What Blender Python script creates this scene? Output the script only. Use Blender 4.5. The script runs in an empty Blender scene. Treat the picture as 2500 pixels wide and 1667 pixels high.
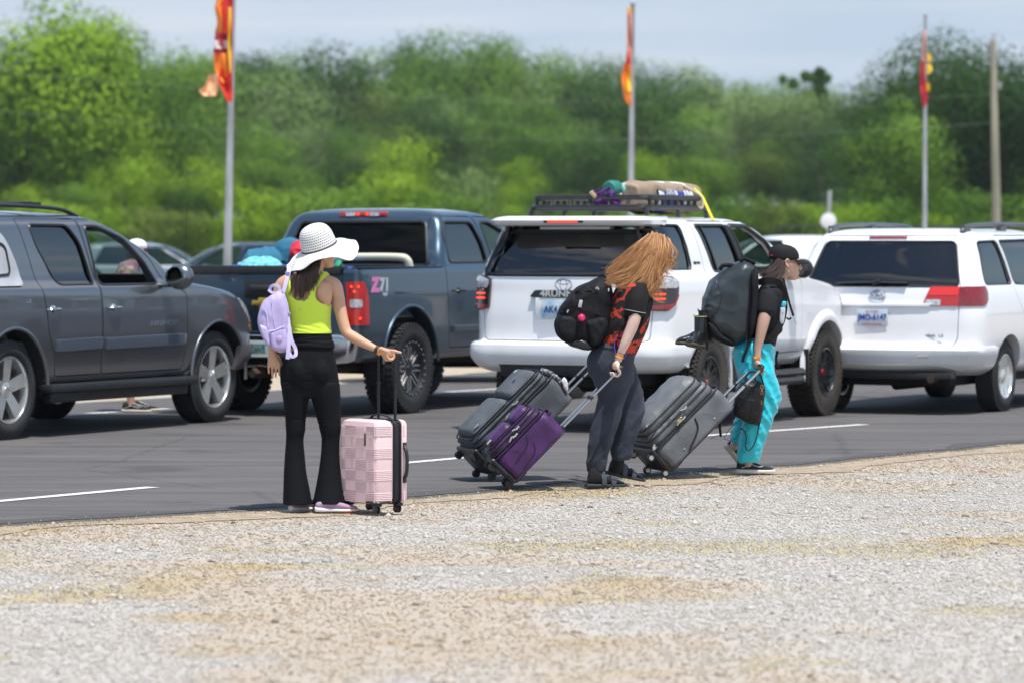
import bpy, bmesh, math, random
import numpy as np
from mathutils import Vector, Matrix, noise, Euler
R = math.radians; PI = math.pi
sc = bpy.context.scene; COL = sc.collection
random.seed(7); rng = np.random.default_rng(7)
F = 9375.0; CH = 1.63; PITCH = math.atan(250.5 / F)

def PX(u, v, Y):
    """point of the place seen at photo coordinate (u, v) when it stands Y metres away"""
    a = (u - 1250) / F; b = -(v - 833.5) / F
    dy = math.cos(PITCH) + b * math.sin(PITCH); dz = -math.sin(PITCH) + b * math.cos(PITCH)
    t = Y / dy
    return Vector((a * t, Y, CH + dz * t))

# ---------------------------------------------------------------- materials
MATS = {}
def nt_of(m):
    return m.node_tree.nodes, m.node_tree.links
def mat(name, col, rough=0.5, metal=0.0, coat=0.0, spec=0.5, var=0.0, vscale=8.0, bump=0.0, bscale=60.0,
        col2=None, trans=0.0, sheen=0.0, stretch=None, alpha=None, sub=0.0, detail=4.0, emit=0.0):
    if name in MATS: return MATS[name]
    m = bpy.data.materials.new(name); m.use_nodes = True
    N, L = nt_of(m); b = N['Principled BSDF']
    b.inputs['Base Color'].default_value = (*col, 1)
    b.inputs['Roughness'].default_value = rough
    b.inputs['Metallic'].default_value = metal
    b.inputs['Coat Weight'].default_value = coat
    b.inputs['Coat Roughness'].default_value = 0.04
    b.inputs['Specular IOR Level'].default_value = spec
    b.inputs['Sheen Weight'].default_value = sheen
    if sub:
        b.inputs['Subsurface Weight'].default_value = sub
        b.inputs['Subsurface Radius'].default_value = (0.02, 0.008, 0.004)
        b.inputs['Subsurface Scale'].default_value = 0.4
    if emit:
        b.inputs['Emission Color'].default_value = (*col, 1); b.inputs['Emission Strength'].default_value = emit
    tc = N.new('ShaderNodeTexCoord'); mp = N.new('ShaderNodeMapping')
    L.new(tc.outputs['Object'], mp.inputs['Vector'])
    if stretch: mp.inputs['Scale'].default_value = stretch
    if var or col2:
        n = N.new('ShaderNodeTexNoise'); n.inputs['Scale'].default_value = vscale; n.inputs['Detail'].default_value = detail
        L.new(mp.outputs[0], n.inputs['Vector'])
        r = N.new('ShaderNodeValToRGB'); L.new(n.outputs[0], r.inputs[0])
        c2 = col2 if col2 else tuple(min(1, c * (1 + var)) for c in col)
        c1 = col if col2 else tuple(c * (1 - var) for c in col)
        r.color_ramp.elements[0].position = 0.35; r.color_ramp.elements[1].position = 0.65
        r.color_ramp.elements[0].color = (*c1, 1); r.color_ramp.elements[1].color = (*c2, 1)
        L.new(r.outputs[0], b.inputs['Base Color'])
    if bump:
        n2 = N.new('ShaderNodeTexNoise'); n2.inputs['Scale'].default_value = bscale; n2.inputs['Detail'].default_value = 5
        L.new(mp.outputs[0], n2.inputs['Vector'])
        bp = N.new('ShaderNodeBump'); bp.inputs['Strength'].default_value = bump; bp.inputs['Distance'].default_value = 0.01
        L.new(n2.outputs[0], bp.inputs['Height']); L.new(bp.outputs[0], b.inputs['Normal'])
    MATS[name] = m
    return m

def paint(name, col, metal=0.5, rough=0.35):
    """car lacquer: flakes, clear coat, a film of dust that thickens by the sills"""
    if name in MATS: return MATS[name]
    m = mat(name, col, rough, metal, coat=1.0)
    N, L = nt_of(m); b = N['Principled BSDF']
    tc = N.new('ShaderNodeTexCoord'); n = N.new('ShaderNodeTexNoise'); n.inputs['Scale'].default_value = 5; n.inputs['Detail'].default_value = 6
    L.new(tc.outputs['Object'], n.inputs['Vector'])
    sp = N.new('ShaderNodeSeparateXYZ'); L.new(tc.outputs['Object'], sp.inputs[0])
    mr = N.new('ShaderNodeMapRange'); mr.inputs['From Min'].default_value = 0.95; mr.inputs['From Max'].default_value = 0.35
    mr.inputs['To Min'].default_value = 0.0; mr.inputs['To Max'].default_value = 0.5
    L.new(sp.outputs['Z'], mr.inputs['Value'])
    mu = N.new('ShaderNodeMath'); mu.operation = 'MULTIPLY'; L.new(mr.outputs[0], mu.inputs[0]); L.new(n.outputs[0], mu.inputs[1])
    mx = N.new('ShaderNodeMix'); mx.data_type = 'RGBA'; L.new(mu.outputs[0], mx.inputs['Factor'])
    mx.inputs['A'].default_value = (*col, 1); mx.inputs['B'].default_value = (0.24, 0.2, 0.16, 1)
    L.new(mx.outputs['Result'], b.inputs['Base Color'])
    ad = N.new('ShaderNodeMath'); ad.operation = 'MULTIPLY_ADD'; L.new(mu.outputs[0], ad.inputs[0]); ad.inputs[1].default_value = 0.8; ad.inputs[2].default_value = 0.03
    L.new(ad.outputs[0], b.inputs['Coat Roughness'])
    return m

def glass(name, tint, rough=0.0, refl=1.0, ior=2.0):
    """thin tinted pane: fresnel gloss over a coloured see-through"""
    if name in MATS: return MATS[name]
    m = bpy.data.materials.new(name); m.use_nodes = True
    N, L = nt_of(m); N.clear()
    o = N.new('ShaderNodeOutputMaterial'); t = N.new('ShaderNodeBsdfTransparent'); t.inputs[0].default_value = (*tint, 1)
    g = N.new('ShaderNodeBsdfGlossy'); g.inputs['Roughness'].default_value = rough; g.inputs[0].default_value = (refl, refl, refl, 1)
    fr0 = N.new('ShaderNodeFresnel'); fr0.inputs[0].default_value = ior
    ge = N.new('ShaderNodeNewGeometry'); iv = N.new('ShaderNodeMath'); iv.operation = 'SUBTRACT'; iv.inputs[0].default_value = 1; L.new(ge.outputs['Backfacing'], iv.inputs[1])
    fr = N.new('ShaderNodeMath'); fr.operation = 'MULTIPLY'; L.new(fr0.outputs[0], fr.inputs[0]); L.new(iv.outputs[0], fr.inputs[1])
    mx = N.new('ShaderNodeMixShader'); L.new(fr.outputs[0], mx.inputs[0]); L.new(t.outputs[0], mx.inputs[1]); L.new(g.outputs[0], mx.inputs[2])
    L.new(mx.outputs[0], o.inputs[0]); MATS[name] = m
    return m

# ---------------------------------------------------------------- mesh building
def catmull(pts, n=6):
    P = [np.array(p, float) for p in pts]
    P = [2 * P[0] - P[1]] + P + [2 * P[-1] - P[-2]]
    out = []
    for i in range(1, len(P) - 2):
        for k in range(n):
            t = k / n
            out.append(0.5 * ((2 * P[i]) + (-P[i-1] + P[i+1]) * t + (2*P[i-1] - 5*P[i] + 4*P[i+1] - P[i+2]) * t*t + (-P[i-1] + 3*P[i] - 3*P[i+1] + P[i+2]) * t**3))
    out.append(P[-2])
    return out

def frames(P):
    P = [Vector(p[:3]) for p in P]; n = len(P); T = []
    for i in range(n):
        a = P[max(0, i-1)]; b = P[min(n-1, i+1)]; T.append((b - a).normalized() if (b-a).length > 1e-9 else Vector((0, 0, 1)))
    up = Vector((0, 0, 1)) if abs(T[0].z) < 0.9 else Vector((0, 1, 0))
    X = T[0].cross(up).normalized(); fr = []
    for i in range(n):
        X = (X - T[i] * X.dot(T[i])).normalized(); fr.append((P[i], X, T[i].cross(X).normalized()))
    return fr

class MB:
    def __init__(s): s.v = []; s.f = []
    def add(s, vs, fs, M=None):
        o = len(s.v)
        if M is not None: vs = [M @ Vector(p) for p in vs]
        s.v += [tuple(p) for p in vs]; s.f += [tuple(i + o for i in f) for f in fs]; return s
    def box(s, c, size, rot=None, taper=1.0):
        x, y, z = (k / 2 for k in size); M = Matrix.Translation(Vector(c))
        if rot is not None: M = M @ (rot.to_4x4() if hasattr(rot, 'to_4x4') else Euler(rot).to_matrix().to_4x4())
        t = taper
        vs = [(-x,-y,-z),(x,-y,-z),(x,y,-z),(-x,y,-z),(-x*t,-y*t,z),(x*t,-y*t,z),(x*t,y*t,z),(-x*t,y*t,z)]
        return s.add(vs, [(0,3,2,1),(4,5,6,7),(0,1,5,4),(1,2,6,5),(2,3,7,6),(3,0,4,7)], M)
    def rings(s, rings, cap=True, close=True):
        n = len(rings[0]); vs = [p for r in rings for p in r]; fs = []
        for i in range(len(rings) - 1):
            for j in range(n if close else n - 1):
                k = (j + 1) % n; fs.append((i*n+j, i*n+k, (i+1)*n+k, (i+1)*n+j))
        if cap and close:
            fs.append(tuple(range(n-1, -1, -1))); fs.append(tuple((len(rings)-1)*n + j for j in range(n)))
        return s.add(vs, fs)
    def tube(s, pts, r, n=8, cap=True, flat=1.0, closed=False):
        m = len(pts)
        if not hasattr(r, '__len__') or isinstance(r, tuple): r = [r] * m
        rr = []
        if closed:
            pts = list(pts) + [pts[0]]; r = list(r) + [r[0]]
        for (p, X, Y), q in zip(frames(pts), r):
            a, b = (q if hasattr(q, '__len__') else (q, q * flat))
            rr.append([p + X * (math.cos(t) * a) + Y * (math.sin(t) * b) for t in (2*PI*k/n for k in range(n))])
        return s.rings(rr, cap)
    def ell(s, c, rad, n=12, m=8, rot=None):
        M = Matrix.Translation(Vector(c))
        if rot is not None: M = M @ (rot.to_4x4() if hasattr(rot, 'to_4x4') else Euler(rot).to_matrix().to_4x4())
        rr = []
        for i in range(1, m):
            ph = PI * i / m
            rr.append([M @ Vector((rad[0]*math.sin(ph)*math.cos(2*PI*k/n), rad[1]*math.sin(ph)*math.sin(2*PI*k/n), -rad[2]*math.cos(ph))) for k in range(n)])
        return s.rings(rr, True)
    def lathe(s, prof, n=48, M=None, closed=False):
        """profile of (radius, axial) turned about local Y"""
        rr = [[Vector((r*math.cos(2*PI*k/n), a, r*math.sin(2*PI*k/n))) for k in range(n)] for r, a in prof]
        if closed: rr.append(rr[0])
        if M is not None: rr = [[M @ p for p in q] for q in rr]
        return s.rings(rr, not closed)
    def prism(s, poly, axis, a0, a1):
        """polygon in the plane across `axis` extruded from a0 to a1 (poly in the other two coordinates, in order)"""
        def P(q, a): return {'x': (a, q[0], q[1]), 'y': (q[0], a, q[1]), 'z': (q[0], q[1], a)}[axis]
        n = len(poly); vs = [P(q, a0) for q in poly] + [P(q, a1) for q in poly]
        fs = [tuple(range(n)), tuple(range(2*n-1, n-1, -1))] + [(i, i+n, (i+1) % n + n, (i+1) % n) for i in range(n)]
        return s.add(vs, fs)
    def mesh(s, name='m'):
        me = bpy.data.meshes.new(name); me.from_pydata(s.v, [], s.f); me.validate()
        bm = bmesh.new(); bm.from_mesh(me); bmesh.ops.recalc_face_normals(bm, faces=bm.faces); bm.to_mesh(me); bm.free()
        return me

def bake(o):
    bpy.context.view_layer.update()
    dg = bpy.context.evaluated_depsgraph_get(); dg.update()
    me = bpy.data.meshes.new_from_object(o.evaluated_get(dg)); o.modifiers.clear(); o.data = me
    return o

def obj(name, m, material, parent=None, bevel=0, seg=2, sub=0, remesh=0, smooth_it=0, angle=35, loc=None, rot=None, keep=False, disp=None):
    me = m.mesh(name) if isinstance(m, MB) else m
    o = bpy.data.objects.new(name, me); COL.objects.link(o)
    need = False
    if remesh:
        q = o.modifiers.new('r', 'REMESH'); q.mode = 'VOXEL'; q.voxel_size = remesh; q.use_smooth_shade = True; need = True
    if smooth_it:
        q = o.modifiers.new('s', 'SMOOTH'); q.factor = 0.5; q.iterations = smooth_it; need = True
    if bevel:
        q = o.modifiers.new('b', 'BEVEL'); q.width = bevel; q.segments = seg; q.limit_method = 'ANGLE'; q.angle_limit = R(40); need = True
    if sub:
        q = o.modifiers.new('u', 'SUBSURF'); q.levels = q.render_levels = sub; need = True
    if need: bake(o)
    me = o.data
    if disp: displace(me, disp)
    me.shade_smooth()
    if not remesh: me.set_sharp_from_angle(angle=R(angle))
    me.materials.clear()
    if material: me.materials.append(material)
    o.parent = parent
    if loc is not None: o.location = loc
    if rot is not None: o.rotation_euler = rot
    return o

def displace(me, fn):
    """move each vertex along its normal by fn(co)"""
    n = len(me.vertices); co = np.empty(n*3); me.vertices.foreach_get('co', co); co = co.reshape(-1, 3)
    no = np.empty(n*3); me.vertices.foreach_get('normal', no); no = no.reshape(-1, 3)
    d = np.array([fn(Vector(c), Vector(q)) for c, q in zip(co, no)])
    me.vertices.foreach_set('co', (co + no * d[:, None]).ravel()); me.update()

def thing(name, label, cat, loc=(0, 0, 0), rotz=0, group=None):
    o = bpy.data.objects.new(name, None); COL.objects.link(o); o.empty_display_size = 0.2
    o.location = loc; o.rotation_euler = (0, 0, rotz); o['label'] = label; o['category'] = cat
    if group: o['group'] = group
    return o
def tag(o, label, cat, group=None, kind=None):
    o['label'] = label; o['category'] = cat
    if group: o['group'] = group
    if kind: o['kind'] = kind
    return o
def structure(o): o['kind'] = 'structure'; return o

def text_mb(txt, size, depth=0.004, bold=0.0, M=None, sx=1.0):
    cu = bpy.data.curves.new('t', 'FONT'); cu.body = txt; cu.size = size; cu.extrude = depth / 2; cu.offset = bold
    cu.align_x = 'CENTER'; cu.align_y = 'CENTER'
    o = bpy.data.objects.new('t', cu); COL.objects.link(o); bpy.context.view_layer.update()
    me = bpy.data.meshes.new_from_object(o.evaluated_get(bpy.context.evaluated_depsgraph_get()))
    mb = MB(); S = Matrix.Diagonal((sx, 1, 1, 1))
    mb.add([S @ v.co for v in me.vertices], [tuple(p.vertices) for p in me.polygons], M)
    bpy.data.objects.remove(o); bpy.data.curves.remove(cu); bpy.data.meshes.remove(me)
    return mb

def boolean(me, cutters, op='DIFFERENCE', self_=False):
    o = bpy.data.objects.new('bt', me); COL.objects.link(o); cs = []
    for c in cutters:
        k = bpy.data.objects.new('bc', c.mesh() if isinstance(c, MB) else c); COL.objects.link(k); cs.append(k)
        q = o.modifiers.new('x', 'BOOLEAN'); q.operation = op; q.object = k; q.solver = 'EXACT'; q.use_self = self_
    bake(o); out = o.data
    for k in cs: bpy.data.objects.remove(k)
    bpy.data.objects.remove(o)
    return out

def round_poly(poly, r, n=4):
    out = []; k = len(poly)
    for i in range(k):
        a = np.array(poly[i-1], float); b = np.array(poly[i], float); c = np.array(poly[(i+1) % k], float)
        d1 = a - b; d2 = c - b; l1 = np.linalg.norm(d1); l2 = np.linalg.norm(d2)
        q = min(r, l1*0.45, l2*0.45); p0 = b + d1/l1*q; p1 = b + d2/l2*q
        for j in range(n + 1):
            t = j / n; out.append(tuple((1-t)**2*p0 + 2*t*(1-t)*b + t*t*p1))
    return out
def poly_grow(poly, d):
    k = len(poly); out = []
    A = sum(poly[i-1][0]*poly[i][1] - poly[i][0]*poly[i-1][1] for i in range(k)); sgn = 1 if A > 0 else -1
    for i in range(k):
        a = Vector(poly[i-1]); b = Vector(poly[i]); c = Vector(poly[(i+1) % k])
        e1 = (b - a); e2 = (c - b)
        if e1.length < 1e-9 or e2.length < 1e-9: out.append(tuple(b)); continue
        n1 = Vector((e1.y, -e1.x)).normalized()*sgn; n2 = Vector((e2.y, -e2.x)).normalized()*sgn
        nn = (n1 + n2); nn = nn.normalized() if nn.length > 1e-6 else n1
        out.append(tuple(b + nn * d))
    return out

# ---------------------------------------------------------------- horizontally stacked shells (vehicle bodies)
def pchip(xs, ys, x):
    xs = np.array(xs, float); ys = np.array(ys, float); h = np.diff(xs); d = np.diff(ys) / h; n = len(xs)
    m = np.zeros(n); m[0] = d[0]; m[-1] = d[-1]
    for i in range(1, n-1):
        if d[i-1]*d[i] > 0:
            w1 = 2*h[i] + h[i-1]; w2 = h[i] + 2*h[i-1]; m[i] = (w1+w2)/(w1/d[i-1] + w2/d[i])
    x = np.clip(x, xs[0], xs[-1]); i = min(max(int(np.searchsorted(xs, x) - 1), 0), n-2)
    t = (x - xs[i])/h[i]
    return ys[i]*(2*t**3-3*t**2+1) + m[i]*h[i]*(t**3-2*t**2+t) + ys[i+1]*(-2*t**3+3*t**2) + m[i+1]*h[i]*(t**3-t**2)

class Stack:
    """keys: (z, x rear, x front, half width, rear corner, front corner, rear bow, front bow)"""
    def __init__(s, keys, taper=0.02, dz=0.028, crown=0.02):
        s.k = keys; s.z = [q[0] for q in keys]; s.taper = taper; s.dz = dz; s.crown = crown
        s.x0 = min(q[1] for q in keys); s.x1 = max(q[2] for q in keys); s.cache = {}
    def par(s, z): return [pchip(s.z, [q[i] for q in s.k], z) for i in range(1, 8)]
    def half(s, z, off=0.0):
        key = (round(z, 4), off)
        if key in s.cache: return s.cache[key]
        xr, xf, w, cr, cf, br, bf = s.par(z); xr += off; xf -= off; w -= off
        cr = min(cr, w*0.8, (xf-xr)*0.4); cf = min(cf, w*0.8, (xf-xr)*0.4); P = []
        yr = w - cr; yf = w - cf; xa = xr + br; xb = xf - bf
        for i in range(9): y = yr*i/9; P.append((xr + br*(y/yr)**2, y))
        for i in range(8): t = PI/2*i/8; P.append((xa + cr*(1-math.cos(t)), yr + cr*math.sin(t)))
        x2 = xa + cr; x3 = xb - cf
        for i in range(26): P.append((x2 + (x3-x2)*i/26, w))
        for i in range(8): t = PI/2*i/8; P.append((x3 + cf*math.sin(t), yf + cf*math.cos(t)))
        for i in range(10): y = yf*(1 - i/9); P.append((xb + bf*(1-(y/yf)**2), y))
        P = np.array(P); xm = (s.x0+s.x1)/2; hl = (s.x1-s.x0)/2
        P[:, 1] -= s.taper*np.abs((P[:, 0]-xm)/hl)**3 * (P[:, 1]/w)
        s.cache[key] = P
        return P
    def zs(s, z0=None, z1=None):
        z0 = s.z[0] if z0 is None else z0; z1 = s.z[-1] if z1 is None else z1
        ks = sorted({z0, z1} | {z for z in s.z if z0 < z < z1}); out = []
        for a, b in zip(ks, ks[1:]):
            n = max(1, int(math.ceil((b-a)/s.dz)))
            out += [a + (b-a)*i/n for i in range(n)]
        return out + [z1]
    def mb(s, off=0.0, z0=None, z1=None):
        rr = []
        for z in s.zs(z0, z1):
            P = s.half(z, off); full = [(x, y, z) for x, y in P] + [(x, -y, z) for x, y in P[-2:0:-1]]
            rr.append([Vector(p) for p in full])
        last = rr[-1]; c = sum(last, Vector())/len(last)
        for k, q in ((0.93, .25), (0.75, .6), (0.45, .88), (0.15, 1)):
            rr.append([Vector((c.x + (p.x-c.x)*k, p.y*k, p.z + s.crown*q)) for p in last])
        m = MB(); m.rings(rr); return m
    def hw(s, x, z):
        P = s.half(z); i0 = int(np.argmax(P[:, 0] > P[0, 0] + 1e-6)); Q = P[9:52]
        return float(np.interp(x, Q[:, 0], Q[:, 1]))
    def xr(s, y, z):
        P = s.half(z)[:18]; return float(np.interp(abs(y), P[:, 1], P[:, 0]))
    def xf(s, y, z):
        P = s.half(z)[::-1][:18]; return float(np.interp(abs(y), P[:, 1], P[:, 0]))
    def wrap(s, a, z, rear=True):
        P = s.half(z)
        if not rear: P = P[::-1]
        d = np.r_[0, np.cumsum(np.linalg.norm(np.diff(P, axis=0), axis=1))]
        q = d[13] + a; e = 0.004
        p = np.array([np.interp(q, d, P[:, 0]), np.interp(q, d, P[:, 1])])
        p2 = np.array([np.interp(q+e, d, P[:, 0]), np.interp(q+e, d, P[:, 1])]) ; t = p2 - p; t /= np.linalg.norm(t) + 1e-12
        n = np.array([-t[1], t[0]]) if rear else np.array([t[1], -t[0]])
        return p, n
    def at(s, mode, a, z, off=0.0):
        if mode == 'R': return Vector((a, -s.hw(a, z) - off, z))
        if mode == 'L': return Vector((a, s.hw(a, z) + off, z))
        if mode == 'B': return Vector((s.xr(a, z) - off, a, z))
        if mode == 'F': return Vector((s.xf(a, z) + off, a, z))
        rear = mode[1] == 'B'; p, n = s.wrap(a, z, rear); sg = -1 if mode[2] == 'R' else 1
        return Vector((p[0] + n[0]*off, sg*(p[1] + n[1]*off), z))
    def patch(s, poly, mode, out, inn, nz=10, na=10, rnd=0.0):
        if rnd: poly = round_poly(poly, rnd)
        zs = sorted(q[1] for q in poly); z0, z1 = zs[0] + 1e-4, zs[-1] - 1e-4
        k = len(poly); A = []; B = []
        for i in range(nz+1):
            z = z0 + (z1-z0)*(1-math.cos(PI*i/nz))/2; xs = []
            for j in range(k):
                a, b = poly[j-1], poly[j]
                if (a[1]-z)*(b[1]-z) <= 0 and a[1] != b[1]: xs.append(a[0] + (b[0]-a[0])*(z-a[1])/(b[1]-a[1]))
            lo, hi = min(xs), max(xs)
            A.append([s.at(mode, lo + (hi-lo)*j/na, z, out) for j in range(na+1)])
            B.append([s.at(mode, lo + (hi-lo)*j/na, z, inn) for j in range(na+1)])
        m = MB(); m.rings([a + b[::-1] for a, b in zip(A, B)]); return m
    def outline(s, poly, mode, r, off=0.0, rnd=0.0):
        if rnd: poly = round_poly(poly, rnd)
        pts = []
        for i in range(len(poly)):
            a, b = poly[i-1], poly[i]; n = max(1, int(math.hypot(b[0]-a[0], b[1]-a[1])/0.12))
            for j in range(n): t = j/n; pts.append(s.at(mode, a[0]+(b[0]-a[0])*t, a[1]+(b[1]-a[1])*t, off))
        m = MB(); m.tube(pts, r, 6, cap=False, closed=True); return m
# ================================================================ camera, light, sky
cam = bpy.data.cameras.new('camera'); camo = bpy.data.objects.new('camera', cam); COL.objects.link(camo)
camo.location = (0, 0, CH); camo.rotation_euler = (PI/2 - PITCH, 0, 0)
cam.sensor_width = 36; cam.lens = 135; cam.clip_start = 0.5; cam.clip_end = 3000
cam.dof.use_dof = True; cam.dof.focus_distance = 24.6; cam.dof.aperture_fstop = 3.2
sc.camera = camo
sc.render.resolution_x = 1024; sc.render.resolution_y = 682
sc.view_settings.view_transform = 'Standard'; sc.view_settings.look = 'None'; sc.view_settings.exposure = 0.2; sc.view_settings.gamma = 1

SUN = Vector((0.17, -0.27, 0.95)).normalized()
elev = math.asin(SUN.z); azim = math.atan2(SUN.x, SUN.y)
ld = bpy.data.lights.new('sun', 'SUN'); ld.energy = 4.6; ld.angle = R(0.6); ld.color = (1.0, 0.955, 0.89)
lo = bpy.data.objects.new('sun', ld); COL.objects.link(lo); lo.rotation_euler = SUN.to_track_quat('Z', 'Y').to_euler(); lo.location = (0, 0, 30)

w = bpy.data.worlds.new('World'); sc.world = w; w.use_nodes = True
N = w.node_tree.nodes; L = w.node_tree.links
bg = N['Background']; bg.inputs[1].default_value = 0.135
sky = N.new('ShaderNodeTexSky'); sky.sky_type = 'NISHITA'; sky.sun_disc = False; sky.sun_elevation = elev; sky.sun_rotation = azim
sky.air_density = 1.3; sky.dust_density = 0.6; sky.ozone_density = 2.0
tc = N.new('ShaderNodeTexCoord'); sp = N.new('ShaderNodeSeparateXYZ'); L.new(tc.outputs['Generated'], sp.inputs[0])
mp = N.new('ShaderNodeMapping'); mp.inputs['Scale'].default_value = (1, 1, 5); L.new(tc.outputs['Generated'], mp.inputs[0])
nz = N.new('ShaderNodeTexNoise'); nz.inputs['Scale'].default_value = 2.6; nz.inputs['Detail'].default_value = 9; nz.inputs['Roughness'].default_value = 0.55
L.new(mp.outputs[0], nz.inputs['Vector'])
rp = N.new('ShaderNodeValToRGB'); rp.color_ramp.elements[0].position = 0.52; rp.color_ramp.elements[1].position = 0.66; L.new(nz.outputs[0], rp.inputs[0])
mx = N.new('ShaderNodeMix'); mx.data_type = 'RGBA'; L.new(rp.outputs[0], mx.inputs['Factor'])
L.new(sky.outputs[0], mx.inputs['A']); mx.inputs['B'].default_value = (6.2, 6.4, 6.7, 1)
# low bank of blue-grey cloud along the horizon, itself uneven
mp2 = N.new('ShaderNodeMapping'); mp2.inputs['Scale'].default_value = (5, 5, 60); L.new(tc.outputs['Generated'], mp2.inputs[0])
n2 = N.new('ShaderNodeTexNoise'); n2.inputs['Scale'].default_value = 1.4; n2.inputs['Detail'].default_value = 6; L.new(mp2.outputs[0], n2.inputs['Vector'])
r2 = N.new('ShaderNodeValToRGB'); L.new(n2.outputs[0], r2.inputs[0])
r2.color_ramp.elements[0].position = 0.38; r2.color_ramp.elements[0].color = (3.5, 4.25, 5.2, 1)
r2.color_ramp.elements[1].position = 0.66; r2.color_ramp.elements[1].color = (4.5, 4.95, 5.6, 1)
mr = N.new('ShaderNodeMapRange'); L.new(sp.outputs['Z'], mr.inputs['Value']); mr.inputs['From Min'].default_value = 0.07; mr.inputs['From Max'].default_value = 0.15
mr.inputs['To Min'].default_value = 1; mr.inputs['To Max'].default_value = 0
mx2 = N.new('ShaderNodeMix'); mx2.data_type = 'RGBA'; L.new(mr.outputs[0], mx2.inputs['Factor']); L.new(mx.outputs['Result'], mx2.inputs['A']); L.new(r2.outputs[0], mx2.inputs['B'])
L.new(mx2.outputs['Result'], bg.inputs[0])

# ================================================================ ground
EDGE = [(-60, -35), (-30, -6), (-9, 15.2), (-4.6, 20.0), (-2.92, 21.9), (-1.40, 23.35), (-0.21, 24.8), (0.98, 26.5), (2.13, 27.85), (2.70, 28.7), (4.11, 30.8), (6.5, 34.3), (14, 45.5), (40, 84)]
FAR = [(-60, -19), (-30, 10), (-12, 28), (-3.9, 38.9), (-1.6, 44.0), (2.0, 52), (9, 64), (30, 95)]
def hill(x, y):
    t = min(max((y - 175)/250, 0), 1); t = t*t*(3 - 2*t)
    return 4.0*t + (0.8*math.sin(x*0.021 + 1) + 0.5*math.sin(x*0.05))*t

def noisy_gravel(name, base, light, dark, tan, yellow):
    m = bpy.data.materials.new(name); m.use_nodes = True; N, L = nt_of(m); b = N['Principled BSDF']; b.inputs['Roughness'].default_value = 0.95
    b.inputs['Specular IOR Level'].default_value = 0.2
    tc = N.new('ShaderNodeTexCoord')
    def nz(scale, detail=4, st=None, rough=0.5):
        mp = N.new('ShaderNodeMapping'); L.new(tc.outputs['Object'], mp.inputs[0])
        if st: mp.inputs['Scale'].default_value = st
        n = N.new('ShaderNodeTexNoise'); n.inputs['Scale'].default_value = scale; n.inputs['Detail'].default_value = detail; n.inputs['Roughness'].default_value = rough
        L.new(mp.outputs[0], n.inputs['Vector']); return n.outputs[0]
    def ramp(src, p0, p1, c0=0.0, c1=1.0):
        r = N.new('ShaderNodeValToRGB'); L.new(src, r.inputs[0]); r.color_ramp.elements[0].position = p0; r.color_ramp.elements[1].position = p1
        r.color_ramp.elements[0].color = (*(c0,)*3, 1) if not hasattr(c0, '__len__') else (*c0, 1)
        r.color_ramp.elements[1].color = (*(c1,)*3, 1) if not hasattr(c1, '__len__') else (*c1, 1); return r.outputs[0]
    def mix(f, a, bb):
        x = N.new('ShaderNodeMix'); x.data_type = 'RGBA'; L.new(f, x.inputs['Factor'])
        for nm, s in (('A', a), ('B', bb)):
            if hasattr(s, '__len__'): x.inputs[nm].default_value = (*s, 1)
            else: L.new(s, x.inputs[nm])
        return x.outputs['Result']
    vo = N.new('ShaderNodeTexVoronoi'); vo.inputs['Scale'].default_value = 130; L.new(tc.outputs['Object'], vo.inputs['Vector'])
    sp = N.new('ShaderNodeSeparateColor'); L.new(vo.outputs['Color'], sp.inputs[0])
    c = mix(ramp(sp.outputs[0], 0.1, 0.9), base, light)
    c = mix(ramp(sp.outputs[1], 0.90, 0.97), c, dark)
    def tint(f, a, colr):
        x = N.new('ShaderNodeMix'); x.data_type = 'RGBA'; x.blend_type = 'MULTIPLY'; L.new(f, x.inputs['Factor']); L.new(a, x.inputs['A']); x.inputs['B'].default_value = (*colr, 1); return x.outputs['Result']
    def att(n):
        a = N.new('ShaderNodeAttribute'); a.attribute_name = n; return a.outputs['Fac']
    def brk(f, sc_):   # ragged, grainy border to each patch
        x = N.new('ShaderNodeMath'); x.operation = 'MULTIPLY'; L.new(f, x.inputs[0]); L.new(ramp(nz(sc_, 5, None, .7), 0.36, 0.6, .35, 1.0), x.inputs[1]); return x.outputs[0]
    c = tint(brk(att('tan'), 7), c, tan); c = tint(brk(att('straw'), 11), c, yellow)
    c = tint(ramp(nz(0.25, 4), 0.5, 0.75, 0.0, 0.5), c, (.86, .84, .82))
    L.new(c, b.inputs['Base Color'])
    bp = N.new('ShaderNodeBump'); bp.inputs['Strength'].default_value = 0.2; bp.inputs['Distance'].default_value = 0.004
    L.new(vo.outputs['Distance'], bp.inputs['Height'])
    L.new(bp.outputs[0], b.inputs['Normal']); return m
M_grav = noisy_gravel('gravel_ground_mat', (0.42, 0.395, 0.36), (0.50, 0.47, 0.43), (0.29, 0.27, 0.245), (0.90, 0.79, 0.66), (0.96, 0.88, 0.62))

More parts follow.
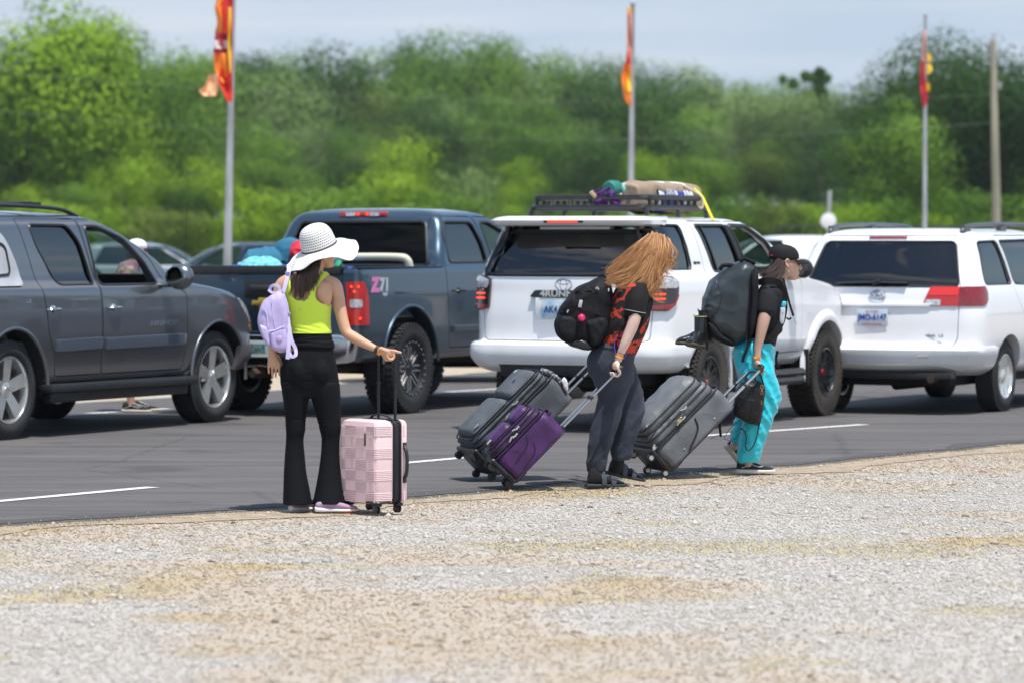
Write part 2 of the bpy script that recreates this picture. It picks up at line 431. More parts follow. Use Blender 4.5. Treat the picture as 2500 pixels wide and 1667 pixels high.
# one sheet to the horizon, hillside included
m = MB(); xs = [-900, -500, -300] + list(range(-200, 201, 10)) + [300, 500, 900]; ys = [-60, 0, 10, 60, 100, 140, 170] + list(range(180, 461, 10)) + [600, 1500, 2500]
vs = [(x, y, -0.02 + hill(x, y)) for y in ys for x in xs]; nx = len(xs)
m.add(vs, [(j*nx+i, j*nx+i+1, (j+1)*nx+i+1, (j+1)*nx+i) for j in range(len(ys)-1) for i in range(nx-1)])
M_grass = mat('dry_field_grass', (0.17, 0.19, 0.05), 0.95, vscale=0.8, col2=(0.30, 0.28, 0.11), bump=0.8, bscale=6, stretch=(0.3, 1, 1), spec=0.1)
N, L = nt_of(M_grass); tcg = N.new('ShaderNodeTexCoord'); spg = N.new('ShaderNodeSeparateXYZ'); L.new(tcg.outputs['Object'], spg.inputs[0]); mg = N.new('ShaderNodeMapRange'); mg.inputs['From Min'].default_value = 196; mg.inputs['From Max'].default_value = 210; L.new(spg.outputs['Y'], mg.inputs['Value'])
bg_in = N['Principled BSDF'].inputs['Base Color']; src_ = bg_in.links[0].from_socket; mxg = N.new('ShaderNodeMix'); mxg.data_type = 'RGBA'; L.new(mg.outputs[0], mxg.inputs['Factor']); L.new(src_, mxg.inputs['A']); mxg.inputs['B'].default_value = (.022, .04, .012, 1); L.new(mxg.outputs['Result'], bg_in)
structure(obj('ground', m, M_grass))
# gravel lot round the road, both sides
def sstep(a, b, v): t = min(1, max(0, (v-a)/(b-a))); return t*t*(3-2*t)
def tanf(x, y):
    v = noise.fractal(Vector((x*.75, y*1.0, 1.7)), .8, 2.1, 6); u = noise.fractal(Vector((x*.22, y*.30, 7.7)), 1, 2, 3); ex = float(np.interp(x, [p[0] for p in EDGE], [p[1] for p in EDGE])); return min(1, sstep(-.02, .38, v + .55*u) + 1.1*sstep(1.9, .25, (ex - y)*.78 + .5*v))
def strawf(x, y):
    v = noise.fractal(Vector((x*.8, y*1.3, 33.3)), .8, 2.1, 6); u = noise.fractal(Vector((x*.2, y*.5, 3.7)), 1, 2, 2); return sstep(.22, .55, v + .5*u)
gx = [-60, -20, -8] + list(np.arange(-6, 6.01, .11)) + [8, 20, 60]; gy = [-40, 0, 9] + list(np.arange(12, 34, .11)) + [38, 50, 70, 98]
m = MB(); vs = [(x, y, -0.014) for y in gy for x in gx]; nx = len(gx); m.add(vs, [(j*nx+i, j*nx+i+1, (j+1)*nx+i+1, (j+1)*nx+i) for j in range(len(gy)-1) for i in range(nx-1)])
glo = structure(obj('gravel_lot', m, M_grav))
for nm, fn in (('tan', tanf), ('straw', strawf)):
    at = glo.data.attributes.new(nm, 'FLOAT', 'POINT'); at.data.foreach_set('value', [fn(v.co.x, v.co.y) for v in glo.data.vertices])

def resample(pl, step, amp=0.0, seed=0):
    out = []; cm = catmull([(x, y, 0) for x, y in pl], 12); acc = []
    for a, b in zip(cm, cm[1:]):
        n = max(1, int(np.linalg.norm(b-a)/step)) if abs(a[0]) < 9 else 1
        for i in range(n):
            p = a + (b-a)*i/n
            if amp and abs(p[0]) < 9:
                q = noise.noise(Vector((p[0]*2.2, p[1]*2.2, seed)))*amp + noise.noise(Vector((p[0]*14, p[1]*14, seed+3)))*amp*0.45
                p = p + np.array([q, -q*0.8, 0])
            out.append(p)
    out.append(cm[-1]); return out
# asphalt: a sheet with a thin broken lip standing a couple of centimetres over the gravel
def asphalt_mat():
    m = bpy.data.materials.new('asphalt'); m.use_nodes = True; N, L = nt_of(m); b = N['Principled BSDF']
    b.inputs['Roughness'].default_value = 0.78; b.inputs['Specular IOR Level'].default_value = 0.35
    tc = N.new('ShaderNodeTexCoord')
    mp = N.new('ShaderNodeMapping'); mp.inputs['Rotation'].default_value = (0, 0, R(-57)); mp.inputs['Scale'].default_value = (0.25, 2.6, 1); L.new(tc.outputs['Object'], mp.inputs[0])
    n1 = N.new('ShaderNodeTexNoise'); n1.inputs['Scale'].default_value = 1.6; n1.inputs['Detail'].default_value = 8; n1.inputs['Roughness'].default_value = 0.6; L.new(mp.outputs[0], n1.inputs['Vector'])
    r1 = N.new('ShaderNodeValToRGB'); L.new(n1.outputs[0], r1.inputs[0])
    e = r1.color_ramp.elements; e[0].position = 0.3; e[0].color = (0.078, 0.073, 0.072, 1); e[1].position = 0.72; e[1].color = (0.15, 0.142, 0.138, 1)
    n2 = N.new('ShaderNodeTexNoise'); n2.inputs['Scale'].default_value = 160; n2.inputs['Detail'].default_value = 3; L.new(tc.outputs['Object'], n2.inputs['Vector'])
    r2 = N.new('ShaderNodeValToRGB'); L.new(n2.outputs[0], r2.inputs[0]); r2.color_ramp.elements[0].position = 0.3; r2.color_ramp.elements[0].color = (.6, .6, .6, 1); r2.color_ramp.elements[1].position = 0.75; r2.color_ramp.elements[1].color = (1.3, 1.3, 1.3, 1)
    mx = N.new('ShaderNodeMix'); mx.data_type = 'RGBA'; mx.blend_type = 'MULTIPLY'; mx.inputs['Factor'].default_value = 1
    L.new(r1.outputs[0], mx.inputs['A']); L.new(r2.outputs[0], mx.inputs['B'])
    vo = N.new('ShaderNodeTexVoronoi'); vo.inputs['Scale'].default_value = 9; L.new(tc.outputs['Object'], vo.inputs['Vector'])
    r3 = N.new('ShaderNodeValToRGB'); L.new(vo.outputs['Distance'], r3.inputs[0]); r3.color_ramp.elements[0].position = 0.035; r3.color_ramp.elements[0].color = (1, 1, 1, 1); r3.color_ramp.elements[1].position = 0.06; r3.color_ramp.elements[1].color = (0, 0, 0, 1)
    mx2 = N.new('ShaderNodeMix'); mx2.data_type = 'RGBA'; L.new(r3.outputs[0], mx2.inputs['Factor']); L.new(mx.outputs['Result'], mx2.inputs['A']); mx2.inputs['B'].default_value = (0.3, 0.29, 0.27, 1)
    # faint worn stripes running with the road
    wv = N.new('ShaderNodeTexNoise'); wv.inputs['Scale'].default_value = 5; mp3 = N.new('ShaderNodeMapping'); mp3.inputs['Rotation'].default_value = (0, 0, R(-57)); mp3.inputs['Scale'].default_value = (0.03, 3.0, 1)
    L.new(tc.outputs['Object'], mp3.inputs[0]); L.new(mp3.outputs[0], wv.inputs['Vector'])
    r4 = N.new('ShaderNodeValToRGB'); L.new(wv.outputs[0], r4.inputs[0]); r4.color_ramp.elements[0].position = 0.6; r4.color_ramp.elements[0].color = (0, 0, 0, 1); r4.color_ramp.elements[1].position = 0.72; r4.color_ramp.elements[1].color = (.5, .5, .5, 1)
    mx3 = N.new('ShaderNodeMix'); mx3.data_type = 'RGBA'; L.new(r4.outputs[0], mx3.inputs['Factor']); L.new(mx2.outputs['Result'], mx3.inputs['A']); mx3.inputs['B'].default_value = (0.17, 0.165, 0.16, 1)
    ns = N.new('ShaderNodeTexNoise'); ns.inputs['Scale'].default_value = 0.9; ns.inputs['Detail'].default_value = 4; L.new(tc.outputs['Object'], ns.inputs['Vector'])
    rs = N.new('ShaderNodeValToRGB'); L.new(ns.outputs[0], rs.inputs[0]); rs.color_ramp.elements[0].position = .60; rs.color_ramp.elements[0].color = (1, 1, 1, 1); rs.color_ramp.elements[1].position = .70; rs.color_ramp.elements[1].color = (.72, .72, .72, 1)
    vc = N.new('ShaderNodeTexVoronoi'); vc.feature = 'DISTANCE_TO_EDGE'; vc.inputs['Scale'].default_value = 0.42; nw = N.new('ShaderNodeTexNoise'); nw.inputs['Scale'].default_value = 3; nw.inputs['Detail'].default_value = 5; L.new(tc.outputs['Object'], nw.inputs['Vector'])
    mw = N.new('ShaderNodeMix'); mw.data_type = 'RGBA'; mw.inputs['Factor'].default_value = .12; L.new(tc.outputs['Object'], mw.inputs['A']); L.new(nw.outputs['Color'], mw.inputs['B']); L.new(mw.outputs['Result'], vc.inputs['Vector'])
    rc_ = N.new('ShaderNodeValToRGB'); L.new(vc.outputs['Distance'], rc_.inputs[0]); rc_.color_ramp.elements[0].position = .004; rc_.color_ramp.elements[0].color = (.82, .82, .82, 1); rc_.color_ramp.elements[1].position = .010; rc_.color_ramp.elements[1].color = (1, 1, 1, 1)
    q1 = N.new('ShaderNodeMix'); q1.data_type = 'RGBA'; q1.blend_type = 'MULTIPLY'; q1.inputs['Factor'].default_value = 1; L.new(mx3.outputs['Result'], q1.inputs['A']); L.new(rs.outputs[0], q1.inputs['B'])
    q2 = N.new('ShaderNodeMix'); q2.data_type = 'RGBA'; q2.blend_type = 'MULTIPLY'; q2.inputs['Factor'].default_value = 1; L.new(q1.outputs['Result'], q2.inputs['A']); L.new(rc_.outputs[0], q2.inputs['B'])
    L.new(q2.outputs['Result'], b.inputs['Base Color'])
    bp = N.new('ShaderNodeBump'); bp.inputs['Strength'].default_value = 0.5; bp.inputs['Distance'].default_value = 0.006; L.new(n2.outputs[0], bp.inputs['Height']); L.new(bp.outputs[0], b.inputs['Normal'])
    return m
M_asph = asphalt_mat()
near = resample(EDGE, 0.035, 0.05, 2); far = resample(FAR, 0.3, 0.08, 5)
top = [(p[0], p[1], 0.0) for p in near]
lip = [(p[0] + 0.10, p[1] - 0.085, -0.022) for p in near]
m = MB(); n = len(top); vs = top + lip
m.add(vs, [(i, i+1, n+i+1, n+i) for i in range(n-1)])
fr_ = [(p[0], p[1], 0.0) for p in far]
o0 = len(m.v); m.v += fr_; m.f.append(tuple(range(n)) + tuple(o0 + i for i in range(len(fr_)-1, -1, -1)))
structure(obj('road', m, M_asph))
# dark crumbled shoulder between asphalt and gravel
m = MB(); a = [(p[0] - 0.05, p[1] + 0.045, 0.004) for p in near]
b_ = []
for p in near:
    q = 0.07 + 0.06*noise.noise(Vector((p[0]*9, p[1]*9, 4)))
    b_.append((p[0] + q, p[1] - q*0.9, -0.008))
M_crumb = mat('asphalt_crumbs', (0.045, 0.044, 0.044), .95, col2=(.11, .105, .10), vscale=70, bump=1.0, bscale=90)
cr = []
for p in near:
    q = 0.16 + 0.13*noise.noise(Vector((p[0]*1.4, p[1]*1.4, 9))) + .03*noise.noise(Vector((p[0]*13, p[1]*13, 1))); cr.append((p[0] - q, p[1] + q*.8, .004))
m = MB(); m.add([(p[0]-.004, p[1]+.003, .0035) for p in near] + cr, [(i, i+1, n+i+1, n+i) for i in range(n-1)]); structure(obj('road_edge', m, M_crumb))
M_dirt = mat('packed_dirt', (0.27, 0.205, 0.135), .95, col2=(.40, .33, .245), vscale=9, bump=.8, bscale=60)
dr = []
for p in near:
    q = 0.34 + 0.34*noise.noise(Vector((p[0]*.9, p[1]*.9, 19))) + .05*noise.noise(Vector((p[0]*9, p[1]*9, 1))); dr.append((p[0] + q, p[1] - q*.8, -.009))
m = MB(); m.add([(p[0], p[1], -.009) for p in near] + dr, [(i, i+1, n+i+1, n+i) for i in range(n-1)]); structure(obj('dirt_strip', m, M_dirt))
# painted lane dashes
M_white = mat('road_paint', (0.62, 0.62, 0.6), 0.7, var=0.18, vscale=30, bump=0.3, bscale=120)
def dash(p, q, wd=0.115):
    p = Vector((*p, 0.004)); q = Vector((*q, 0.004)); d = (q - p).normalized(); s = Vector((-d.y, d.x, 0))*wd/2
    mm = MB(); k = 30; A = []; B = []
    for i in range(k+1):
        t = i/k; c = p.lerp(q, t); e = 1 + 0.1*noise.noise(c*9)
        A.append(c + s*e); B.append(c - s*e)
    mm.add(A + B, [(i, i+1, k+2+i, k+1+i) for i in range(k)]); return mm
mm = MB()
for p, q in (((-5.2, 20.55), (-2.36, 25.2)), ((-1.16, 27.3), (-0.20, 28.85)), ((1.25, 31.35), (3.1, 33.72)), ((5.2, 37.0), (7.2, 40.0)), ((-9, 14.4), (-7, 17.6)), ((-4.4, 35.1), (-3.3, 36.9)), ((-1.5, 39.6), (0.5, 42.8))):
    d = dash(p, q); mm.add(d.v, d.f)
structure(obj('lane_line', mm, M_white))

# ---- crushed stone lying on the gravel (real chips, one mesh)
_gx = np.arange(-6, 6.01, .15); _gy = np.arange(12, 34, .15); _T = np.array([[tanf(a, b) for a in _gx] for b in _gy])
def tgrid(x, y):
    i = np.clip(((x+6)/.15).astype(int), 0, len(_gx)-1); j = np.clip(((y-12)/.15).astype(int), 0, len(_gy)-1); return _T[j, i]
def chips(nst, region, name, smin, smax, spill=-.03, band=None, thin=False):
    x = rng.uniform(region[0], region[1], nst); y = rng.uniform(region[2], region[3], nst)
    ex = np.interp(x, [p[0] for p in EDGE], [p[1] for p in EDGE])
    keep = y < ex + spill
    if band: keep &= (y > ex - band)
    half = y*0.1335 + 1.1; keep &= np.abs(x) < half
    tn = tgrid(x, y)
    if thin: keep &= rng.random(nst) > tn*.5
    tn = tn[keep]
    x = x[keep]; y = y[keep]; n = len(x)
    s = smin + (smax-smin)*rng.random(n)**2.4
    base = np.array([(1,0,0),(0.3,0.9,0),(-0.8,0.55,0),(-0.75,-0.6,0),(0.35,-0.9,0),(0.1,0.05,0.62),(0,0,-0.4)])
    fc = np.array([(0,1,5),(1,2,5),(2,3,5),(3,4,5),(4,0,5),(1,0,6),(2,1,6),(3,2,6),(4,3,6),(0,4,6)])
    ang = rng.uniform(0, 2*PI, n); ca, sa = np.cos(ang), np.sin(ang)
    J = 1 + rng.uniform(-0.3, 0.3, (n, 7, 3))
    V = base[None]*J*s[:, None, None]; V[:, :, 2] *= rng.uniform(0.7, 1.25, n)[:, None]
    X = V[:, :, 0]*ca[:, None] - V[:, :, 1]*sa[:, None] + x[:, None]; Yy = V[:, :, 0]*sa[:, None] + V[:, :, 1]*ca[:, None] + y[:, None]
    Z = V[:, :, 2] - 0.012 + 0.1*s[:, None]
    co = np.stack([X, Yy, Z], 2).reshape(-1, 3); fi = (fc[None] + (np.arange(n)*7)[:, None, None]).reshape(-1)
    me = bpy.data.meshes.new(name); me.vertices.add(len(co)); me.vertices.foreach_set('co', co.ravel().astype('f'))
    nf = n*10; me.loops.add(nf*3); me.loops.foreach_set('vertex_index', fi.astype('i')); me.polygons.add(nf)
    me.polygons.foreach_set('loop_start', (np.arange(nf)*3).astype('i')); me.polygons.foreach_set('loop_total', np.full(nf, 3, 'i')); me.update(); me.validate()
    at = me.attributes.new('tone', 'FLOAT', 'POINT'); at.data.foreach_set('value', np.repeat(rng.random(n), 7).astype('f'))
    at = me.attributes.new('tan', 'FLOAT', 'POINT'); at.data.foreach_set('value', np.repeat(tn, 7).astype('f'))
    return me
def chip_mat():
    m = bpy.data.materials.new('crushed_stone'); m.use_nodes = True; N, L = nt_of(m); b = N['Principled BSDF']; b.inputs['Roughness'].default_value = 0.9; b.inputs['Specular IOR Level'].default_value = 0.25
    a = N.new('ShaderNodeAttribute'); a.attribute_name = 'tone'; r = N.new('ShaderNodeValToRGB'); L.new(a.outputs['Fac'], r.inputs[0]); r.color_ramp.interpolation = 'CONSTANT'
    cols = [(0.0, (.48, .455, .42)), (0.25, (.54, .515, .475)), (0.45, (.44, .415, .38)), (0.62, (.50, .455, .395)), (0.8, (.38, .36, .33)), (0.88, (.44, .385, .315)), (0.955, (.20, .185, .17)), (0.98, (.60, .58, .55))]
    e = r.color_ramp.elements; e[0].position = 0; e[0].color = (*cols[0][1], 1); e[1].position = cols[1][0]; e[1].color = (*cols[1][1], 1)
    for p, c in cols[2:]:
        q = e.new(p); q.color = (*c, 1)
    ta = N.new('ShaderNodeAttribute'); ta.attribute_name = 'tan'
    mx = N.new('ShaderNodeMix'); mx.data_type = 'RGBA'; mx.blend_type = 'MULTIPLY'; L.new(ta.outputs['Fac'], mx.inputs['Factor']); L.new(r.outputs[0], mx.inputs['A']); mx.inputs['B'].default_value = (.90, .79, .66, 1)
    L.new(mx.outputs['Result'], b.inputs['Base Color']); return m
M_chip = chip_mat()
o = bpy.data.objects.new('gravel_stones', chips(430000, (-5.2, 5.2, 12.6, 31), 'gravel_stones', 0.0030, 0.0105, thin=True)); COL.objects.link(o); o.data.materials.append(M_chip)
tag(o, 'pale crushed stone chips scattered over the gravel beside the road', 'gravel', kind='stuff')
o = bpy.data.objects.new('spilled_grit', chips(26000, (-4.8, 4.8, 18, 33), 'spilled_grit', 0.002, 0.008, .22, .1)); COL.objects.link(o); o.data.materials.append(M_chip); o.location.z = .013
tag(o, 'loose grit kicked onto the edge of the asphalt', 'grit', kind='stuff')
o = bpy.data.objects.new('gravel_cobbles', chips(2200, (-4.8, 4.8, 13.2, 31), 'gravel_cobbles', 0.012, 0.030)); COL.objects.link(o); o.data.materials.append(M_chip)
tag(o, 'larger loose stones lying singly on the crushed gravel', 'stones', kind='stuff')
# dry grass tufts lying in the gravel and along the asphalt edge
m = MB(); M_straw = mat('dry_straw', (0.40, 0.33, 0.17), 0.9, var=0.35, vscale=3, spec=0.1)
def tuft(x, y, k, h):
    for _ in range(k):
        a = random.uniform(0, 2*PI); l = h*random.uniform(.5, 1.3); px = x + random.gauss(0, .05); py = y + random.gauss(0, .05)
        d = Vector((math.cos(a), math.sin(a), 0)); t = Vector((-d.y, d.x, 0))*0.0022; p = Vector((px, py, -0.012)); q = p + d*l*.5 + Vector((0, 0, l*.55)); r_ = p + d*l*1.1 + Vector((0, 0, l*random.uniform(.1, .7)))
        m.add([p-t, p+t, q+t, q-t, r_], [(0, 1, 2, 3), (3, 2, 4)])
for _ in range(500):
    x = random.uniform(-3.4, 4.2); ex = float(np.interp(x, [p[0] for p in EDGE], [p[1] for p in EDGE])); y = ex - abs(random.gauss(0.12, .12))
    if abs(x) < y*.14: tuft(x, y, 5, .018)
for _ in range(16000):
    x = random.uniform(-4, 4); y = random.uniform(13.4, 27); ex = float(np.interp(x, [p[0] for p in EDGE], [p[1] for p in EDGE]))
    if y < ex - .1 and abs(x) < y*.15 and strawf(x, y) > random.uniform(.35, 1.2): tuft(x, y, 5, .018)
tag(obj('dry_grass', m, M_straw), 'straw-yellow dry grass blades in patches through the gravel', 'grass', kind='stuff')
# ================================================================ woods on the hillside
def leaf_mat(name, c1, c2):
    m = bpy.data.materials.new(name); m.use_nodes = True; N, L = nt_of(m); b = N['Principled BSDF']; b.inputs['Roughness'].default_value = 0.75; b.inputs['Specular IOR Level'].default_value = 0.08
    tc = N.new('ShaderNodeTexCoord'); n = N.new('ShaderNodeTexNoise'); n.inputs['Scale'].default_value = 0.55; n.inputs['Detail'].default_value = 5; L.new(tc.outputs['Object'], n.inputs['Vector'])
    oi = N.new('ShaderNodeObjectInfo'); ad = N.new('ShaderNodeMath'); ad.operation = 'MULTIPLY_ADD'; L.new(oi.outputs['Random'], ad.inputs[0]); ad.inputs[1].default_value = 0.34; L.new(n.outputs[0], ad.inputs[2])
    r = N.new('ShaderNodeValToRGB'); L.new(ad.outputs[0], r.inputs[0]); r.color_ramp.elements[0].position = 0.42; r.color_ramp.elements[0].color = (*c1, 1); r.color_ramp.elements[1].position = 0.92; r.color_ramp.elements[1].color = (*c2, 1)
    L.new(r.outputs[0], b.inputs['Base Color'])
    t = N.new('ShaderNodeBsdfTranslucent'); hs = N.new('ShaderNodeHueSaturation'); hs.inputs['Value'].default_value = 1.3; L.new(r.outputs[0], hs.inputs['Color']); L.new(hs.outputs[0], t.inputs[0])
    mx = N.new('ShaderNodeMixShader'); mx.inputs[0].default_value = 0.12; L.new(b.outputs[0], mx.inputs[1]); L.new(t.outputs[0], mx.inputs[2]); L.new(mx.outputs[0], N['Material Output'].inputs[0])
    return m
LEAF = {'bright': leaf_mat('leaves_bright', (0.13, 0.24, 0.014), (0.28, 0.42, 0.03)),
        'mid': leaf_mat('leaves_mid', (0.068, 0.15, 0.016), (0.17, 0.285, 0.035)),
        'dark': leaf_mat('leaves_dark', (0.024, 0.062, 0.012), (0.066, 0.132, 0.024)),
        'pale': leaf_mat('leaves_pale', (0.11, 0.18, 0.05), (0.23, 0.32, 0.10)),  # grey-green; on the far rows it paints haze into the leaf colour
        'olive': leaf_mat('leaves_olive', (0.085, 0.135, 0.022), (0.19, 0.25, 0.05))}
M_bark = mat('bark', (0.12, 0.10, 0.08), 0.9, var=0.4, vscale=4, bump=0.6, bscale=12)

def crown_mesh(seed, wd, shape, nblob, nleaf, leaf):
    """unit-height tree crown (height 1, half width wd): leaf clumps over many lumps"""
    rg = np.random.default_rng(seed); V = []
    blobs = []
    for i in range(nblob):
        h = rg.uniform(0.10, 0.92); 
        env = {'round': math.sqrt(max(0.02, 1-((h-0.5)/0.52)**2)), 'tall': (1-h)**0.55*1.05, 'spread': min(1, h*2.2)*math.sqrt(max(.03, 1-((h-.55)/.47)**2))}[shape]
        a = rg.uniform(0, 2*PI); q = wd*env*rg.uniform(0.3, 1.0)
        r = rg.uniform(0.11, 0.23)*(0.65 + 0.5*env)
        blobs.append((q*math.cos(a), q*math.sin(a), h, r))
    blobs.append((0, 0, 0.9, 0.09)); blobs.append((0, 0, .5, wd*.55))
    tot = sum(b[3]**2 for b in blobs)
    for bx, by, bz, r in blobs:
        k = int(nleaf*r*r/tot); d = rg.normal(size=(k, 3)); d /= np.linalg.norm(d, axis=1)[:, None]
        rad = r*(1 + 0.20*rg.normal(size=k).clip(-1.6, 1.6)); c = np.array([bx, by, bz]) + d*rad[:, None]*np.array([1.15, 1.15, 0.85])
        oc = c - np.array([0, 0, .5]); oc /= np.linalg.norm(oc, axis=1)[:, None] + 1e-6; nr = d*1.3 + oc*.7 + rg.normal(size=(k, 3))*0.36; nr /= np.linalg.norm(nr, axis=1)[:, None]
        t = np.cross(nr, rg.normal(size=(k, 3))); t /= np.linalg.norm(t, axis=1)[:, None]; u = np.cross(nr, t)
        s = leaf*rg.uniform(.5, 1.3, k)[:, None]
        V.append(np.stack([c + t*s, c + u*s*.8, c - t*s, c - u*s*.8], 1))
    V = np.concatenate(V).reshape(-1, 3); n = len(V)//4
    if nblob: V[:, 2] *= 1.0/np.percentile(V[:, 2], 99.6)
    me = bpy.data.meshes.new('crown'); me.vertices.add(n*4); me.vertices.foreach_set('co', V.ravel().astype('f'))
    me.loops.add(n*4); me.loops.foreach_set('vertex_index', np.arange(n*4, dtype='i')); me.polygons.add(n)
    me.polygons.foreach_set('loop_start', (np.arange(n)*4).astype('i')); me.polygons.foreach_set('loop_total', np.full(n, 4, 'i')); me.update()
    return me
def trunk_mesh(seed, wd):
    rg = random.Random(seed); m = MB()
    pts = catmull([(0, 0, -0.06), (rg.uniform(-.01, .01), rg.uniform(-.01, .01), 0.3), (rg.uniform(-.03, .03), rg.uniform(-.03, .03), 0.6), (rg.uniform(-.04, .04), 0, 0.9)], 4)
    m.tube(pts, [0.022*(1 - 0.8*i/(len(pts)-1)) for i in range(len(pts))], 7)
    for i in range(9):
        h = rg.uniform(0.18, 0.75); a = rg.uniform(0, 2*PI); l = wd*rg.uniform(.5, .85); p = Vector((0, 0, h)); d = Vector((math.cos(a)*l, math.sin(a)*l, rg.uniform(.08, .25)))
        m.tube([p, p + d*.5 + Vector((0, 0, -.01)), p + d], [0.009, .006, .002], 5)
    return m.mesh('trunk')
VAR = []
for i, (wd, sh, nb) in enumerate(((0.40, 'round', 17), (0.33, 'tall', 16), (0.46, 'spread', 18), (0.38, 'round', 20), (0.55, 'round', 18), (0.30, 'tall', 20))):
    VAR.append((crown_mesh(40+i, wd, sh, nb, 15000, 0.0098), trunk_mesh(60+i, wd), wd))
SHRUB = (crown_mesh(90, 0.75, 'round', 26, 7000, 0.019), trunk_mesh(91, .5), 0.75)
tree_n = 0
def tree(u, v, Y, var, tone, wscale=1.0, label=None, group='broadleaf trees of the wooded hillside', name='broadleaf_tree', fine=None):
    global tree_n
    p = PX(u, v, Y); z0 = hill(p.x, Y) - 0.1; h = max(2.0, p.z - z0)
    cm, tm, wd = var if isinstance(var, tuple) else VAR[var]
    if fine is not None: cm = fine
    e = thing(name, label, 'tree', (p.x, Y, z0), random.uniform(0, 6.28), group)
    e.scale = (h*wscale, h*wscale, h)
    if tone in LEAF:
        key = (cm.name, tone)
        if key not in MATS:
            c2 = cm.copy(); c2.materials.clear(); c2.materials.append(LEAF[tone]); MATS[key] = c2
        cmm = MATS[key]
    c = bpy.data.objects.new('crown', cmm); COL.objects.link(c); c.parent = e
    if not tm.materials: tm.materials.append(M_bark)
    t = bpy.data.objects.new('trunk', tm); COL.objects.link(t); t.parent = e
    tree_n += 1
    return e
def zone(u): return 'left' if u < 850 else ('middle' if u < 1650 else 'right')
rt = random.Random(11)
# skyline first: (u, v top, distance, variant, tone, width)
SKY = [(-60, 90, 330, 0, 'mid', .9), (20, 120, 320, 3, 'bright', .8), (130, 8, 300, 5, 'bright', 1.15), (95, 60, 306, 0, 'mid', .8), (215, 30, 304, 1, 'bright', .9), (325, 72, 315, 0, 'mid', .9), (385, 120, 330, 3, 'mid', .9),
       (425, 148, 430, 4, 'pale', .8), (492, 132, 400, 1, 'mid', 1.2), (545, 150, 420, 0, 'pale', 1), (600, 132, 425, 1, 'dark', .9), (660, 148, 430, 0, 'mid', 1), (715, 136, 425, 3, 'mid', 1), (775, 122, 420, 0, 'dark', .9), (840, 112, 415, 3, 'dark', 1),
       (905, 122, 430, 0, 'mid', 1), (965, 98, 470, 4, 'dark', .7), (1020, 140, 440, 0, 'mid', 1), (1085, 88, 430, 3, 'mid', .8), (1145, 80, 440, 0, 'mid', .8), (1203, 88, 435, 1, 'mid', .75), (1265, 128, 430, 4, 'mid', .8), (1330, 136, 440, 0, 'pale', .9),
       (1395, 140, 430, 3, 'mid', .9), (1460, 146, 440, 4, 'pale', .8), (1540, 150, 400, 0, 'dark', 1), (1610, 160, 400, 3, 'dark', 1), (1680, 162, 440, 0, 'pale', 1), (1740, 172, 460, 4, 'dark', .7), (1800, 205, 450, 0, 'pale', .9), (1855, 205, 440, 3, 'mid', .9),
       (1915, 192, 430, 0, 'mid', .9), (1970, 196, 430, 3, 'mid', .9), (2040, 212, 430, 4, 'pale', .8), (2110, 214, 430, 0, 'olive', .9), (2160, 200, 410, 3, 'mid', .9)]
for u, v, Y, k, t, ws in SKY:
    tree(u, v, Y, k, t, ws, f'{t} green tree breaking the skyline of the {zone(u)} of the wooded hill' if t not in ('olive', 'pale') else f'{t} toned tree on the skyline of the {zone(u)} of the wooded hill', group=f'{t} skyline trees, {zone(u)} of hill')
# the tall dark stand at the right
for i, (u, v, ws) in enumerate(((2215, 150, .8), (2265, 98, .85), (2330, 84, .9), (2395, 112, .9), (2455, 140, .9), (2520, 190, 1.0))):
    tree(u, v, 262 + 4*(i % 3), (3, 0, 3, 0, 2, 3)[i], 'dark', ws, 'tall dark green tree of the stand behind the utility pole', group='tall dark trees behind the utility pole', name='tall_tree')
# the slope: rows of crowns stepping down towards the field
rows = [(418, 212, 150, ('pale', 'mid', 'dark', 'pale', 'olive', 'dark')), (372, 285, 165, ('mid', 'dark', 'pale', 'dark', 'mid')), (318, 365, 180, ('mid', 'dark', 'bright', 'dark', 'olive')),
        (262, 445, 175, ('dark', 'bright', 'mid', 'dark', 'mid'))]
for ri, (Y, v, step, tones) in enumerate(rows):
    u = -260 + rt.uniform(0, 60)
    while u < 2780:
        vv = v + rt.uniform(-46, 38) - (45 if u < 420 else 0)*(1 - ri/5) + (20 if 1700 < u < 2150 else 0)
        last = globals().get('last_t'); t = rt.choice([q for q in tones if q != last]); last_t = t; YY = Y + rt.uniform(-16, 16)
        rowname = ('top', 'upper', 'middle', 'lower')[ri]
        tree(u, vv, YY, rt.choice((0, 2, 3, 4, 0, 3)), t, rt.uniform(.9, 1.15), f'{t} green tree in the {rowname} rows on the {zone(u)} of the wooded hill', group=f'{t} trees in the {rowname} rows, {zone(u)} of hill')
        u += step*rt.uniform(.62, .98)
# low bright scrub along the foot of the woods
u = -250
while u < 2780:
    t = rt.choice(('bright', 'mid', 'olive', 'bright', 'mid'))
    tree(u, 528 + rt.uniform(-75, 30), 215 + rt.uniform(-10, 10), SHRUB, t, rt.uniform(.8, 1.1), f'low {t} green bush at the foot of the woods, {zone(u)} of the view', group=f'{t} bushes at the foot of the woods, {zone(u)}', name='bush'); u += rt.uniform(70, 120)
tree(975, 318, 255, 3, 'bright', .95, 'bright green rounded tree above the cab of the blue pickup truck', group=None)
tree(470, 385, 250, 0, 'bright', .95, 'bright green tree just left of the leftmost flagpole, low on the slope', group=None)
tree(1590, 372, 250, 4, 'bright', .8, 'vivid green spreading tree just right of the middle flagpole', group=None)
tree(1345, 262, 330, 0, 'mid', 1.0, 'mid green dome shaped tree left of the middle flagpole, upper slope', group=None)
tree(1560, 205, 330, 3, 'dark', 1.1, 'large dark tree right behind the middle flag', group=None)
tree(2200, 250, 245, 5, 'mid', 1.0, 'pointed mid green tree just right of the rightmost flagpole', group=None)
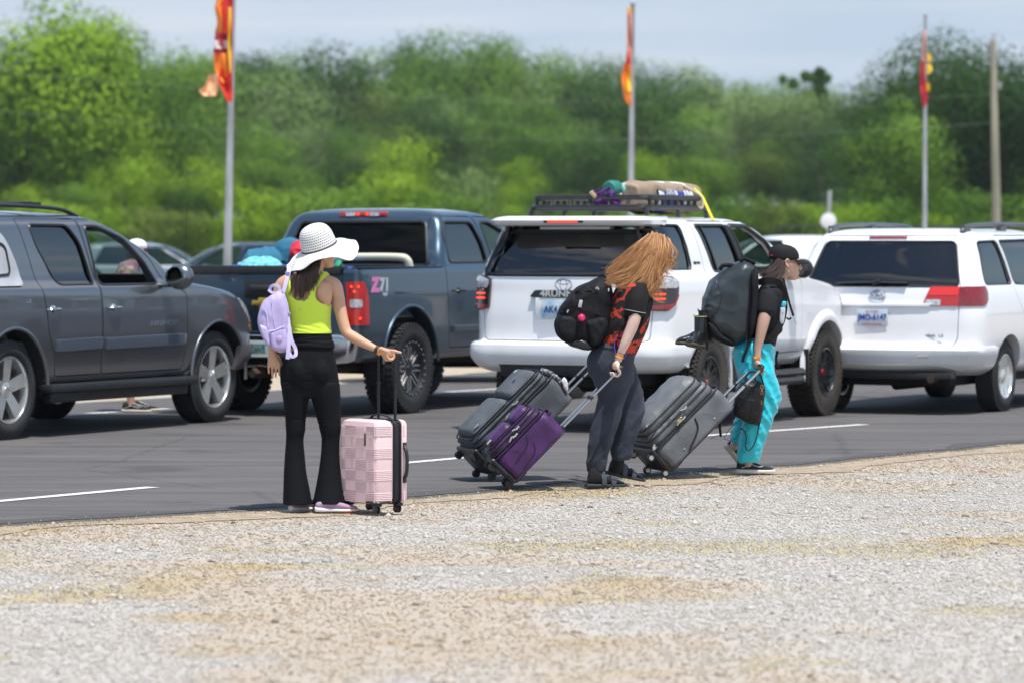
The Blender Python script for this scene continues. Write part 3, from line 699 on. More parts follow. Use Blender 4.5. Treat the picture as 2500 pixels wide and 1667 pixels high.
tree(1150, 415, 240, (SHRUB[0], SHRUB[1], .75), 'pale', .7, 'pale silvery bush in front of the darker trees at the middle of the hill', group=None, name='bush')
# bare topped snag standing above the right skyline
p = PX(1990, 172, 425); z0 = hill(p.x, 425); h = p.z - z0
e = thing('sparse_tree', 'thin sparse tree with an open crown rising alone above the right skyline', 'tree', (p.x, 425, z0)); e.scale = (h, h, h)
cmx = crown_mesh(77, 0.001, 'round', 0, 10, .01)
rg = np.random.default_rng(5); V = []
for bx, bz, r in ((-.16, .90, .028), (-.07, .95, .032), (.0, .94, .03), (.04, .985, .03), (.08, .94, .03), (.03, .88, .035), (.05, .82, .035), (-.24, .93, .02), (.0, .80, .05), (.05, .76, .06), (-.05, .74, .06), (.02, .70, .08)):
    k = 170; d = rg.normal(size=(k, 3)); d /= np.linalg.norm(d, axis=1)[:, None]; c = np.array([bx, 0, bz]) + d*r*rg.uniform(.5, 1.2, k)[:, None]
    t = rg.normal(size=(k, 3))*.011; q = rg.normal(size=(k, 3))*.011; V.append(np.stack([c+t, c+q, c-t, c-q], 1))
V = np.concatenate(V).reshape(-1, 3); mb = MB(); mb.add([tuple(x) for x in V], [(4*i, 4*i+1, 4*i+2, 4*i+3) for i in range(len(V)//4)])
obj('crown', mb, LEAF['mid'], e)
mb = MB(); mb.tube([(0, 0, 0), (.01, 0, .5), (.03, 0, .8), (.04, 0, .97)], [.022, .017, .012, .004], 6); mb.tube([(.02, 0, .74), (-.1, 0, .86), (-.28, 0, .93)], [.006, .004, .001], 5); mb.tube([(.03, 0, .8), (-.06, 0, .93)], [.005, .001], 5)
obj('trunk', mb, M_bark, e)

# ================================================================ poles, flags, sign, fence, wires
M_galv = mat('galvanised', (0.40, 0.42, 0.44), 0.5, 0.5, var=.25, vscale=6, bump=.1, stretch=(1, 1, .2))
M_fiber = [mat('flag_red', (0.65, 0.035, 0.02), 0.75, var=.15, vscale=5), mat('flag_orange', (0.85, 0.23, 0.03), 0.75, var=.15, vscale=5), mat('flag_yellow', (0.85, 0.55, 0.03), 0.75), mat('flag_peach', (.85, .5, .28), .75), mat('flag_maroon', (.3, .01, .03), .75), mat('flag_white', (.75, .6, .62), .75), mat('flag_crimson', (.55, .02, .05), .75)]
def flagpole(u, utop, vtop, Y, r, label):
    b = PX(u, 583 + 15281/Y, Y); t = PX(utop, vtop, Y); e = thing('flagpole', label, 'flagpole', (b.x, Y, 0), 0, 'flagpoles behind the parked vehicles')
    m = MB(); m.tube([(0, 0, -.03), (0, 0, 1.2), ((t.x-b.x), 0, t.z)], [r*1.15, r*1.1, r*.62], 16); obj('pole', m, M_galv, e)
    m = MB(); m.ell(((t.x-b.x), 0, t.z + .03), (r*.9, r*.9, .05)); obj('finial', m, M_galv, e)
    return e, t.x - b.x, t.z
def flag(label, base, bands, amp=0.08, seed=0, group='tall feather flags on the poles'):
    root = thing('flag', label, 'flag', base, 0, group)
    for bi, (mt, rows) in enumerate(bands):
        m = MB(); n = 14; k = 0; cm = catmull([(a, b, c) for a, b, c in rows], 6); A = []; B = []
        for z, xl, xr_ in cm:
            la = []; lb = []
            for j in range(n+1):
                t = j/n; x = xl + (xr_-xl)*t; yy = amp*(1-t)*math.sin(t*7 + z*2.3 + seed + bi) + 0.03*math.sin(z*9 + t*4) - 0.02*bi
                la.append(Vector((x, yy, z))); lb.append(Vector((x, yy + .008, z)))
            A.append(la); B.append(lb)
        m.rings([a + b[::-1] for a, b in zip(A, B)])
        obj('cloth_panel', m, mt, root, angle=80)
    return root
FL = M_fiber
def rel(Y, bx):
    def f(u, v): p = PX(u, v, Y); return (p.z, p.x - bx)
    return f
def bandrows(f, rows): return [(f(0, v)[0], f(ul, v)[1], f(ur, v)[1]) for v, ul, ur in rows]
e, dx, tz = flagpole(555.5, 571, -60, 62, .062, 'tall galvanised flagpole with the torn red and orange flag, leftmost of three')
bx = e.location.x; f = rel(61.85, bx)
flag('torn red and orange flag hanging in shreds down the leftmost pole', (bx, 61.85, 0), [
    (FL[6], bandrows(f, [(-60, 545, 568), (0, 546, 568), (60, 545, 568), (120, 544, 567), (170, 545, 567), (215, 546, 567), (248, 560, 566)])),
    (FL[1], bandrows(f, [(-60, 530, 556), (0, 528, 556), (20, 524, 552), (55, 529, 554), (85, 523, 551)])),
    (FL[0], bandrows(f, [(0, 545, 562), (40, 541, 562), (85, 533, 562)])),
    (FL[4], bandrows(f, [(84, 527, 562), (96, 524, 560), (104, 530, 560)])),
    (FL[5], bandrows(f, [(100, 526, 556), (112, 524, 556), (121, 526, 556)])),
    (FL[4], bandrows(f, [(120, 524, 558), (130, 523, 556), (134, 530, 556)])),
    (FL[1], bandrows(f, [(132, 524, 556), (160, 525, 560), (182, 530, 562), (205, 545, 562)])),
    (FL[0], bandrows(f, [(170, 540, 567), (200, 536, 568), (225, 546, 569), (250, 556, 568)])),
    (FL[3], bandrows(f, [(183, 512, 534), (200, 507, 536), (214, 500, 534), (222, 489, 532), (236, 500, 530)])),
    (FL[2], bandrows(f, [(20, 560, 566), (80, 558, 566), (130, 557, 566), (180, 560, 566)]))], seed=1)
e, dx, tz = flagpole(1538.5, 1545, 14, 76, .064, 'galvanised flagpole rising behind the roof rack, with a furled pink and orange flag')
bx = e.location.x; f = rel(75.85, bx)
flag('narrow furled flag, pink above and orange below, on the middle pole', (bx, 75.85, 0), [
    (mat('flag_pink', (.62, .26, .2), .75), bandrows(f, [(20, 1531, 1544), (70, 1531, 1543), (120, 1530, 1543), (140, 1529, 1542)])),
    (FL[0], bandrows(f, [(125, 1530, 1540), (145, 1528, 1539), (165, 1526, 1541)])),
    (FL[1], bandrows(f, [(158, 1524, 1540), (190, 1517, 1540), (215, 1520, 1541), (240, 1524, 1541), (258, 1534, 1542)])),
    (FL[2], bandrows(f, [(170, 1532, 1541), (200, 1529, 1541), (225, 1530, 1542)])),
    (FL[2], bandrows(f, [(18, 1534, 1542), (32, 1533, 1542)]))], amp=.04, seed=4)
e, dx, tz = flagpole(2257, 2259, 42, 81, .05, 'slim galvanised flagpole with a crimson and yellow flag, rightmost of three')
bx = e.location.x; f = rel(80.85, bx)
flag('slender crimson flag with yellow loops on the rightmost pole', (bx, 80.85, 0), [
    (FL[6], bandrows(f, [(140, 2249, 2260), (180, 2247, 2258), (215, 2247, 2264), (240, 2250, 2265), (262, 2252, 2259)])),
    (mat('flag_pink2', (.6, .35, .33), .75), bandrows(f, [(75, 2252, 2262), (110, 2251, 2261), (150, 2250, 2260)])),
    (FL[2], bandrows(f, [(132, 2262, 2272), (142, 2263, 2275), (152, 2262, 2271)])),
    (FL[2], bandrows(f, [(158, 2261, 2271), (170, 2262, 2276), (182, 2260, 2270)])),
    (FL[2], bandrows(f, [(203, 2260, 2266), (212, 2260, 2270), (224, 2261, 2268)]))], amp=.04, seed=9)
# wooden utility pole and its wires
M_wood = mat('weathered_pole', (0.36, 0.32, 0.27), 0.9, var=.25, vscale=3, bump=.5, stretch=(1, 1, .1))
Y = 154; b = PX(2432, 600, Y); t = PX(2424, 100, Y)
e = thing('utility_pole', 'weathered wooden utility pole at the right behind the white minivan', 'pole', (b.x, Y, 0))
m = MB(); m.tube([(0, 0, -.2), (0, 0, 3), (t.x-b.x, 0, t.z)], [.19, .17, .12], 14); obj('pole', m, M_wood, e)
m = MB(); m.tube([(t.x-b.x, 0, t.z-.1), (t.x-b.x, 0, t.z+.25)], [.03, .02], 8); m.ell((t.x-b.x, 0, t.z+.25), (.06, .06, .08)); obj('insulator', m, M_galv, e)
m = MB(); m.box((.1, -.15, PX(2430, 210, Y).z), (.12, .12, .3)); obj('junction_box', m, M_galv, e, bevel=.01)
M_wire = mat('wire', (.16, .18, .17), .6)
for lab, vl, vr, sag, Yw in (('long thin overhead wire sagging in front of the woods, upper of two', 160, 232, .8, 150), ('long thin overhead wire sagging in front of the woods, lower of two', 255, 300, 1.0, 150)):
    m = MB(); pts = []
    for i in range(41):
        s = i/40; u = -150 + 2574*s; p = PX(u, vl + (vr-vl)*s, Yw + 4*s); p.z -= sag*4*s*(1-s); pts.append(p)
    m.tube(pts, .0055, 5); tag(obj('overhead_wire', m, M_wire), lab, 'wire')
m = MB(); pts = []
for i in range(21):
    s = i/20; p = PX(2424 + 200*s, 215 + 45*s, 154 - 14*s); p.z -= .6*4*s*(1-s); pts.append(p)
m.tube(pts, .0055, 5); tag(obj('overhead_wire', m, M_wire), 'short overhead wire running off the utility pole to the right edge', 'wire')
# round white sign on a post
Y = 100; b = PX(2022, 583+152.8, Y); e = thing('road_sign', 'round white sign on a pale post, left of the minivan roof', 'sign', (b.x, Y, 0))
c = PX(2021.5, 540, Y); tp = PX(2026, 466, Y); M_sign = mat('sign_white', (.78, .78, .8), .5)
m = MB(); m.tube([(0, 0, 0), (0, 0, 2.1), (tp.x-b.x, 0, tp.z)], .055, 10); obj('post', m, M_galv, e)
m = MB(); m.tube([(c.x-b.x, -.09, c.z), (c.x-b.x, -.06, c.z)], .205, 28); obj('sign_face', m, M_sign, e, bevel=.004)
# dark chain link fence at the right
M_fence = mat('black_chainlink', (.025, .027, .028), .6)
x0 = PX(1900, 560, 118).x; e = thing('chain_link_fence', 'dark chain link fence across the field behind the white vehicles', 'fence', (0, 118, 0))
m = MB(); X1 = 26; 
for k in range(int((X1-x0)/.16)):
    for s in (-1, 1):
        xa = x0 + k*.16; m.tube([(xa, 0, .05), (xa + s*1.9*.5, 0, 1.95)], .009, 3, cap=False)
obj('mesh_panel', m, M_fence, e)
k = 0; xx = x0
while xx < X1:
    m = MB(); m.tube([(xx, 0, 0), (xx, 0, 2.05)], .04, 8); obj('post', m, M_fence, e); xx += 3
m = MB(); m.tube([(x0, 0, 2.0), (X1, 0, 2.0)], .03, 8); obj('top_rail', m, M_fence, e)
# pale air between here and the hill
m = MB(); m.box((0, 400, 14.5), (2400, 1100, 38)); hz = obj('haze', m, None); hz['kind'] = 'stuff'
tag(hz, 'thin pale summer haze lying over the lot and the woods', 'haze', kind='stuff')
hm = bpy.data.materials.new('haze'); hm.use_nodes = True; N, L = nt_of(hm); N.remove(N['Principled BSDF']); pv = N.new('ShaderNodeVolumePrincipled')
pv.inputs['Color'].default_value = (.86, .92, 1, 1); pv.inputs['Density'].default_value = HAZE if 'HAZE' in globals() else 0.00012; pv.inputs['Anisotropy'].default_value = .2
L.new(pv.outputs[0], N['Material Output'].inputs['Volume']); hz.data.materials.append(hm)
# ================================================================ vehicles
M_rub = mat('tyre_rubber', (0.022, 0.022, 0.023), 0.75, var=.35, vscale=5, bump=.25, bscale=60)
M_rubd = mat('dusty_tyre', (0.045, 0.038, 0.032), 0.85, var=.4, vscale=4, bump=.3, bscale=60)
M_trim = mat('black_trim', (0.016, 0.017, 0.019), 0.42, var=.2, vscale=20)
M_dark = mat('underbody_black', (0.008, 0.008, 0.008), 0.8)
M_int = mat('cabin_dark', (0.03, 0.03, 0.032), 0.8, var=.3, vscale=6)
M_tan = mat('cabin_tan', (0.22, 0.17, 0.12), 0.8)
M_chr = mat('chrome', (0.75, 0.76, 0.78), 0.12, 1.0)
M_alu = mat('machined_alloy', (0.80, 0.80, 0.78), 0.25, 0.85, var=.1, vscale=10)
M_alud = mat('dark_alloy', (0.02, 0.021, 0.025), 0.35, 0.3, coat=.3)
M_red = mat('red_lens', (0.50, 0.012, 0.008), 0.12, 0, coat=1, var=.2, vscale=60)
M_redd = mat('dark_red_lens', (0.22, 0.006, 0.006), 0.12, 0, coat=1, var=.3, vscale=50)
M_lamp = mat('lit_red_lamp', (0.9, 0.05, 0.015), 0.3, emit=1.3)
M_clear = mat('clear_lens', (0.55, 0.56, 0.58), 0.15, 0.3, coat=1, var=.3, vscale=40)
M_amber = mat('amber_lens', (0.6, 0.2, 0.02), 0.2, coat=1)
M_smoke = mat('smoked_lens', (0.02, 0.012, 0.014), 0.12, coat=1)
G_dark = glass('privacy_glass', (0.10, 0.14, 0.20), ior=2.0)
G_black = glass('tinted_rear_glass', (0.16, 0.17, 0.18), ior=1.85, refl=.9)
G_clear = glass('window_glass', (0.70, 0.80, 0.75), ior=1.5)
M_mirror = mat('mirror', (0.28, 0.30, 0.30), 0.03, 1.0)
M_gold = mat('gold_badge', (0.62, 0.38, 0.06), 0.3, 0.6)
M_wht = mat('white_plastic', (0.75, 0.75, 0.74), 0.4)
M_rust = mat('rusty_steel', (0.05, 0.03, 0.022), 0.85, var=.4, vscale=20)
CAR = {}

def wheel(car, x, y, side, Rr, wd, rim, style, tyre_mat=None):
    """wheel > tyre, rim (outer face at |y|)"""
    cy = side*(abs(y) - wd/2); M = Matrix.Identity(4) if side > 0 else Matrix.Rotation(PI, 4, 'Z')
    hub = MB(); hub.lathe([(0.0, -.05), (.10, -.05), (.15, -.04), (.15, .0), (.155, .02), (.06, .03), (.0, .03)], 32, M)
    w_ = obj('wheel', hub, M_dark, car, loc=(x, cy, Rr))
    h = wd/2; off = style in ('offroad', 'mud'); sh = 0.035 if not off else 0.02
    t = MB(); prof = [(rim*.98, -h*.80), (rim*1.03, -h*.86), (rim + (Rr-rim)*.45, -h*1.0), (Rr-sh*1.3, -h*.93), (Rr-.006, -h*.76)]
    for q in ((-.36, .007), (-.33, .0), (.33, .0), (.36, .007)) if not off else ():
        prof += [(Rr-.008 if q[1] else Rr, h*q[0])]
    prof += [(Rr-.006, h*.76), (Rr-sh*1.3, h*.93), (rim + (Rr-rim)*.45, h*1.0), (rim + (Rr-rim)*.2, h*.97), (rim*1.03, h*.88), (rim*.98, h*.80)]
    if off: prof = [(r - .016 if r > Rr-.02 else r, a) for r, a in prof]
    t.lathe(prof + [(rim*.955, 0.0)], 72, M, closed=True)
    nb = 44 if style == 'mud' else (56 if off else 84)
    for i in range(nb):
        a = 2*PI*i/nb; rot = Matrix.Rotation(-a, 4, 'Y')
        if off:
            for k, (yy, ww) in enumerate(((-.78, .34), (-.28, .36), (.22, .34), (.72, .36))):
                b = MB(); aa = 0.5*(k % 2)*2*PI/nb
                b.box((Rr-.013, 0, 0), (.026, h*ww, 2*PI*Rr/nb*.62)); T = M @ Matrix.Rotation(-(a+aa), 4, 'Y') @ Matrix.Translation((0, h*yy, 0)); t.add(b.v, b.f, T)
            b = MB(); b.box((Rr-.034, h*.93, 0), (.045, .014, 2*PI*Rr/nb*.5)); t.add(b.v, b.f, M @ rot)
        else:
            for yy in (-.6, .6):
                b = MB(); b.box((Rr-.0045, h*yy, 0), (.012, h*.36, 2*PI*Rr/nb*.72)); t.add(b.v, b.f, M @ rot)
    obj('tyre', t, tyre_mat or M_rub, w_, angle=40)
    r = MB(); r.lathe([(rim*1.0, h*.80), (rim*1.0, h*.88), (rim*.955, h*.88), (rim*.93, h*.76), (rim*.90, h*.3), (rim*.88, -h*.8), (rim*.98, -h*.82), (rim*.99, -h*.2)], 56, M, closed=True)
    def spoke(n, r0, r1, w0, w1, y0, y1, th=.03, twist=0, a0=0.0):
        for i in range(n):
            a = 2*PI*i/n + a0; b = MB(); q = [(r0, -w0), (r1, -w1), (r1, w1), (r0, w0)]; fr = []
            for k, yy in ((0, th), (1, 0)):
                for rr_, ww in q: y_ = (y0 if rr_ == r0 else y1) - (th if k == 0 else 0); fr.append((rr_, y_, ww*(1 if k == 1 else .85)))
            b.add(fr, [(0, 1, 2, 3), (7, 6, 5, 4), (0, 4, 5, 1), (1, 5, 6, 2), (2, 6, 7, 3), (3, 7, 4, 0)]); r.add(b.v, b.f, M @ Matrix.Rotation(-a, 4, 'Y') @ Matrix.Rotation(0, 4, 'X'))
    rm = M_alu
    if style == 'five':
        spoke(5, .05, rim*.93, .046, .060, h*.62, h*.80, .06, a0=.3); r.lathe([(0, h*.66), (.055, h*.66), (.075, h*.58), (.09, h*.2)], 28, M)
    elif style == 'offroad':
        rm = M_alud
        spoke(7, .05, rim*.93, .026, .026, h*.5, h*.72, .04, a0=.2); spoke(7, .05, rim*.93, .010, .012, h*.56, h*.78, .03, a0=.2+PI/7); r.lathe([(0, h*.55), (.06, h*.55), (.08, h*.45), (.09, h*.1)], 28, M)
        r.lathe([(rim*.80, h*.60), (rim*.94, h*.80), (rim*.97, h*.84), (rim*.9, h*.5)], 48, M)
    elif style == 'mud':
        rm = M_alud
        spoke(8, .05, rim*.90, .022, .034, h*.45, h*.70, .035); r.lathe([(0, h*.5), (.065, h*.5), (.085, h*.4), (.09, h*.0)], 28, M); r.lathe([(rim*.86, h*.66), (rim*.93, h*.8), (rim, h*.9), (rim*1.02, h*.86), (rim*.9, h*.5)], 48, M)
    elif style == 'cover':
        spoke(7, .06, rim*.90, .012, .018, h*.66, h*.74, .02); spoke(7, .06, rim*.90, .012, .018, h*.66, h*.74, .02, a0=.24); r.lathe([(0, h*.76), (.06, h*.76), (.075, h*.68), (.08, h*.5)], 28, M)
        r.lathe([(rim*.84, h*.70), (rim*.93, h*.80), (rim*1.0, h*.9), (rim*.9, h*.6)], 48, M); r.lathe([(0, h*.3), (rim*.9, h*.35), (rim*.9, h*.3)], 30, M)
    obj('rim', r, rm, w_, angle=38)
    if style == 'mud':   # polished spoke edges and beadlock bolts
        b2 = MB()
        for i in range(8):
            for sg in (-1, 1):
                T = M @ Matrix.Rotation(-2*PI*i/8, 4, 'Y'); q = MB(); q.box((rim*.55, h*.66, sg*.024), (rim*.5, .012, .010), rot=Matrix.Rotation(.08, 3, 'Z')); b2.add(q.v, q.f, T)
        for i in range(24):
            a = 2*PI*i/24; p = M @ Vector((rim*.97*math.cos(a), h*.93, rim*.97*math.sin(a))); b2.ell(p, (.006, .006, .006), 6, 4)
        obj('rim_bolts', b2, M_alu, w_)
    cap = MB(); cap.lathe([(0, h*.70), (.028, h*.69), (.033, h*.64), (.033, h*.5)], 20, M)
    obj('hub_cap', cap, {'five': M_alu, 'offroad': M_redd, 'mud': M_trim, 'cover': M_chr}[style], w_)
    return w_

def arch_cut(x, Rz, r, y0, y1, n=40, squash=1.0):
    m = MB(); poly = [(x + r*math.cos(2*PI*i/n), Rz + r*squash*math.sin(2*PI*i/n)) for i in range(n)]
    m.prism(poly, 'y', y0, y1); return m

def prism_for(S, poly, mode, deep=0.6, outd=0.5):
    m = MB(); w = max(q[3] for q in S.k)
    if mode in 'RL':
        a, b = (-(w+outd), -(w-deep)) if mode == 'R' else (w-deep, w+outd); m.prism(poly, 'y', a, b)
    elif mode == 'B': m.prism(poly, 'x', S.x0-outd, S.x0 + deep + getattr(S, 'bx', 1.2))
    elif mode == 'F': m.prism(poly, 'x', (S.x0 + S.x1)/2 - .35, S.x1 + outd)
    return m

def window(S, parent, poly, mode, gl, name='window', rnd=.05, inset=.018, seal=.009, n=(10, 12), open_=False):
    fr_ = obj(name, S.outline(poly, mode, seal, off=-.004, rnd=rnd), M_trim, parent)
    if not open_: obj('pane', S.patch(poly, mode, -inset, -inset-.005, n[0], n[1], rnd), gl, fr_, angle=60)
    return fr_

def mvol(me):
    bm = bmesh.new(); bm.from_mesh(me); v = bm.calc_volume(); bm.free(); return v
def car_shell(S, inner, wheels, windows, doors, paint_m, car, extra=[], tag_name='body'):
    """hollow body with real openings; doors cut free with a gap round each"""
    body = S.mb().mesh()
    cut = [inner] + extra
    for (x, Rz, r, w) in wheels:
        cut += [arch_cut(x, Rz, r, -w-.3, -w+.42), arch_cut(x, Rz, r, w-.42, w+.3)]
    me = boolean(body, cut); vol = mvol(me)
    for poly, mode, rnd in windows:
        c = prism_for(S, round_poly(poly, rnd), mode); m2 = boolean(me.copy(), [c]); v2 = mvol(m2)
        if vol - v2 < 2e-3: print('CUT FAILED', car.name, mode, poly[0]); m2 = boolean(me.copy(), [c], self_=True); v2 = mvol(m2)
        me = m2; vol = v2
    if 'DBG' in globals(): print('SHELL', len(me.vertices))
    out = []
    full = me.copy()
    dd = []
    for name, poly, mode, rnd in doors:
        p = round_poly(poly, rnd); d = boolean(full.copy(), [prism_for(S, p, mode, .28)], 'INTERSECT'); dd.append((name, d))
    if doors: me = boolean(me, [prism_for(S, round_poly(poly_grow(poly, .009), rnd), mode, .05) if False else prism_for(S, poly_grow(round_poly(poly, rnd), .009), mode, .285) for name, poly, mode, rnd in doors])
    b = obj(tag_name, me, paint_m, car, angle=32)
    for name, d in dd: out.append(obj(name, d, paint_m, car, angle=32))
    return b, out

from mathutils.bvhtree import BVHTree
def line_cabin(car, inner, mt=None):
    """trim the inside of the shell, doors and tailgate in cabin lining"""
    im = inner.mesh(); bv = BVHTree.FromPolygons([v.co for v in im.vertices], [tuple(p.vertices) for p in im.polygons])
    for o in car.children:
        if o.name.split('.')[0] in ('body', 'front_door', 'rear_door', 'sliding_door', 'tailgate'):
            if len(o.data.materials) < 2: o.data.materials.append(mt or M_int)
            for p in o.data.polygons:
                h = bv.find_nearest(p.center); p.material_index = 1 if h[0] is not None and h[3] < .0015 and abs(h[1].dot(p.normal)) > .95 else 0
def handle(door, S, x, z, mode='R', m=None, L_=.17):
    sg = -1 if mode == 'R' else 1
    h = MB(); y = S.hw(x, z)
    h.tube(catmull([(x-L_/2, sg*(y+.0), z), (x-L_/2+.02, sg*(y+.035), z+.003), (x, sg*(y+.045), z+.005), (x+L_/2-.02, sg*(y+.035), z+.003), (x+L_/2, sg*(y+.0), z)], 4), (.017), 8, flat=.6)
    h.ell((x, sg*(y-.002), z), (.055, .006, .035)); return obj('handle', h, m or M_chr, door)

def seat(car, x, y, z, m=None, hgt=.62):
    s = MB(); s.box((x, y, z), (.5, .5, .18)); s.box((x-.26, y, z+.32), (.14, .48, hgt), rot=(0, -.2, 0)); s.box((x-.36, y, z+.75), (.10, .26, .18), rot=(0, -.2, 0))
    return obj('seat', s, m or M_int, car, bevel=.04)
def mirror(car, S, x, z, m, side=-1, sc_=1.0):
    y = S.hw(x, z)*side
    b = MB(); b.ell((x+.06, y+side*.19*sc_, z+.05), (.085, .13*sc_, .115*sc_), 20, 12); b.tube([(x+.02, y-side*.02, z-.02), (x+.04, y+side*.1, z-.02)], (.05, .025), 8)
    o = obj('mirror', b, m, car)
    g = MB(); g.ell((x-.018, y+side*.19*sc_, z+.05), (.012, .105*sc_, .09*sc_), 20, 8); obj('mirror_glass', g, M_mirror, o); return o
def plate(car, c, rot, name_txt, bgc, fg, band=None, w=.305, h=.152):
    m = MB(); m.box((0, 0, 0), (w, .006, h)); M = Matrix.Translation(Vector(c)) @ rot.to_4x4()
    mm = MB(); mm.add(m.v, m.f, M); pl = obj('license_plate', mm, bgc, car, bevel=.002)
    T = M @ Matrix.Translation((0, -.006, 0)) @ Matrix.Rotation(PI/2, 4, 'X')
    obj('plate_number', text_mb(name_txt, h*.52, .003, .0015, T, .86), fg, pl)
    if band:
        b = MB(); b.box((0, -.0045, h*.38), (w*.98, .002, h*.18)); b.box((0, -.0045, -h*.40), (w*.98, .002, h*.12)); q = MB(); q.add(b.v, b.f, M); obj('plate_band', q, band, pl)
    return pl
BACK = Matrix.Rotation(-PI/2, 3, 'Z')   # local -Y turned to face local -X
def back_text(txt, size, S, y, z, off, depth=.004, bold=0.0, sx=1.0):
    x = S.xr(y, z) - off
    M = Matrix.Translation((x, y, z)) @ Matrix.Rotation(-PI/2, 4, 'Z') @ Matrix.Rotation(PI/2, 4, 'X'); return text_mb(txt, size, depth, bold, M, sx)
def side_text(txt, size, S, x, z, off=.003, bold=0.0, sx=1.0, depth=.003):
    M = Matrix.Translation((x, -S.hw(x, z)-off, z)) @ Matrix.Rotation(PI/2, 4, 'X'); return text_mb(txt, size, depth, bold, M, sx)
def oval_emblem(car, x, y, z, rx, rz, m=None):
    b = MB()
    def el(a, c, cz, r=.005): b.tube([(x, y + a*math.cos(2*PI*i/28), z + cz + c*math.sin(2*PI*i/28)) for i in range(28)], r, 6, closed=True, cap=False)
    el(rx, rz, 0, .007); el(rx*.42, rz*.92, 0); el(rx*.70, rz*.36, rz*.42)
    return obj('emblem', b, m or M_chr, car)
def bowtie(car, x, y, z, w, h):
    p = [(-w/2, -h*.22), (-w*.2, -h*.22), (-w*.2, -h/2), (w*.2, -h/2), (w*.2, -h*.22), (w/2, -h*.22), (w*.45, h*.24), (w*.2, h*.24), (w*.2, h/2), (-w*.2, h/2), (-w*.2, h*.24), (-w*.45, h*.24)]
    m = MB(); m.prism([(y+a, z+b) for a, b in p], 'x', x-.02, x+.01); return obj('emblem', m, M_gold, car, bevel=.004)
def place(name, label, cat, wheel_pt, half, ang=64.2, group='vehicles waiting in the lane'):
    a = R(ang); left = Vector((-math.sin(a), math.cos(a), 0)); p = Vector((*wheel_pt, 0)) + left*half
    return thing(name, label, cat, tuple(p), a, group)
def under(car, x0, x1, w, z0, z1):
    m = MB(); m.box(((x0+x1)/2, 0, (z0+z1)/2), (x1-x0, w, z1-z0)); m.tube([(x0+.3, 0, z0), (x1-.3, 0, z0)], .06, 8)
    return obj('chassis', m, M_dark, car, bevel=.03)

# ---------------------------------------------------------------- grey sport utility truck (left edge)
P_gry = paint('graphite_metallic', (0.165, 0.172, 0.19), 0.8, 0.28)
A = place('sport_utility_truck', 'dark grey sport utility truck with silver five-spoke wheels, cut by the left edge', 'truck', (-4.063, 31.15), .955)
S = Stack([(.40, -1.1, 4.0, .90, .3, .5, .03, .1), (.48, -1.24, 4.2, .965, .25, .45, .03, .12), (.60, -1.28, 4.28, .985, .2, .4, .03, .14), (.85, -1.28, 4.27, 1.0, .2, .38, .03, .14),
           (1.0, -1.27, 4.22, 1.0, .2, .42, .03, .14), (1.08, -1.26, 4.16, .995, .2, .46, .03, .14), (1.15, -1.26, 4.0, .99, .2, .50, .03, .14), (1.205, -1.26, 3.6, .98, .2, .42, .03, .14), (1.245, -1.25, 3.2, .955, .2, .32, .03, .16),
           (1.275, -1.245, 2.98, .935, .2, .16, .03, .2), (1.305, -1.24, 2.88, .92, .2, .1, .03, .22), (1.44, -1.1, 2.68, .895, .2, .1, .03, .24), (1.60, -.92, 2.35, .86, .2, .1, .03, .26), (1.74, -.72, 1.99, .82, .2, .12, .04, .26),
           (1.80, -.6, 1.80, .77, .2, .18, .05, .24), (1.835, -.5, 1.55, .69, .2, .25, .05, .2), (1.85, -.35, 1.2, .58, .2, .3, .05, .15)], crown=.02)
inner = MB(); inner.rings([[Vector((x, y, z)) for x, y in ((x0, -w), (x1, -w), (x1, w), (x0, w))] for z, x0, x1, w in ((.62, .2, 2.7, .86), (1.2, .2, 2.8, .86), (1.44, .2, 2.48, .83), (1.6, .2, 2.16, .795), (1.77, .2, 1.72, .72))])
fw = [(1.36, 1.238), (1.31, 1.735), (1.50, 1.735), (1.88, 1.63), (2.17, 1.42), (2.30, 1.238)]; rw = [(.72, 1.245), (.51, 1.56), (.455, 1.745), (1.04, 1.742), (1.18, 1.60), (1.28, 1.245)]
wins = [(fw, 'R', .05), (rw, 'R', .06), (fw, 'L', .05), (rw, 'L', .06), ([(-.74, 1.3113), (.74, 1.3113), (.63, 1.70), (-.63, 1.70)], 'F', .06)]
dF = [(1.345, .50), (1.335, 1.25), (1.23, 1.79), (1.54, 1.79), (1.95, 1.66), (2.27, 1.44), (2.42, 1.26), (2.72, 1.15), (2.72, .72), (2.66, .50)]
dR = [(.62, .50), (.60, .66), (.50, .86), (.44, 1.2), (.29, 1.79), (1.20, 1.79), (1.31, 1.25), (1.32, .50)]
body, doors = car_shell(S, inner, [(0, .42, .475, .98), (3.30, .42, .475, .98)], wins, [('front_door', dF, 'R', .03), ('rear_door', dR, 'R', .03)], P_gry, A)
fd, rd = doors
window(S, fd, fw, 'R', G_clear, open_=True, rnd=.05, seal=.014); window(S, rd, rw, 'R', G_dark, rnd=.06, seal=.012); window(S, A, fw, 'L', G_clear, open_=True, rnd=.05); window(S, A, rw, 'L', G_clear, rnd=.06)
window(S, A, wins[4][0], 'F', G_clear, 'windshield', rnd=.06)
handle(fd, S, 1.50, 1.045); handle(rd, S, .56, 1.045)
mo = mat('moulding_grey', (.10, .12, .155), .3, .3, coat=.6)
for d, a, b in ((fd, 1.36, 2.67), (rd, .60, 1.29)):
    obj('side_moulding', S.patch([(a, .70), (a, .80), (b, .805), (b, .705)], 'R', .028, -.01, 5, 20), mo, d, bevel=.006)
obj('lettering', side_text('AVALANCHE', .062, S, 2.32, .90, bold=.001, sx=1.25), M_chr, fd); obj('badge', side_text('LTZ', .045, S, .20, 1.12, bold=.001), M_chr, A)
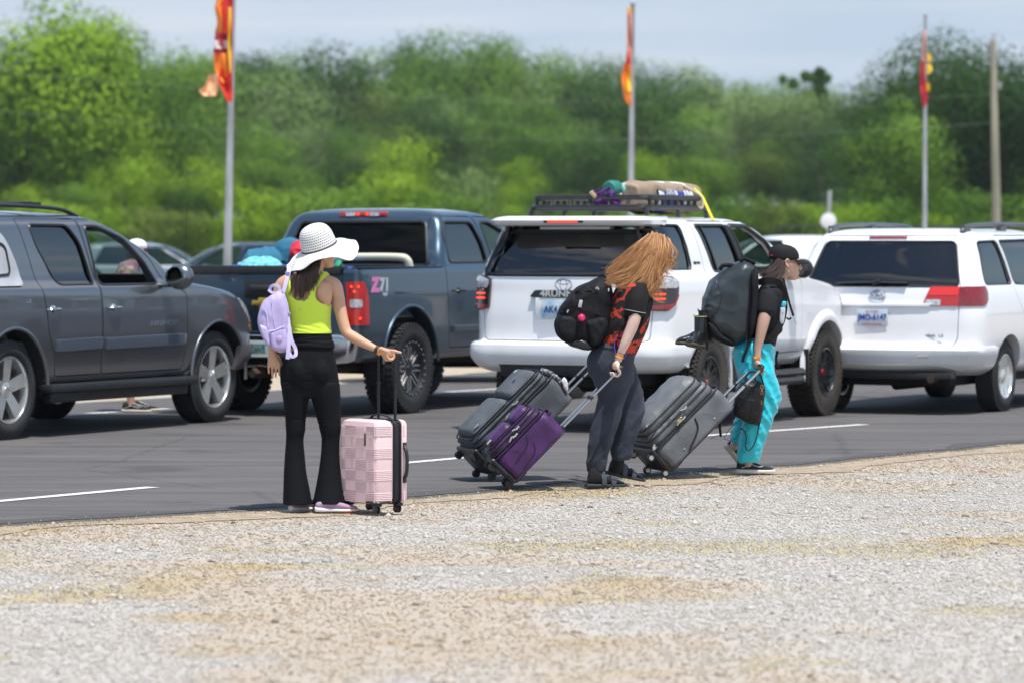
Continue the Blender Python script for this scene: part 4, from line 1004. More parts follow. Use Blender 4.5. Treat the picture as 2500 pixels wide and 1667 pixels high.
rb = MB(); rb.box((1.62, -1.0, .40), (2.35, .15, .07)); rb.box((1.62, -.96, .33), (2.2, .10, .10)); obj('running_board', rb, M_trim, A, bevel=.02)
wl = [wheel(A, x, .955, s, .405, .275, .275, 'five') for x in (0, 3.30) for s in (-1, 1)]
for x in (0, 3.30):
    lip = MB(); lip.tube([(x + .485*math.cos(t), -S.hw(x + .485*math.cos(t), .6)-.004, .42 + .485*math.sin(t)) for t in [R(-6 + 192*i/30) for i in range(31)]], .018, 8); obj('wheel_arch_lip', lip, P_gry, A)
mirror(A, S, 2.30, 1.25, P_gry); mirror(A, S, 2.30, 1.25, P_gry, 1)
under(A, -1.0, 4.0, 1.35, .30, .46)
for y in (-.42, .42): seat(A, 1.35, y, .85, M_tan); 
sw = MB(); sw.tube([(1.92, .42+.19*math.cos(t), 1.16+.19*math.sin(t)) for t in [2*PI*i/24 for i in range(24)]], .016, 8, closed=True, cap=False); obj('steering_wheel', sw, M_int, A)
dash_ = MB(); dash_.box((2.30, 0, 1.05), (.5, 1.6, .28)); obj('dashboard', dash_, M_int, A, bevel=.06)
obj('headlight', S.patch([(-.14, .86), (-.18, 1.06), (.24, 1.10), (.30, 1.02), (.16, .86)], 'WFR', .008, -.03, 8, 12, .03), M_clear, A)
obj('headlight', S.patch([(-.14, .86), (-.18, 1.06), (.24, 1.10), (.30, 1.02), (.16, .86)], 'WFL', .008, -.03, 8, 12, .03), M_clear, A)
obj('turn_signal', S.patch([(.12, .80), (.10, .86), (.22, .86), (.22, .82)], 'WFR', .01, -.02, 3, 6), M_amber, A)
gr = MB(); gr.add(*(lambda q: (q.v, q.f))(S.patch([(-.62, .72), (-.66, 1.02), (.66, 1.02), (.62, .72)], 'F', .012, -.03, 6, 12, .04))); obj('grille', gr, M_trim, A)
obj('bumper', S.patch([(-.86, .47), (-.88, .68), (.88, .68), (.86, .47)], 'F', .05, -.02, 6, 16, .06), P_gry, A)
obj('bumper_corner', S.patch([(-.20, .46), (-.20, .68), (.42, .68), (.42, .46)], 'WFR', .03, -.02, 6, 12, .05), P_gry, A)
sail = mat('sail_plastic', (.42, .44, .47), .55, var=.08, vscale=5)
sp_ = obj('sail_panel', S.patch([(-.95, 1.245), (-.55, 1.72), (-.12, 1.775), (.06, 1.62), (.15, 1.42), (.19, 1.245)], 'R', .016, -.02, 12, 16, .05), sail, A, bevel=.004)
obj('panel_recess', S.outline([(-.35, 1.32), (-.06, 1.60), (.02, 1.56), (.03, 1.34)], 'R', .012, off=.018, rnd=.05), M_trim, sp_)
rk = MB()
for s in (-1, 1):
    rk.tube(catmull([(-.55, s*.69, 1.83), (-.4, s*.69, 1.89), (.3, s*.69, 1.905), (1.1, s*.69, 1.88), (1.42, s*.68, 1.82)], 5), [(.024, .018)]*21, 8)
for x in (-.35, .75): rk.tube([(x, -.66, 1.925), (x, .66, 1.925)], (.03, .014), 8)
rk.box((.76, -.66, 1.915), (.22, .05, .035)); rk.box((-.34, -.66, 1.915), (.22, .05, .035)); obj('roof_rack', rk, M_trim, A, bevel=0)
line_cabin(A, inner)
an = MB(); an.tube([(3.05, -.78, 1.16), (3.05, -.80, 1.95)], .0025, 5); an.tube([(3.05, -.78, 1.16), (3.05, -.78, 1.2)], .012, 8); obj('antenna', an, M_trim, A)

# ---------------------------------------------------------------- blue pickup
P_blu = paint('steel_blue_metallic', (0.045, 0.083, 0.12), 0.6, 0.3)
B = place('pickup_truck', 'lifted blue pickup truck with loaded bed and black off-road wheels, seen from behind', 'pickup truck', (-.94, 35.9), 1.0, 64.0)
S = Stack([(.50, -.96, 4.4, .93, .10, .4, .01, .1), (.56, -1.0, 4.5, .985, .08, .4, .015, .12), (.85, -1.0, 4.55, 1.0, .07, .35, .015, .12), (1.1, -1.0, 4.52, 1.0, .07, .35, .015, .12), (1.2, -1.0, 4.45, .995, .07, .45, .015, .12),
           (1.27, -1.0, 4.0, .99, .07, .5, .015, .14), (1.335, -.998, 3.5, .985, .06, .45, .015, .14), (1.355, -.99, 3.3, .97, .05, .35, .015, .15), (1.36, .70, 3.2, .955, .12, .2, .02, .16), (1.38, .705, 3.15, .945, .10, .15, .03, .2),
           (1.45, .72, 3.05, .93, .09, .1, .03, .22), (1.62, .80, 2.78, .885, .09, .1, .035, .24), (1.78, .875, 2.48, .835, .09, .12, .04, .24), (1.86, .92, 2.28, .77, .09, .2, .045, .2), (1.895, .98, 2.1, .68, .12, .25, .045, .15), (1.91, 1.06, 1.95, .58, .15, .3, .04, .1)], crown=.018, taper=.01); S.bx = 1.75
inner = MB(); inner.rings([[Vector((x, y, z)) for x, y in ((x0, -w), (x1, -w), (x1, w), (x0, w))] for z, x0, x1, w in ((.75, .8, 3.0, .86), (1.35, .8, 3.0, .87), (1.45, .8, 2.85, .86), (1.62, .89, 2.55, .81), (1.8, .98, 2.2, .74))])
bed = MB(); bed.box((-.145, 0, 1.2), (1.58, 1.72, .7))
rg_ = [(-.80, 1.372), (-.68, 1.79), (.68, 1.79), (.80, 1.372)]
rw = [(.90, 1.40), (.905, 1.66), (.985, 1.79), (1.56, 1.79), (1.68, 1.60), (1.72, 1.40)]; fw = [(1.83, 1.40), (1.74, 1.79), (1.95, 1.79), (2.35, 1.66), (2.72, 1.40)]
wins = [(rg_, 'B', .05), (rw, 'R', .05), (fw, 'R', .05), (rw, 'L', .05), (fw, 'L', .05), ([(-.76, 1.42), (.76, 1.42), (.66, 1.8), (-.66, 1.8)], 'F', .05)]
dR = [(.80, .60), (.74, 1.38), (.80, 1.70), (.90, 1.84), (1.62, 1.84), (1.78, 1.38), (1.78, .60)]; dF = [(1.81, .60), (1.81, 1.38), (1.65, 1.84), (2.0, 1.84), (2.45, 1.68), (2.85, 1.38), (3.0, 1.3), (3.0, .62)]
tg = [(-.80, .74), (-.80, 1.42), (.80, 1.42), (.80, .74)]
m_ = [arch_cut(0, .46, .54, -1.3, -.58, squash=.98), arch_cut(0, .46, .54, .58, 1.3, squash=.98), arch_cut(3.65, .46, .52, -1.3, -.58), arch_cut(3.65, .46, .52, .58, 1.3)]
body, doors = car_shell(S, inner, [], wins, [('rear_door', dR, 'R', .04), ('front_door', dF, 'R', .04)], P_blu, B, extra=[bed] + m_)
rd, fd = doors
tgm = boolean(body.data.copy(), [(lambda q: q.prism(tg, 'x', -1.3, -.90) or q)(MB())], 'INTERSECT')
body.data = boolean(body.data.copy(), [(lambda q: q.prism(poly_grow(tg, .01), 'x', -1.3, -.895) or q)(MB())]); body.data.materials.clear(); body.data.materials.append(P_blu)
tgo = obj('tailgate', tgm, P_blu, B, angle=32)
cap_ = MB(); cap_.box((-.955, 0, 1.362), (.12, 1.62, .035)); cap_.box((-1.012, 0, 1.335), (.02, 1.60, .075)); obj('tailgate_cap', cap_, M_trim, tgo, bevel=.008)
hb = MB(); hb.box((-1.015, 0, 1.165), (.03, .42, .17)); hb2 = MB(); hb2.box((-1.036, 0, 1.175), (.025, .28, .05)); obj('handle', hb, M_trim, tgo, bevel=.02); obj('handle_grip', hb2, M_int, tgo, bevel=.01)
bowtie(tgo, -1.02, 0, 1.035, .26, .10)
rs = MB()
for s in (-1, 1): rs.box((-.14, s*.93, 1.362), (1.66, .09, .018))
obj('bed_rail', rs, M_trim, B, bevel=.006)
bl = MB(); bl.box((-.14, 0, .875), (1.56, 1.7, .03)); obj('bed_floor', bl, M_dark, B)
bp_ = MB(); bp_.prism([(-.95, .50), (-1.0, .74), (-.86, .76), (.86, .76), (1.0, .74), (.95, .50), (.5, .45), (-.5, .45)], 'x', -1.17, -1.0)
bpo = obj('rear_bumper', bp_, M_chr, B, bevel=.03, seg=3)
st = MB(); st.box((-1.09, 0, .765), (.16, 1.4, .02)); obj('bumper_step', st, M_trim, bpo, bevel=.005)
M_plt = mat('plate_teal', (.22, .50, .52), .5, col2=(.6, .66, .62), vscale=9); M_pdark = mat('plate_dark', (.10, .16, .14), .5)
plate(B, (-1.18, 0, .62), BACK, 'VX6N2', M_plt, M_pdark, mat('plate_white', (.7, .72, .7), .5))
hs = MB(); hs.tube([(-1.25, 0, .40), (-.9, 0, .40)], .045, 4); obj('hitch_receiver', hs, M_rust, B); ps = MB(); ps.tube([(-1.0, -.62, .44), (-.3, -.62, .44)], .04, 12); obj('exhaust_pipe', ps, M_rust, B)
for md, s in (('WBR', -1), ('WBL', 1)):
    tl = obj('taillight', S.patch([(-.10, .84), (-.12, .9), (-.13, 1.235), (.045, 1.235), (.10, 1.16), (.13, 1.04), (.135, .84)], md, .012, -.03, 14, 14, .02), M_red, B, angle=50)
    obj('reversing_lens', S.patch([(-.09, 1.0), (-.09, 1.075), (.02, 1.075), (.02, 1.0)], md, .016, 0, 4, 6, .015), M_clear, tl)
    if s < 0:
        for q, (a, z) in enumerate(((-.07, 1.19), (-.01, 1.19), (-.045, 1.145), (0, .90))):
            b = MB(); p = S.at(md, a, z, .014); b.ell(p, (.012, .012, .012), 10, 8); obj('bulb', b, M_lamp, tl)
for z0_, z1_ in ((1.868, 1.905),):
    cl = MB(); cl.box((.93, 0, 1.865), (.06, .52, .05)); clo = obj('high_brake_light', cl, M_red, B, bevel=.012)
    for y in (-.13, .13): q = MB(); q.box((.898, y, 1.865), (.01, .10, .035)); obj('cargo_lens', q, M_clear, clo)
    for y in (-.05, .05): q = MB(); q.ell((.897, y, 1.865), (.006, .02, .014)); obj('bulb', q, M_lamp, clo)
G_cab = glass('cab_rear_glass', (0.13, 0.135, 0.14), refl=.45, ior=1.4)
window(S, B, rg_, 'B', G_cab, 'rear_window', rnd=.05, seal=.016); window(S, rd, rw, 'R', G_dark, rnd=.05, seal=.013); window(S, fd, fw, 'R', G_clear, rnd=.05, seal=.013); window(S, B, rw, 'L', G_dark, rnd=.05); window(S, B, fw, 'L', G_clear, rnd=.05); window(S, B, wins[5][0], 'F', G_clear, 'windshield', rnd=.05)
handle(rd, S, .98, 1.13, m=M_trim); handle(fd, S, 2.02, 1.13, m=M_trim)
for d, a, b in ((rd, .84, 1.75), (fd, 1.84, 2.9)): obj('side_moulding', S.patch([(a, .74), (a, .80), (b, .80), (b, .74)], 'R', .022, -.01, 4, 14), P_blu, d, bevel=.005)
zt = side_text('Z', .17, S, -.70, 1.20, bold=.012, sx=1.2); obj('decal', zt, mat('decal_pink', (.75, .22, .5), .5), B)
zt = side_text('71', .16, S, -.52, 1.20, bold=.009, sx=1.15); q = side_text('4x4', .055, S, -.52, 1.115, bold=.001); zt.add(q.v, q.f); obj('decal', zt, mat('decal_grey', (.5, .53, .56), .5), B)
for x in (0, 3.65):
    for s in (-1, 1): wheel(B, x, 1.025, s, .422, .32, .255, 'mud', M_rub)
    lip = MB(); lip.tube([(x + .55*math.cos(t), -S.hw(max(-.9, x + .55*math.cos(t)), .8)-.002, .46 + .545*math.sin(t)) for t in [R(2 + 176*i/30) for i in range(31)]], .016, 8); obj('wheel_arch_lip', lip, P_blu, B)
under(B, -.9, 4.3, 1.1, .42, .60)
ax = MB(); ax.tube([(0, -.8, .42), (0, .8, .42)], .06, 10); ax.ell((0, .1, .42), (.16, .16, .16)); obj('axle', ax, M_dark, B); ax = MB(); ax.tube([(3.65, -.8, .42), (3.65, .8, .42)], .05, 10); obj('axle', ax, M_dark, B)
for y in (-.42, .42): seat(B, 1.5, y, .85, hgt=.45); seat(B, 2.3, y, .9, hgt=.5)
mirror(B, S, 2.75, 1.38, M_trim, -1, 1.1); mirror(B, S, 2.75, 1.38, M_trim, 1, 1.1)
obj('headlight', S.patch([(-.2, .95), (-.2, 1.18), (.2, 1.18), (.2, .95)], 'WFR', .008, -.03, 6, 10, .03), M_clear, B); obj('headlight', S.patch([(-.2, .95), (-.2, 1.18), (.2, 1.18), (.2, .95)], 'WFL', .008, -.03, 6, 10, .03), M_clear, B)
obj('grille', S.patch([(-.6, .8), (-.62, 1.15), (.62, 1.15), (.6, .8)], 'F', .012, -.03, 6, 12, .04), M_trim, B)
line_cabin(B, inner); CAR['B'] = B

# ---------------------------------------------------------------- white off-road SUV with roof basket
P_wht = paint('white_lacquer', (0.85, 0.85, 0.86), 0.0, 0.35)
Cc = place('off_road_suv', 'white off-road sport utility vehicle with a loaded black roof basket and chunky tyres', 'SUV', (1.715, 32.9), .935, 64.5)
S = Stack([(.50, -.90, 3.45, .80, .25, .45, .04, .1), (.56, -1.06, 3.60, .87, .26, .45, .05, .12), (.70, -1.09, 3.68, .915, .26, .42, .05, .14), (.74, -1.08, 3.68, .92, .26, .42, .05, .14), (.78, -1.02, 3.68, .92, .24, .42, .05, .14), (1.0, -1.01, 3.68, .925, .24, .42, .05, .14), (1.10, -1.0, 3.64, .925, .24, .45, .05, .14),
           (1.18, -.99, 3.55, .925, .24, .5, .05, .14), (1.235, -.985, 3.2, .92, .22, .45, .05, .15), (1.275, -.98, 2.72, .915, .2, .3, .05, .18), (1.31, -.975, 2.42, .90, .2, .16, .05, .2), (1.345, -.965, 2.34, .875, .18, .1, .05, .22), (1.50, -.90, 2.10, .845, .17, .1, .05, .24),
           (1.64, -.83, 1.82, .81, .16, .1, .05, .24), (1.735, -.80, 1.60, .77, .16, .14, .05, .24), (1.775, -.90, 1.46, .74, .18, .2, .05, .2), (1.80, -.90, 1.3, .69, .2, .25, .05, .2), (1.812, -.82, 1.1, .60, .25, .3, .06, .15)], crown=.014)
inner = MB(); inner.rings([[Vector((x, y, z)) for x, y in ((x0, -w), (x1, -w), (x1, w), (x0, w))] for z, x0, x1, w in ((.70, -.85, 2.3, .83), (1.30, -.85, 2.2, .83), (1.35, -.84, 2.16, .81), (1.5, -.79, 1.93, .785), (1.64, -.73, 1.62, .75), (1.76, -.68, 1.2, .68))])
bg_ = [(-.80, 1.325), (-.66, 1.69), (.66, 1.69), (.80, 1.325)]
qw = [(-.86, 1.37), (-.84, 1.745), (-.33, 1.745), (-.27, 1.37)]; rw = [(.20, 1.345), (.0, 1.745), (.66, 1.745), (.86, 1.34)]; fw = [(.96, 1.335), (.76, 1.745), (1.15, 1.74), (1.52, 1.60), (1.84, 1.33)]
wins = [(bg_, 'B', .05), (qw, 'R', .05), (rw, 'R', .03), (fw, 'R', .04), (qw, 'L', .05), (rw, 'L', .03), (fw, 'L', .04), ([(-.74, 1.37), (.74, 1.37), (.62, 1.74), (-.62, 1.74)], 'F', .05)]
dR = [(.02, .95), (.02, 1.25), (-.09, 1.775), (.70, 1.775), (.90, 1.34), (.90, .60), (.42, .60), (.35, .80)]; dF = [(.93, .60), (.93, 1.34), (.73, 1.775), (1.16, 1.775), (1.60, 1.63), (1.95, 1.34), (2.15, 1.24), (2.15, .62)]
body, doors = car_shell(S, inner, [(0, .41, .475, .90), (2.79, .41, .475, .90)], wins, [('rear_door', dR, 'R', .03), ('front_door', dF, 'R', .03)], P_wht, Cc)
rd, fd = doors
# tailgate seam: cut free like the doors
tg = round_poly([(-.76, .775), (-.80, 1.30), (-.745, 1.73), (.745, 1.73), (.80, 1.30), (.76, .775)], .04)
tgm = boolean(body.data.copy(), [(lambda q: q.prism(tg, 'x', -1.5, -.55) or q)(MB())], 'INTERSECT')
body.data = boolean(body.data.copy(), [(lambda q: q.prism(poly_grow(tg, .008), 'x', -1.5, -.55) or q)(MB())]); body.data.materials.clear(); body.data.materials.append(P_wht)
tgo = obj('tailgate', tgm, P_wht, Cc, angle=32)
window(S, tgo, bg_, 'B', G_black, 'rear_window', rnd=.05, seal=.02, inset=.01)
for p_ in (([(-.86, 1.335), (-.70, 1.69), (-.60, 1.69), (-.74, 1.335)]), ([(.74, 1.335), (.60, 1.69), (.70, 1.69), (.86, 1.335)])): obj('glass_surround', S.patch(p_, 'B', .004, -.006, 8, 4), M_smoke, tgo)
spl = MB(); 
rr = []
for z, x0, x1, w_, in ((1.735, -.92, -.60, .73), (1.75, -.99, -.55, .75), (1.785, -1.02, -.5, .75), (1.81, -.98, -.4, .71), (1.822, -.9, -.3, .66)):
    pl = round_poly([(x0, -w_*.86), (x0, w_*.86), (x0+.12, w_), (x1, w_), (x1, -w_), (x0+.12, -w_)], .06, 3); rr.append([Vector((a, b, z)) for a, b in pl])
spl.rings(rr); spo = obj('roof_spoiler', spl, P_wht, tgo, angle=45)
q = MB(); q.box((-1.022, 0, 1.772), (.02, .36, .022)); q = obj('high_brake_light', q, M_trim, spo, bevel=.004); q2 = MB(); q2.box((-1.034, 0, 1.772), (.006, .28, .014)); obj('bulb_strip', q2, M_lamp, q)
# badge bar, emblem, plate recess
obj('badge_bar', S.patch([(-.32, 1.135), (-.27, 1.195), (.27, 1.195), (.32, 1.135)], 'B', .035, -.01, 5, 12, .015), M_trim, tgo, bevel=.006)
oval_emblem(tgo, S.xr(0, 1.24)-.03, 0, 1.24, .075, .052)
obj('lettering', back_text('4RUNNER', .072, S, 0, 1.163, .042, bold=.003, sx=1.3), M_chr, tgo)
M_pblue = mat('plate_blue', (.25, .5, .68), .5, col2=(.62, .68, .7), vscale=12); M_pink_ = mat('plate_ink', (.03, .07, .25), .5)
rc = MB(); rc.box((S.xr(0, 1.0)-.008, 0, 1.03), (.02, .52, .2)); obj('plate_recess', rc, P_wht, tgo, bevel=.03)
plate(tgo, (S.xr(0, 1.03)-.035, .04, 1.03), BACK, 'AK4 R71', M_pblue, M_pink_)
for md in ('WBR', 'WBL'):
    tl = obj('taillight', S.patch([(-.14, 1.03), (-.15, 1.29), (-.02, 1.325), (.10, 1.315), (.17, 1.26), (.15, 1.13), (.06, 1.02)], md, .03, -.03, 14, 14, .03), M_smoke, Cc, angle=50)
    obj('upper_lens', S.patch([(-.13, 1.21), (-.135, 1.285), (-.02, 1.315), (.10, 1.305), (.155, 1.25), (.15, 1.215)], md, .035, .0, 8, 10, .02), M_clear, tl)
    obj('lower_lens', S.patch([(-.13, 1.035), (-.13, 1.075), (.10, 1.085), (.14, 1.16), (.16, 1.16), (.12, 1.07), (.06, 1.03)], md, .035, .0, 8, 10, .01), M_redd, tl)
    for z in (1.165, 1.125): obj('light_bar', S.patch([(-.105, z-.008), (-.105, z+.008), (.02, z+.008), (.02, z-.008)], md, .038, .0, 3, 8, .006), M_lamp, tl)
# bumper
rr = []
bmp = MB()
bm_keys = Stack([(.50, -.98, 0, .82, .28, .3, .05, .05), (.54, -1.10, 0, .88, .28, .3, .05, .05), (.66, -1.16, 0, .935, .26, .3, .05, .05), (.735, -1.15, 0, .93, .26, .3, .05, .05), (.76, -1.08, 0, .915, .24, .3, .05, .05)], taper=0)
P_ = bm_keys.mb().mesh(); P_ = boolean(P_, [(lambda q: q.box((.25, 0, .6), (1.4, 3, 1)) and q)(MB()), arch_cut(0, .41, .50, -1.3, 1.3), (lambda q: q.box((-1.15, 0, .50), (.5, 1.15, .14)) and q)(MB())])
bpo = obj('rear_bumper', P_, P_wht, Cc, angle=32)
q = MB(); q.box((-1.02, 0, .53), (.12, 1.13, .12)); obj('bumper_insert', q, M_trim, bpo, bevel=.02); q = MB(); q.box((-1.13, 0, .42), (.3, .08, .08)); obj('hitch_receiver', q, M_dark, Cc)
q = MB(); q.tube([(-1.12, -.55, .40), (-.7, -.55, .42)], .035, 12); obj('exhaust_pipe', q, M_rust, Cc)
window(S, Cc, qw, 'R', G_dark, 'quarter_window', rnd=.05); window(S, rd, rw, 'R', G_dark, rnd=.03, seal=.014); window(S, fd, fw, 'R', G_clear, rnd=.04, seal=.02, open_=True)
window(S, Cc, qw, 'L', G_dark, 'quarter_window', rnd=.05); window(S, Cc, rw, 'L', G_dark, rnd=.03); window(S, Cc, fw, 'L', G_clear, rnd=.04, open_=True); window(S, Cc, wins[7][0], 'F', G_clear, 'windshield', rnd=.05)
obj('window_divider', S.patch([(.30, 1.345), (.13, 1.745), (.155, 1.745), (.325, 1.345)], 'R', -.006, -.02, 6, 3), M_trim, rd)
obj('pillar_trim', S.patch([(.87, 1.34), (.675, 1.75), (.75, 1.75), (.95, 1.335)], 'R', .003, -.01, 8, 4), M_trim, fd); obj('pillar_trim', S.patch([(.90, 1.34), (.70, 1.75), (.705, 1.755), (.91, 1.335)], 'R', .004, -.01, 8, 4), M_trim, rd)
handle(fd, S, 1.12, 1.13, m=P_wht, L_=.2); handle(rd, S, .22, 1.16, m=P_wht, L_=.2)
obj('badge', side_text('TRD PRO', .035, S, -.15, 1.42, bold=.001, off=.002), M_trim, Cc)
for x in (0, 2.79):
    lip = MB(); n = 36; rr = []
    for i in range(n+1):
        t = R(-8 + (196 if x > 0 else 172)*i/n); c, s_ = math.cos(t), math.sin(t); px = x
        y = lambda r: -S.hw(max(-.95, min(3.3, px + r*c)), max(.6, .41 + r*s_))
        rr.append([Vector((px + .470*c, y(.47)+.05, .41 + .470*s_)), Vector((px + .470*c, y(.47)-.03, .41 + .47*s_)), Vector((px + .495*c, y(.5)-.032, .41 + .495*s_)), Vector((px + .545*c, y(.55)-.024, .41 + .545*s_)), Vector((px + .575*c, y(.575)+.008, .41 + .575*s_))])
    lip.rings(rr); obj('fender_flare', lip, P_wht, Cc, angle=60)
    ml = MB(); ml.rings([[Vector((a, -b, z)) for a, b, z in q] for q in [[(a, b, z) for a, b, z in r_] for r_ in rr]]); obj('fender_flare', ml, P_wht, Cc, angle=60)
    for s in (-1, 1): wheel(Cc, x, .935, s, .402, .265, .225, 'offroad', M_rubd)
    if x > 0: pass
q = MB(); q.tube([(.55, -.90, .42), (2.2, -.90, .42)], .045, 10); q.tube([(.7, -.98, .36), (2.0, -.98, .36)], .035, 10)
for xx in (.7, 1.3, 2.0): q.tube([(xx, -.6, .46), (xx, -.98, .37)], .025, 8)
obj('side_step', q, M_trim, Cc)
q = MB(); q.box((2.28, -.86, .47), (.03, .16, .32)); obj('mud_flap', q, M_trim, Cc); q = MB(); q.box((.53, -.86, .45), (.03, .16, .3)); obj('mud_flap', q, M_trim, Cc)
mo_ = mirror(Cc, S, 1.78, 1.31, M_trim, -1, .78); mo_.children[0].data.materials[0] = M_smoke; mirror(Cc, S, 1.86, 1.32, M_trim, 1, 1.0)
under(Cc, -.9, 3.4, 1.1, .38, .56); ax = MB(); ax.tube([(0, -.75, .4), (0, .75, .4)], .055, 10); ax.ell((0, 0, .4), (.15, .15, .15)); obj('axle', ax, M_dark, Cc)
for y in (-.40, .40): seat(Cc, .35, y, .9); seat(Cc, 1.2, y, .9)
q = MB(); q.box((1.85, 0, 1.12), (.4, 1.5, .25)); obj('dashboard', q, M_int, Cc, bevel=.06)
q = MB(); q.tube([(1.42, .40+.18*math.cos(2*PI*i/24), 1.24+.18*math.sin(2*PI*i/24)) for i in range(24)], .015, 8, closed=True, cap=False); obj('steering_wheel', q, M_int, Cc)
q = MB(); q.box((.83, -.70, 1.3), (.03, .06, .7)); obj('seat_belt', q, M_int, Cc)
for md in ('WFR', 'WFL'): obj('headlight', S.patch([(-.2, .93), (-.2, 1.08), (.2, 1.12), (.2, .97)], md, .008, -.03, 6, 10, .03), M_clear, Cc)
obj('grille', S.patch([(-.5, .75), (-.55, 1.05), (.55, 1.05), (.5, .75)], 'F', .012, -.03, 6, 12, .04), M_trim, Cc)
# roof basket
rk = MB(); X0, X1, W_, Z0, Z1 = -.46, .88, .53, 1.895, 1.98
for z, r_ in ((Z1, .025), (Z0, .025)):
    dx_ = 0.0 if z == Z1 else -.04
    lp = round_poly([(X0+dx_, -W_), (X1-(.0 if z == Z0 else .16), -W_+.0), (X1-(.0 if z == Z0 else .16), W_), (X0+dx_, W_)], .08, 4); rk.tube([(a, b, z) for a, b in lp], r_, 8, closed=True, cap=False)
for s in (-1, 1):
    for x in np.linspace(X0+.05, X1-.3, 8): rk.tube([(x, s*W_, Z0), (x, s*W_, Z1)], .016, 6)
    for x in (X0-.02, .2, X1-.05): rk.tube([(x-.03, s*(W_+.02), 1.81), (x, s*W_, Z0)], (.04, .016), 6)
for y in (-.36, -.18, 0, .18, .36):
    rk.tube([(X0-.04, y, Z0), (X0, y, Z1)], .014, 6); rk.tube([(X1-.02, y, Z0), (X1-.16, y, Z1)], .014, 6)
for x in np.linspace(X0, X1, 9): rk.tube([(x, -W_, Z0-.01), (x, W_, Z0-.01)], .012, 6)
obj('roof_basket', rk, M_trim, Cc)
line_cabin(Cc, inner); CAR['C'] = Cc

# ---------------------------------------------------------------- white minivan
D = place('minivan', 'white minivan with wide red taillights and roof rails, at the right edge', 'minivan', (4.68, 36.3), .93, 64.0)
S = Stack([(.36, -.80, 3.7, .80, .3, .5, .06, .15), (.42, -1.0, 3.85, .90, .3, .5, .08, .2), (.55, -1.05, 3.95, .95, .28, .5, .08, .22), (.62, -1.06, 3.96, .965, .28, .5, .08, .22), (.66, -1.03, 3.96, .97, .27, .5, .08, .22), (.9, -1.0, 3.9, .975, .26, .5, .08, .22), (1.0, -.99, 3.8, .97, .26, .55, .08, .22),
           (1.1, -.975, 3.4, .96, .25, .5, .08, .22), (1.18, -.955, 3.0, .945, .24, .3, .08, .25), (1.24, -.935, 2.85, .925, .23, .15, .08, .28), (1.4, -.85, 2.5, .885, .22, .12, .09, .3), (1.55, -.76, 2.15, .835, .21, .12, .09, .3), (1.64, -.71, 1.9, .79, .22, .16, .09, .3), (1.69, -.66, 1.7, .73, .24, .2, .09, .28), (1.715, -.55, 1.5, .62, .26, .25, .09, .2)], crown=.02)
inner = MB(); inner.rings([[Vector((x, y, z)) for x, y in ((x0, -w), (x1, -w), (x1, w), (x0, w))] for z, x0, x1, w in ((.62, -.75, 2.7, .86), (1.18, -.75, 2.7, .85), (1.4, -.68, 2.25, .81), (1.55, -.6, 1.9, .765), (1.65, -.5, 1.6, .70))])
bg_ = [(-.755, 1.185), (-.64, 1.60), (.64, 1.60), (.755, 1.185)]
qw = [(-.62, 1.20), (-.60, 1.35), (-.50, 1.60), (.02, 1.61), (.12, 1.20)]; sw_ = [(.20, 1.20), (.10, 1.61), (.98, 1.62), (1.08, 1.18)]; fw = [(1.16, 1.17), (1.08, 1.62), (1.5, 1.60), (2.15, 1.18)]
wins = [(bg_, 'B', .06), (qw, 'R', .05), (sw_, 'R', .04), (fw, 'R', .04), (qw, 'L', .05), (sw_, 'L', .04), (fw, 'L', .04), ([(-.78, 1.26), (.78, 1.26), (.66, 1.64), (-.66, 1.64)], 'F', .06)]
dS = [(.62, .45), (.45, .85), (.22, 1.1), (.16, 1.18), (.05, 1.655), (1.03, 1.655), (1.12, 1.18), (1.12, .45)]; dF = [(1.15, .45), (1.15, 1.18), (1.06, 1.655), (1.5, 1.645), (2.2, 1.24), (2.3, 1.0), (2.3, .45)]
body, doors = car_shell(S, inner, [(0, .33, .40, .95), (3.03, .33, .40, .95)], wins, [('sliding_door', dS, 'R', .03), ('front_door', dF, 'R', .03)], P_wht, D)
sd, fd = doors
tg = round_poly([(-.72, .625), (-.76, .70), (-.765, 1.18), (-.64, 1.655), (.64, 1.655), (.765, 1.18), (.76, .70), (.72, .625)], .03)
tgm = boolean(body.data.copy(), [(lambda q: q.prism(tg, 'x', -1.5, -.45) or q)(MB())], 'INTERSECT')
body.data = boolean(body.data.copy(), [(lambda q: q.prism(poly_grow(tg, .008), 'x', -1.5, -.45) or q)(MB())]); body.data.materials.clear(); body.data.materials.append(P_wht)
tgo = obj('tailgate', tgm, P_wht, D, angle=32)
window(S, tgo, bg_, 'B', G_black, 'rear_window', rnd=.05, seal=.012, inset=.006, n=(12, 20))
q = MB(); q.tube([S.at('B', .42, 1.215, .03), S.at('B', .1, 1.225, .035), S.at('B', -.28, 1.22, .035)], (.018, .010), 6); q.tube([S.at('B', .05, 1.215, .05), S.at('B', -.02, 1.235, .045)], .022, 8); obj('rear_wiper', q, M_trim, tgo)
q = MB(); q.add(*(lambda z: (z.v, z.f))(S.patch([(-.19, 1.632), (-.19, 1.652), (.19, 1.652), (.19, 1.632)], 'B', .014, -.01, 3, 10))); hb = obj('high_brake_light', q, M_redd, tgo, bevel=.004)
oval_emblem(tgo, S.xr(0, 1.10)-.012, 0, 1.10, .072, .05)
obj('garnish', S.patch([(-.50, 1.0), (-.53, 1.03), (.80, 1.03), (.80, 1.0)], 'B', .025, -.01, 4, 20), P_wht, tgo, bevel=.006)
q = MB(); rc = S.patch([(-.42, .76), (-.50, .985), (.50, .985), (.42, .76)], 'B', -.002, -.02, 5, 16, .05); 
M_pw = mat('plate_pale', (.62, .66, .72), .5, col2=(.5, .58, .68), vscale=14); M_pi = mat('plate_blue_ink', (.02, .07, .35), .5); M_pr = mat('plate_red_ink', (.5, .08, .1), .5)
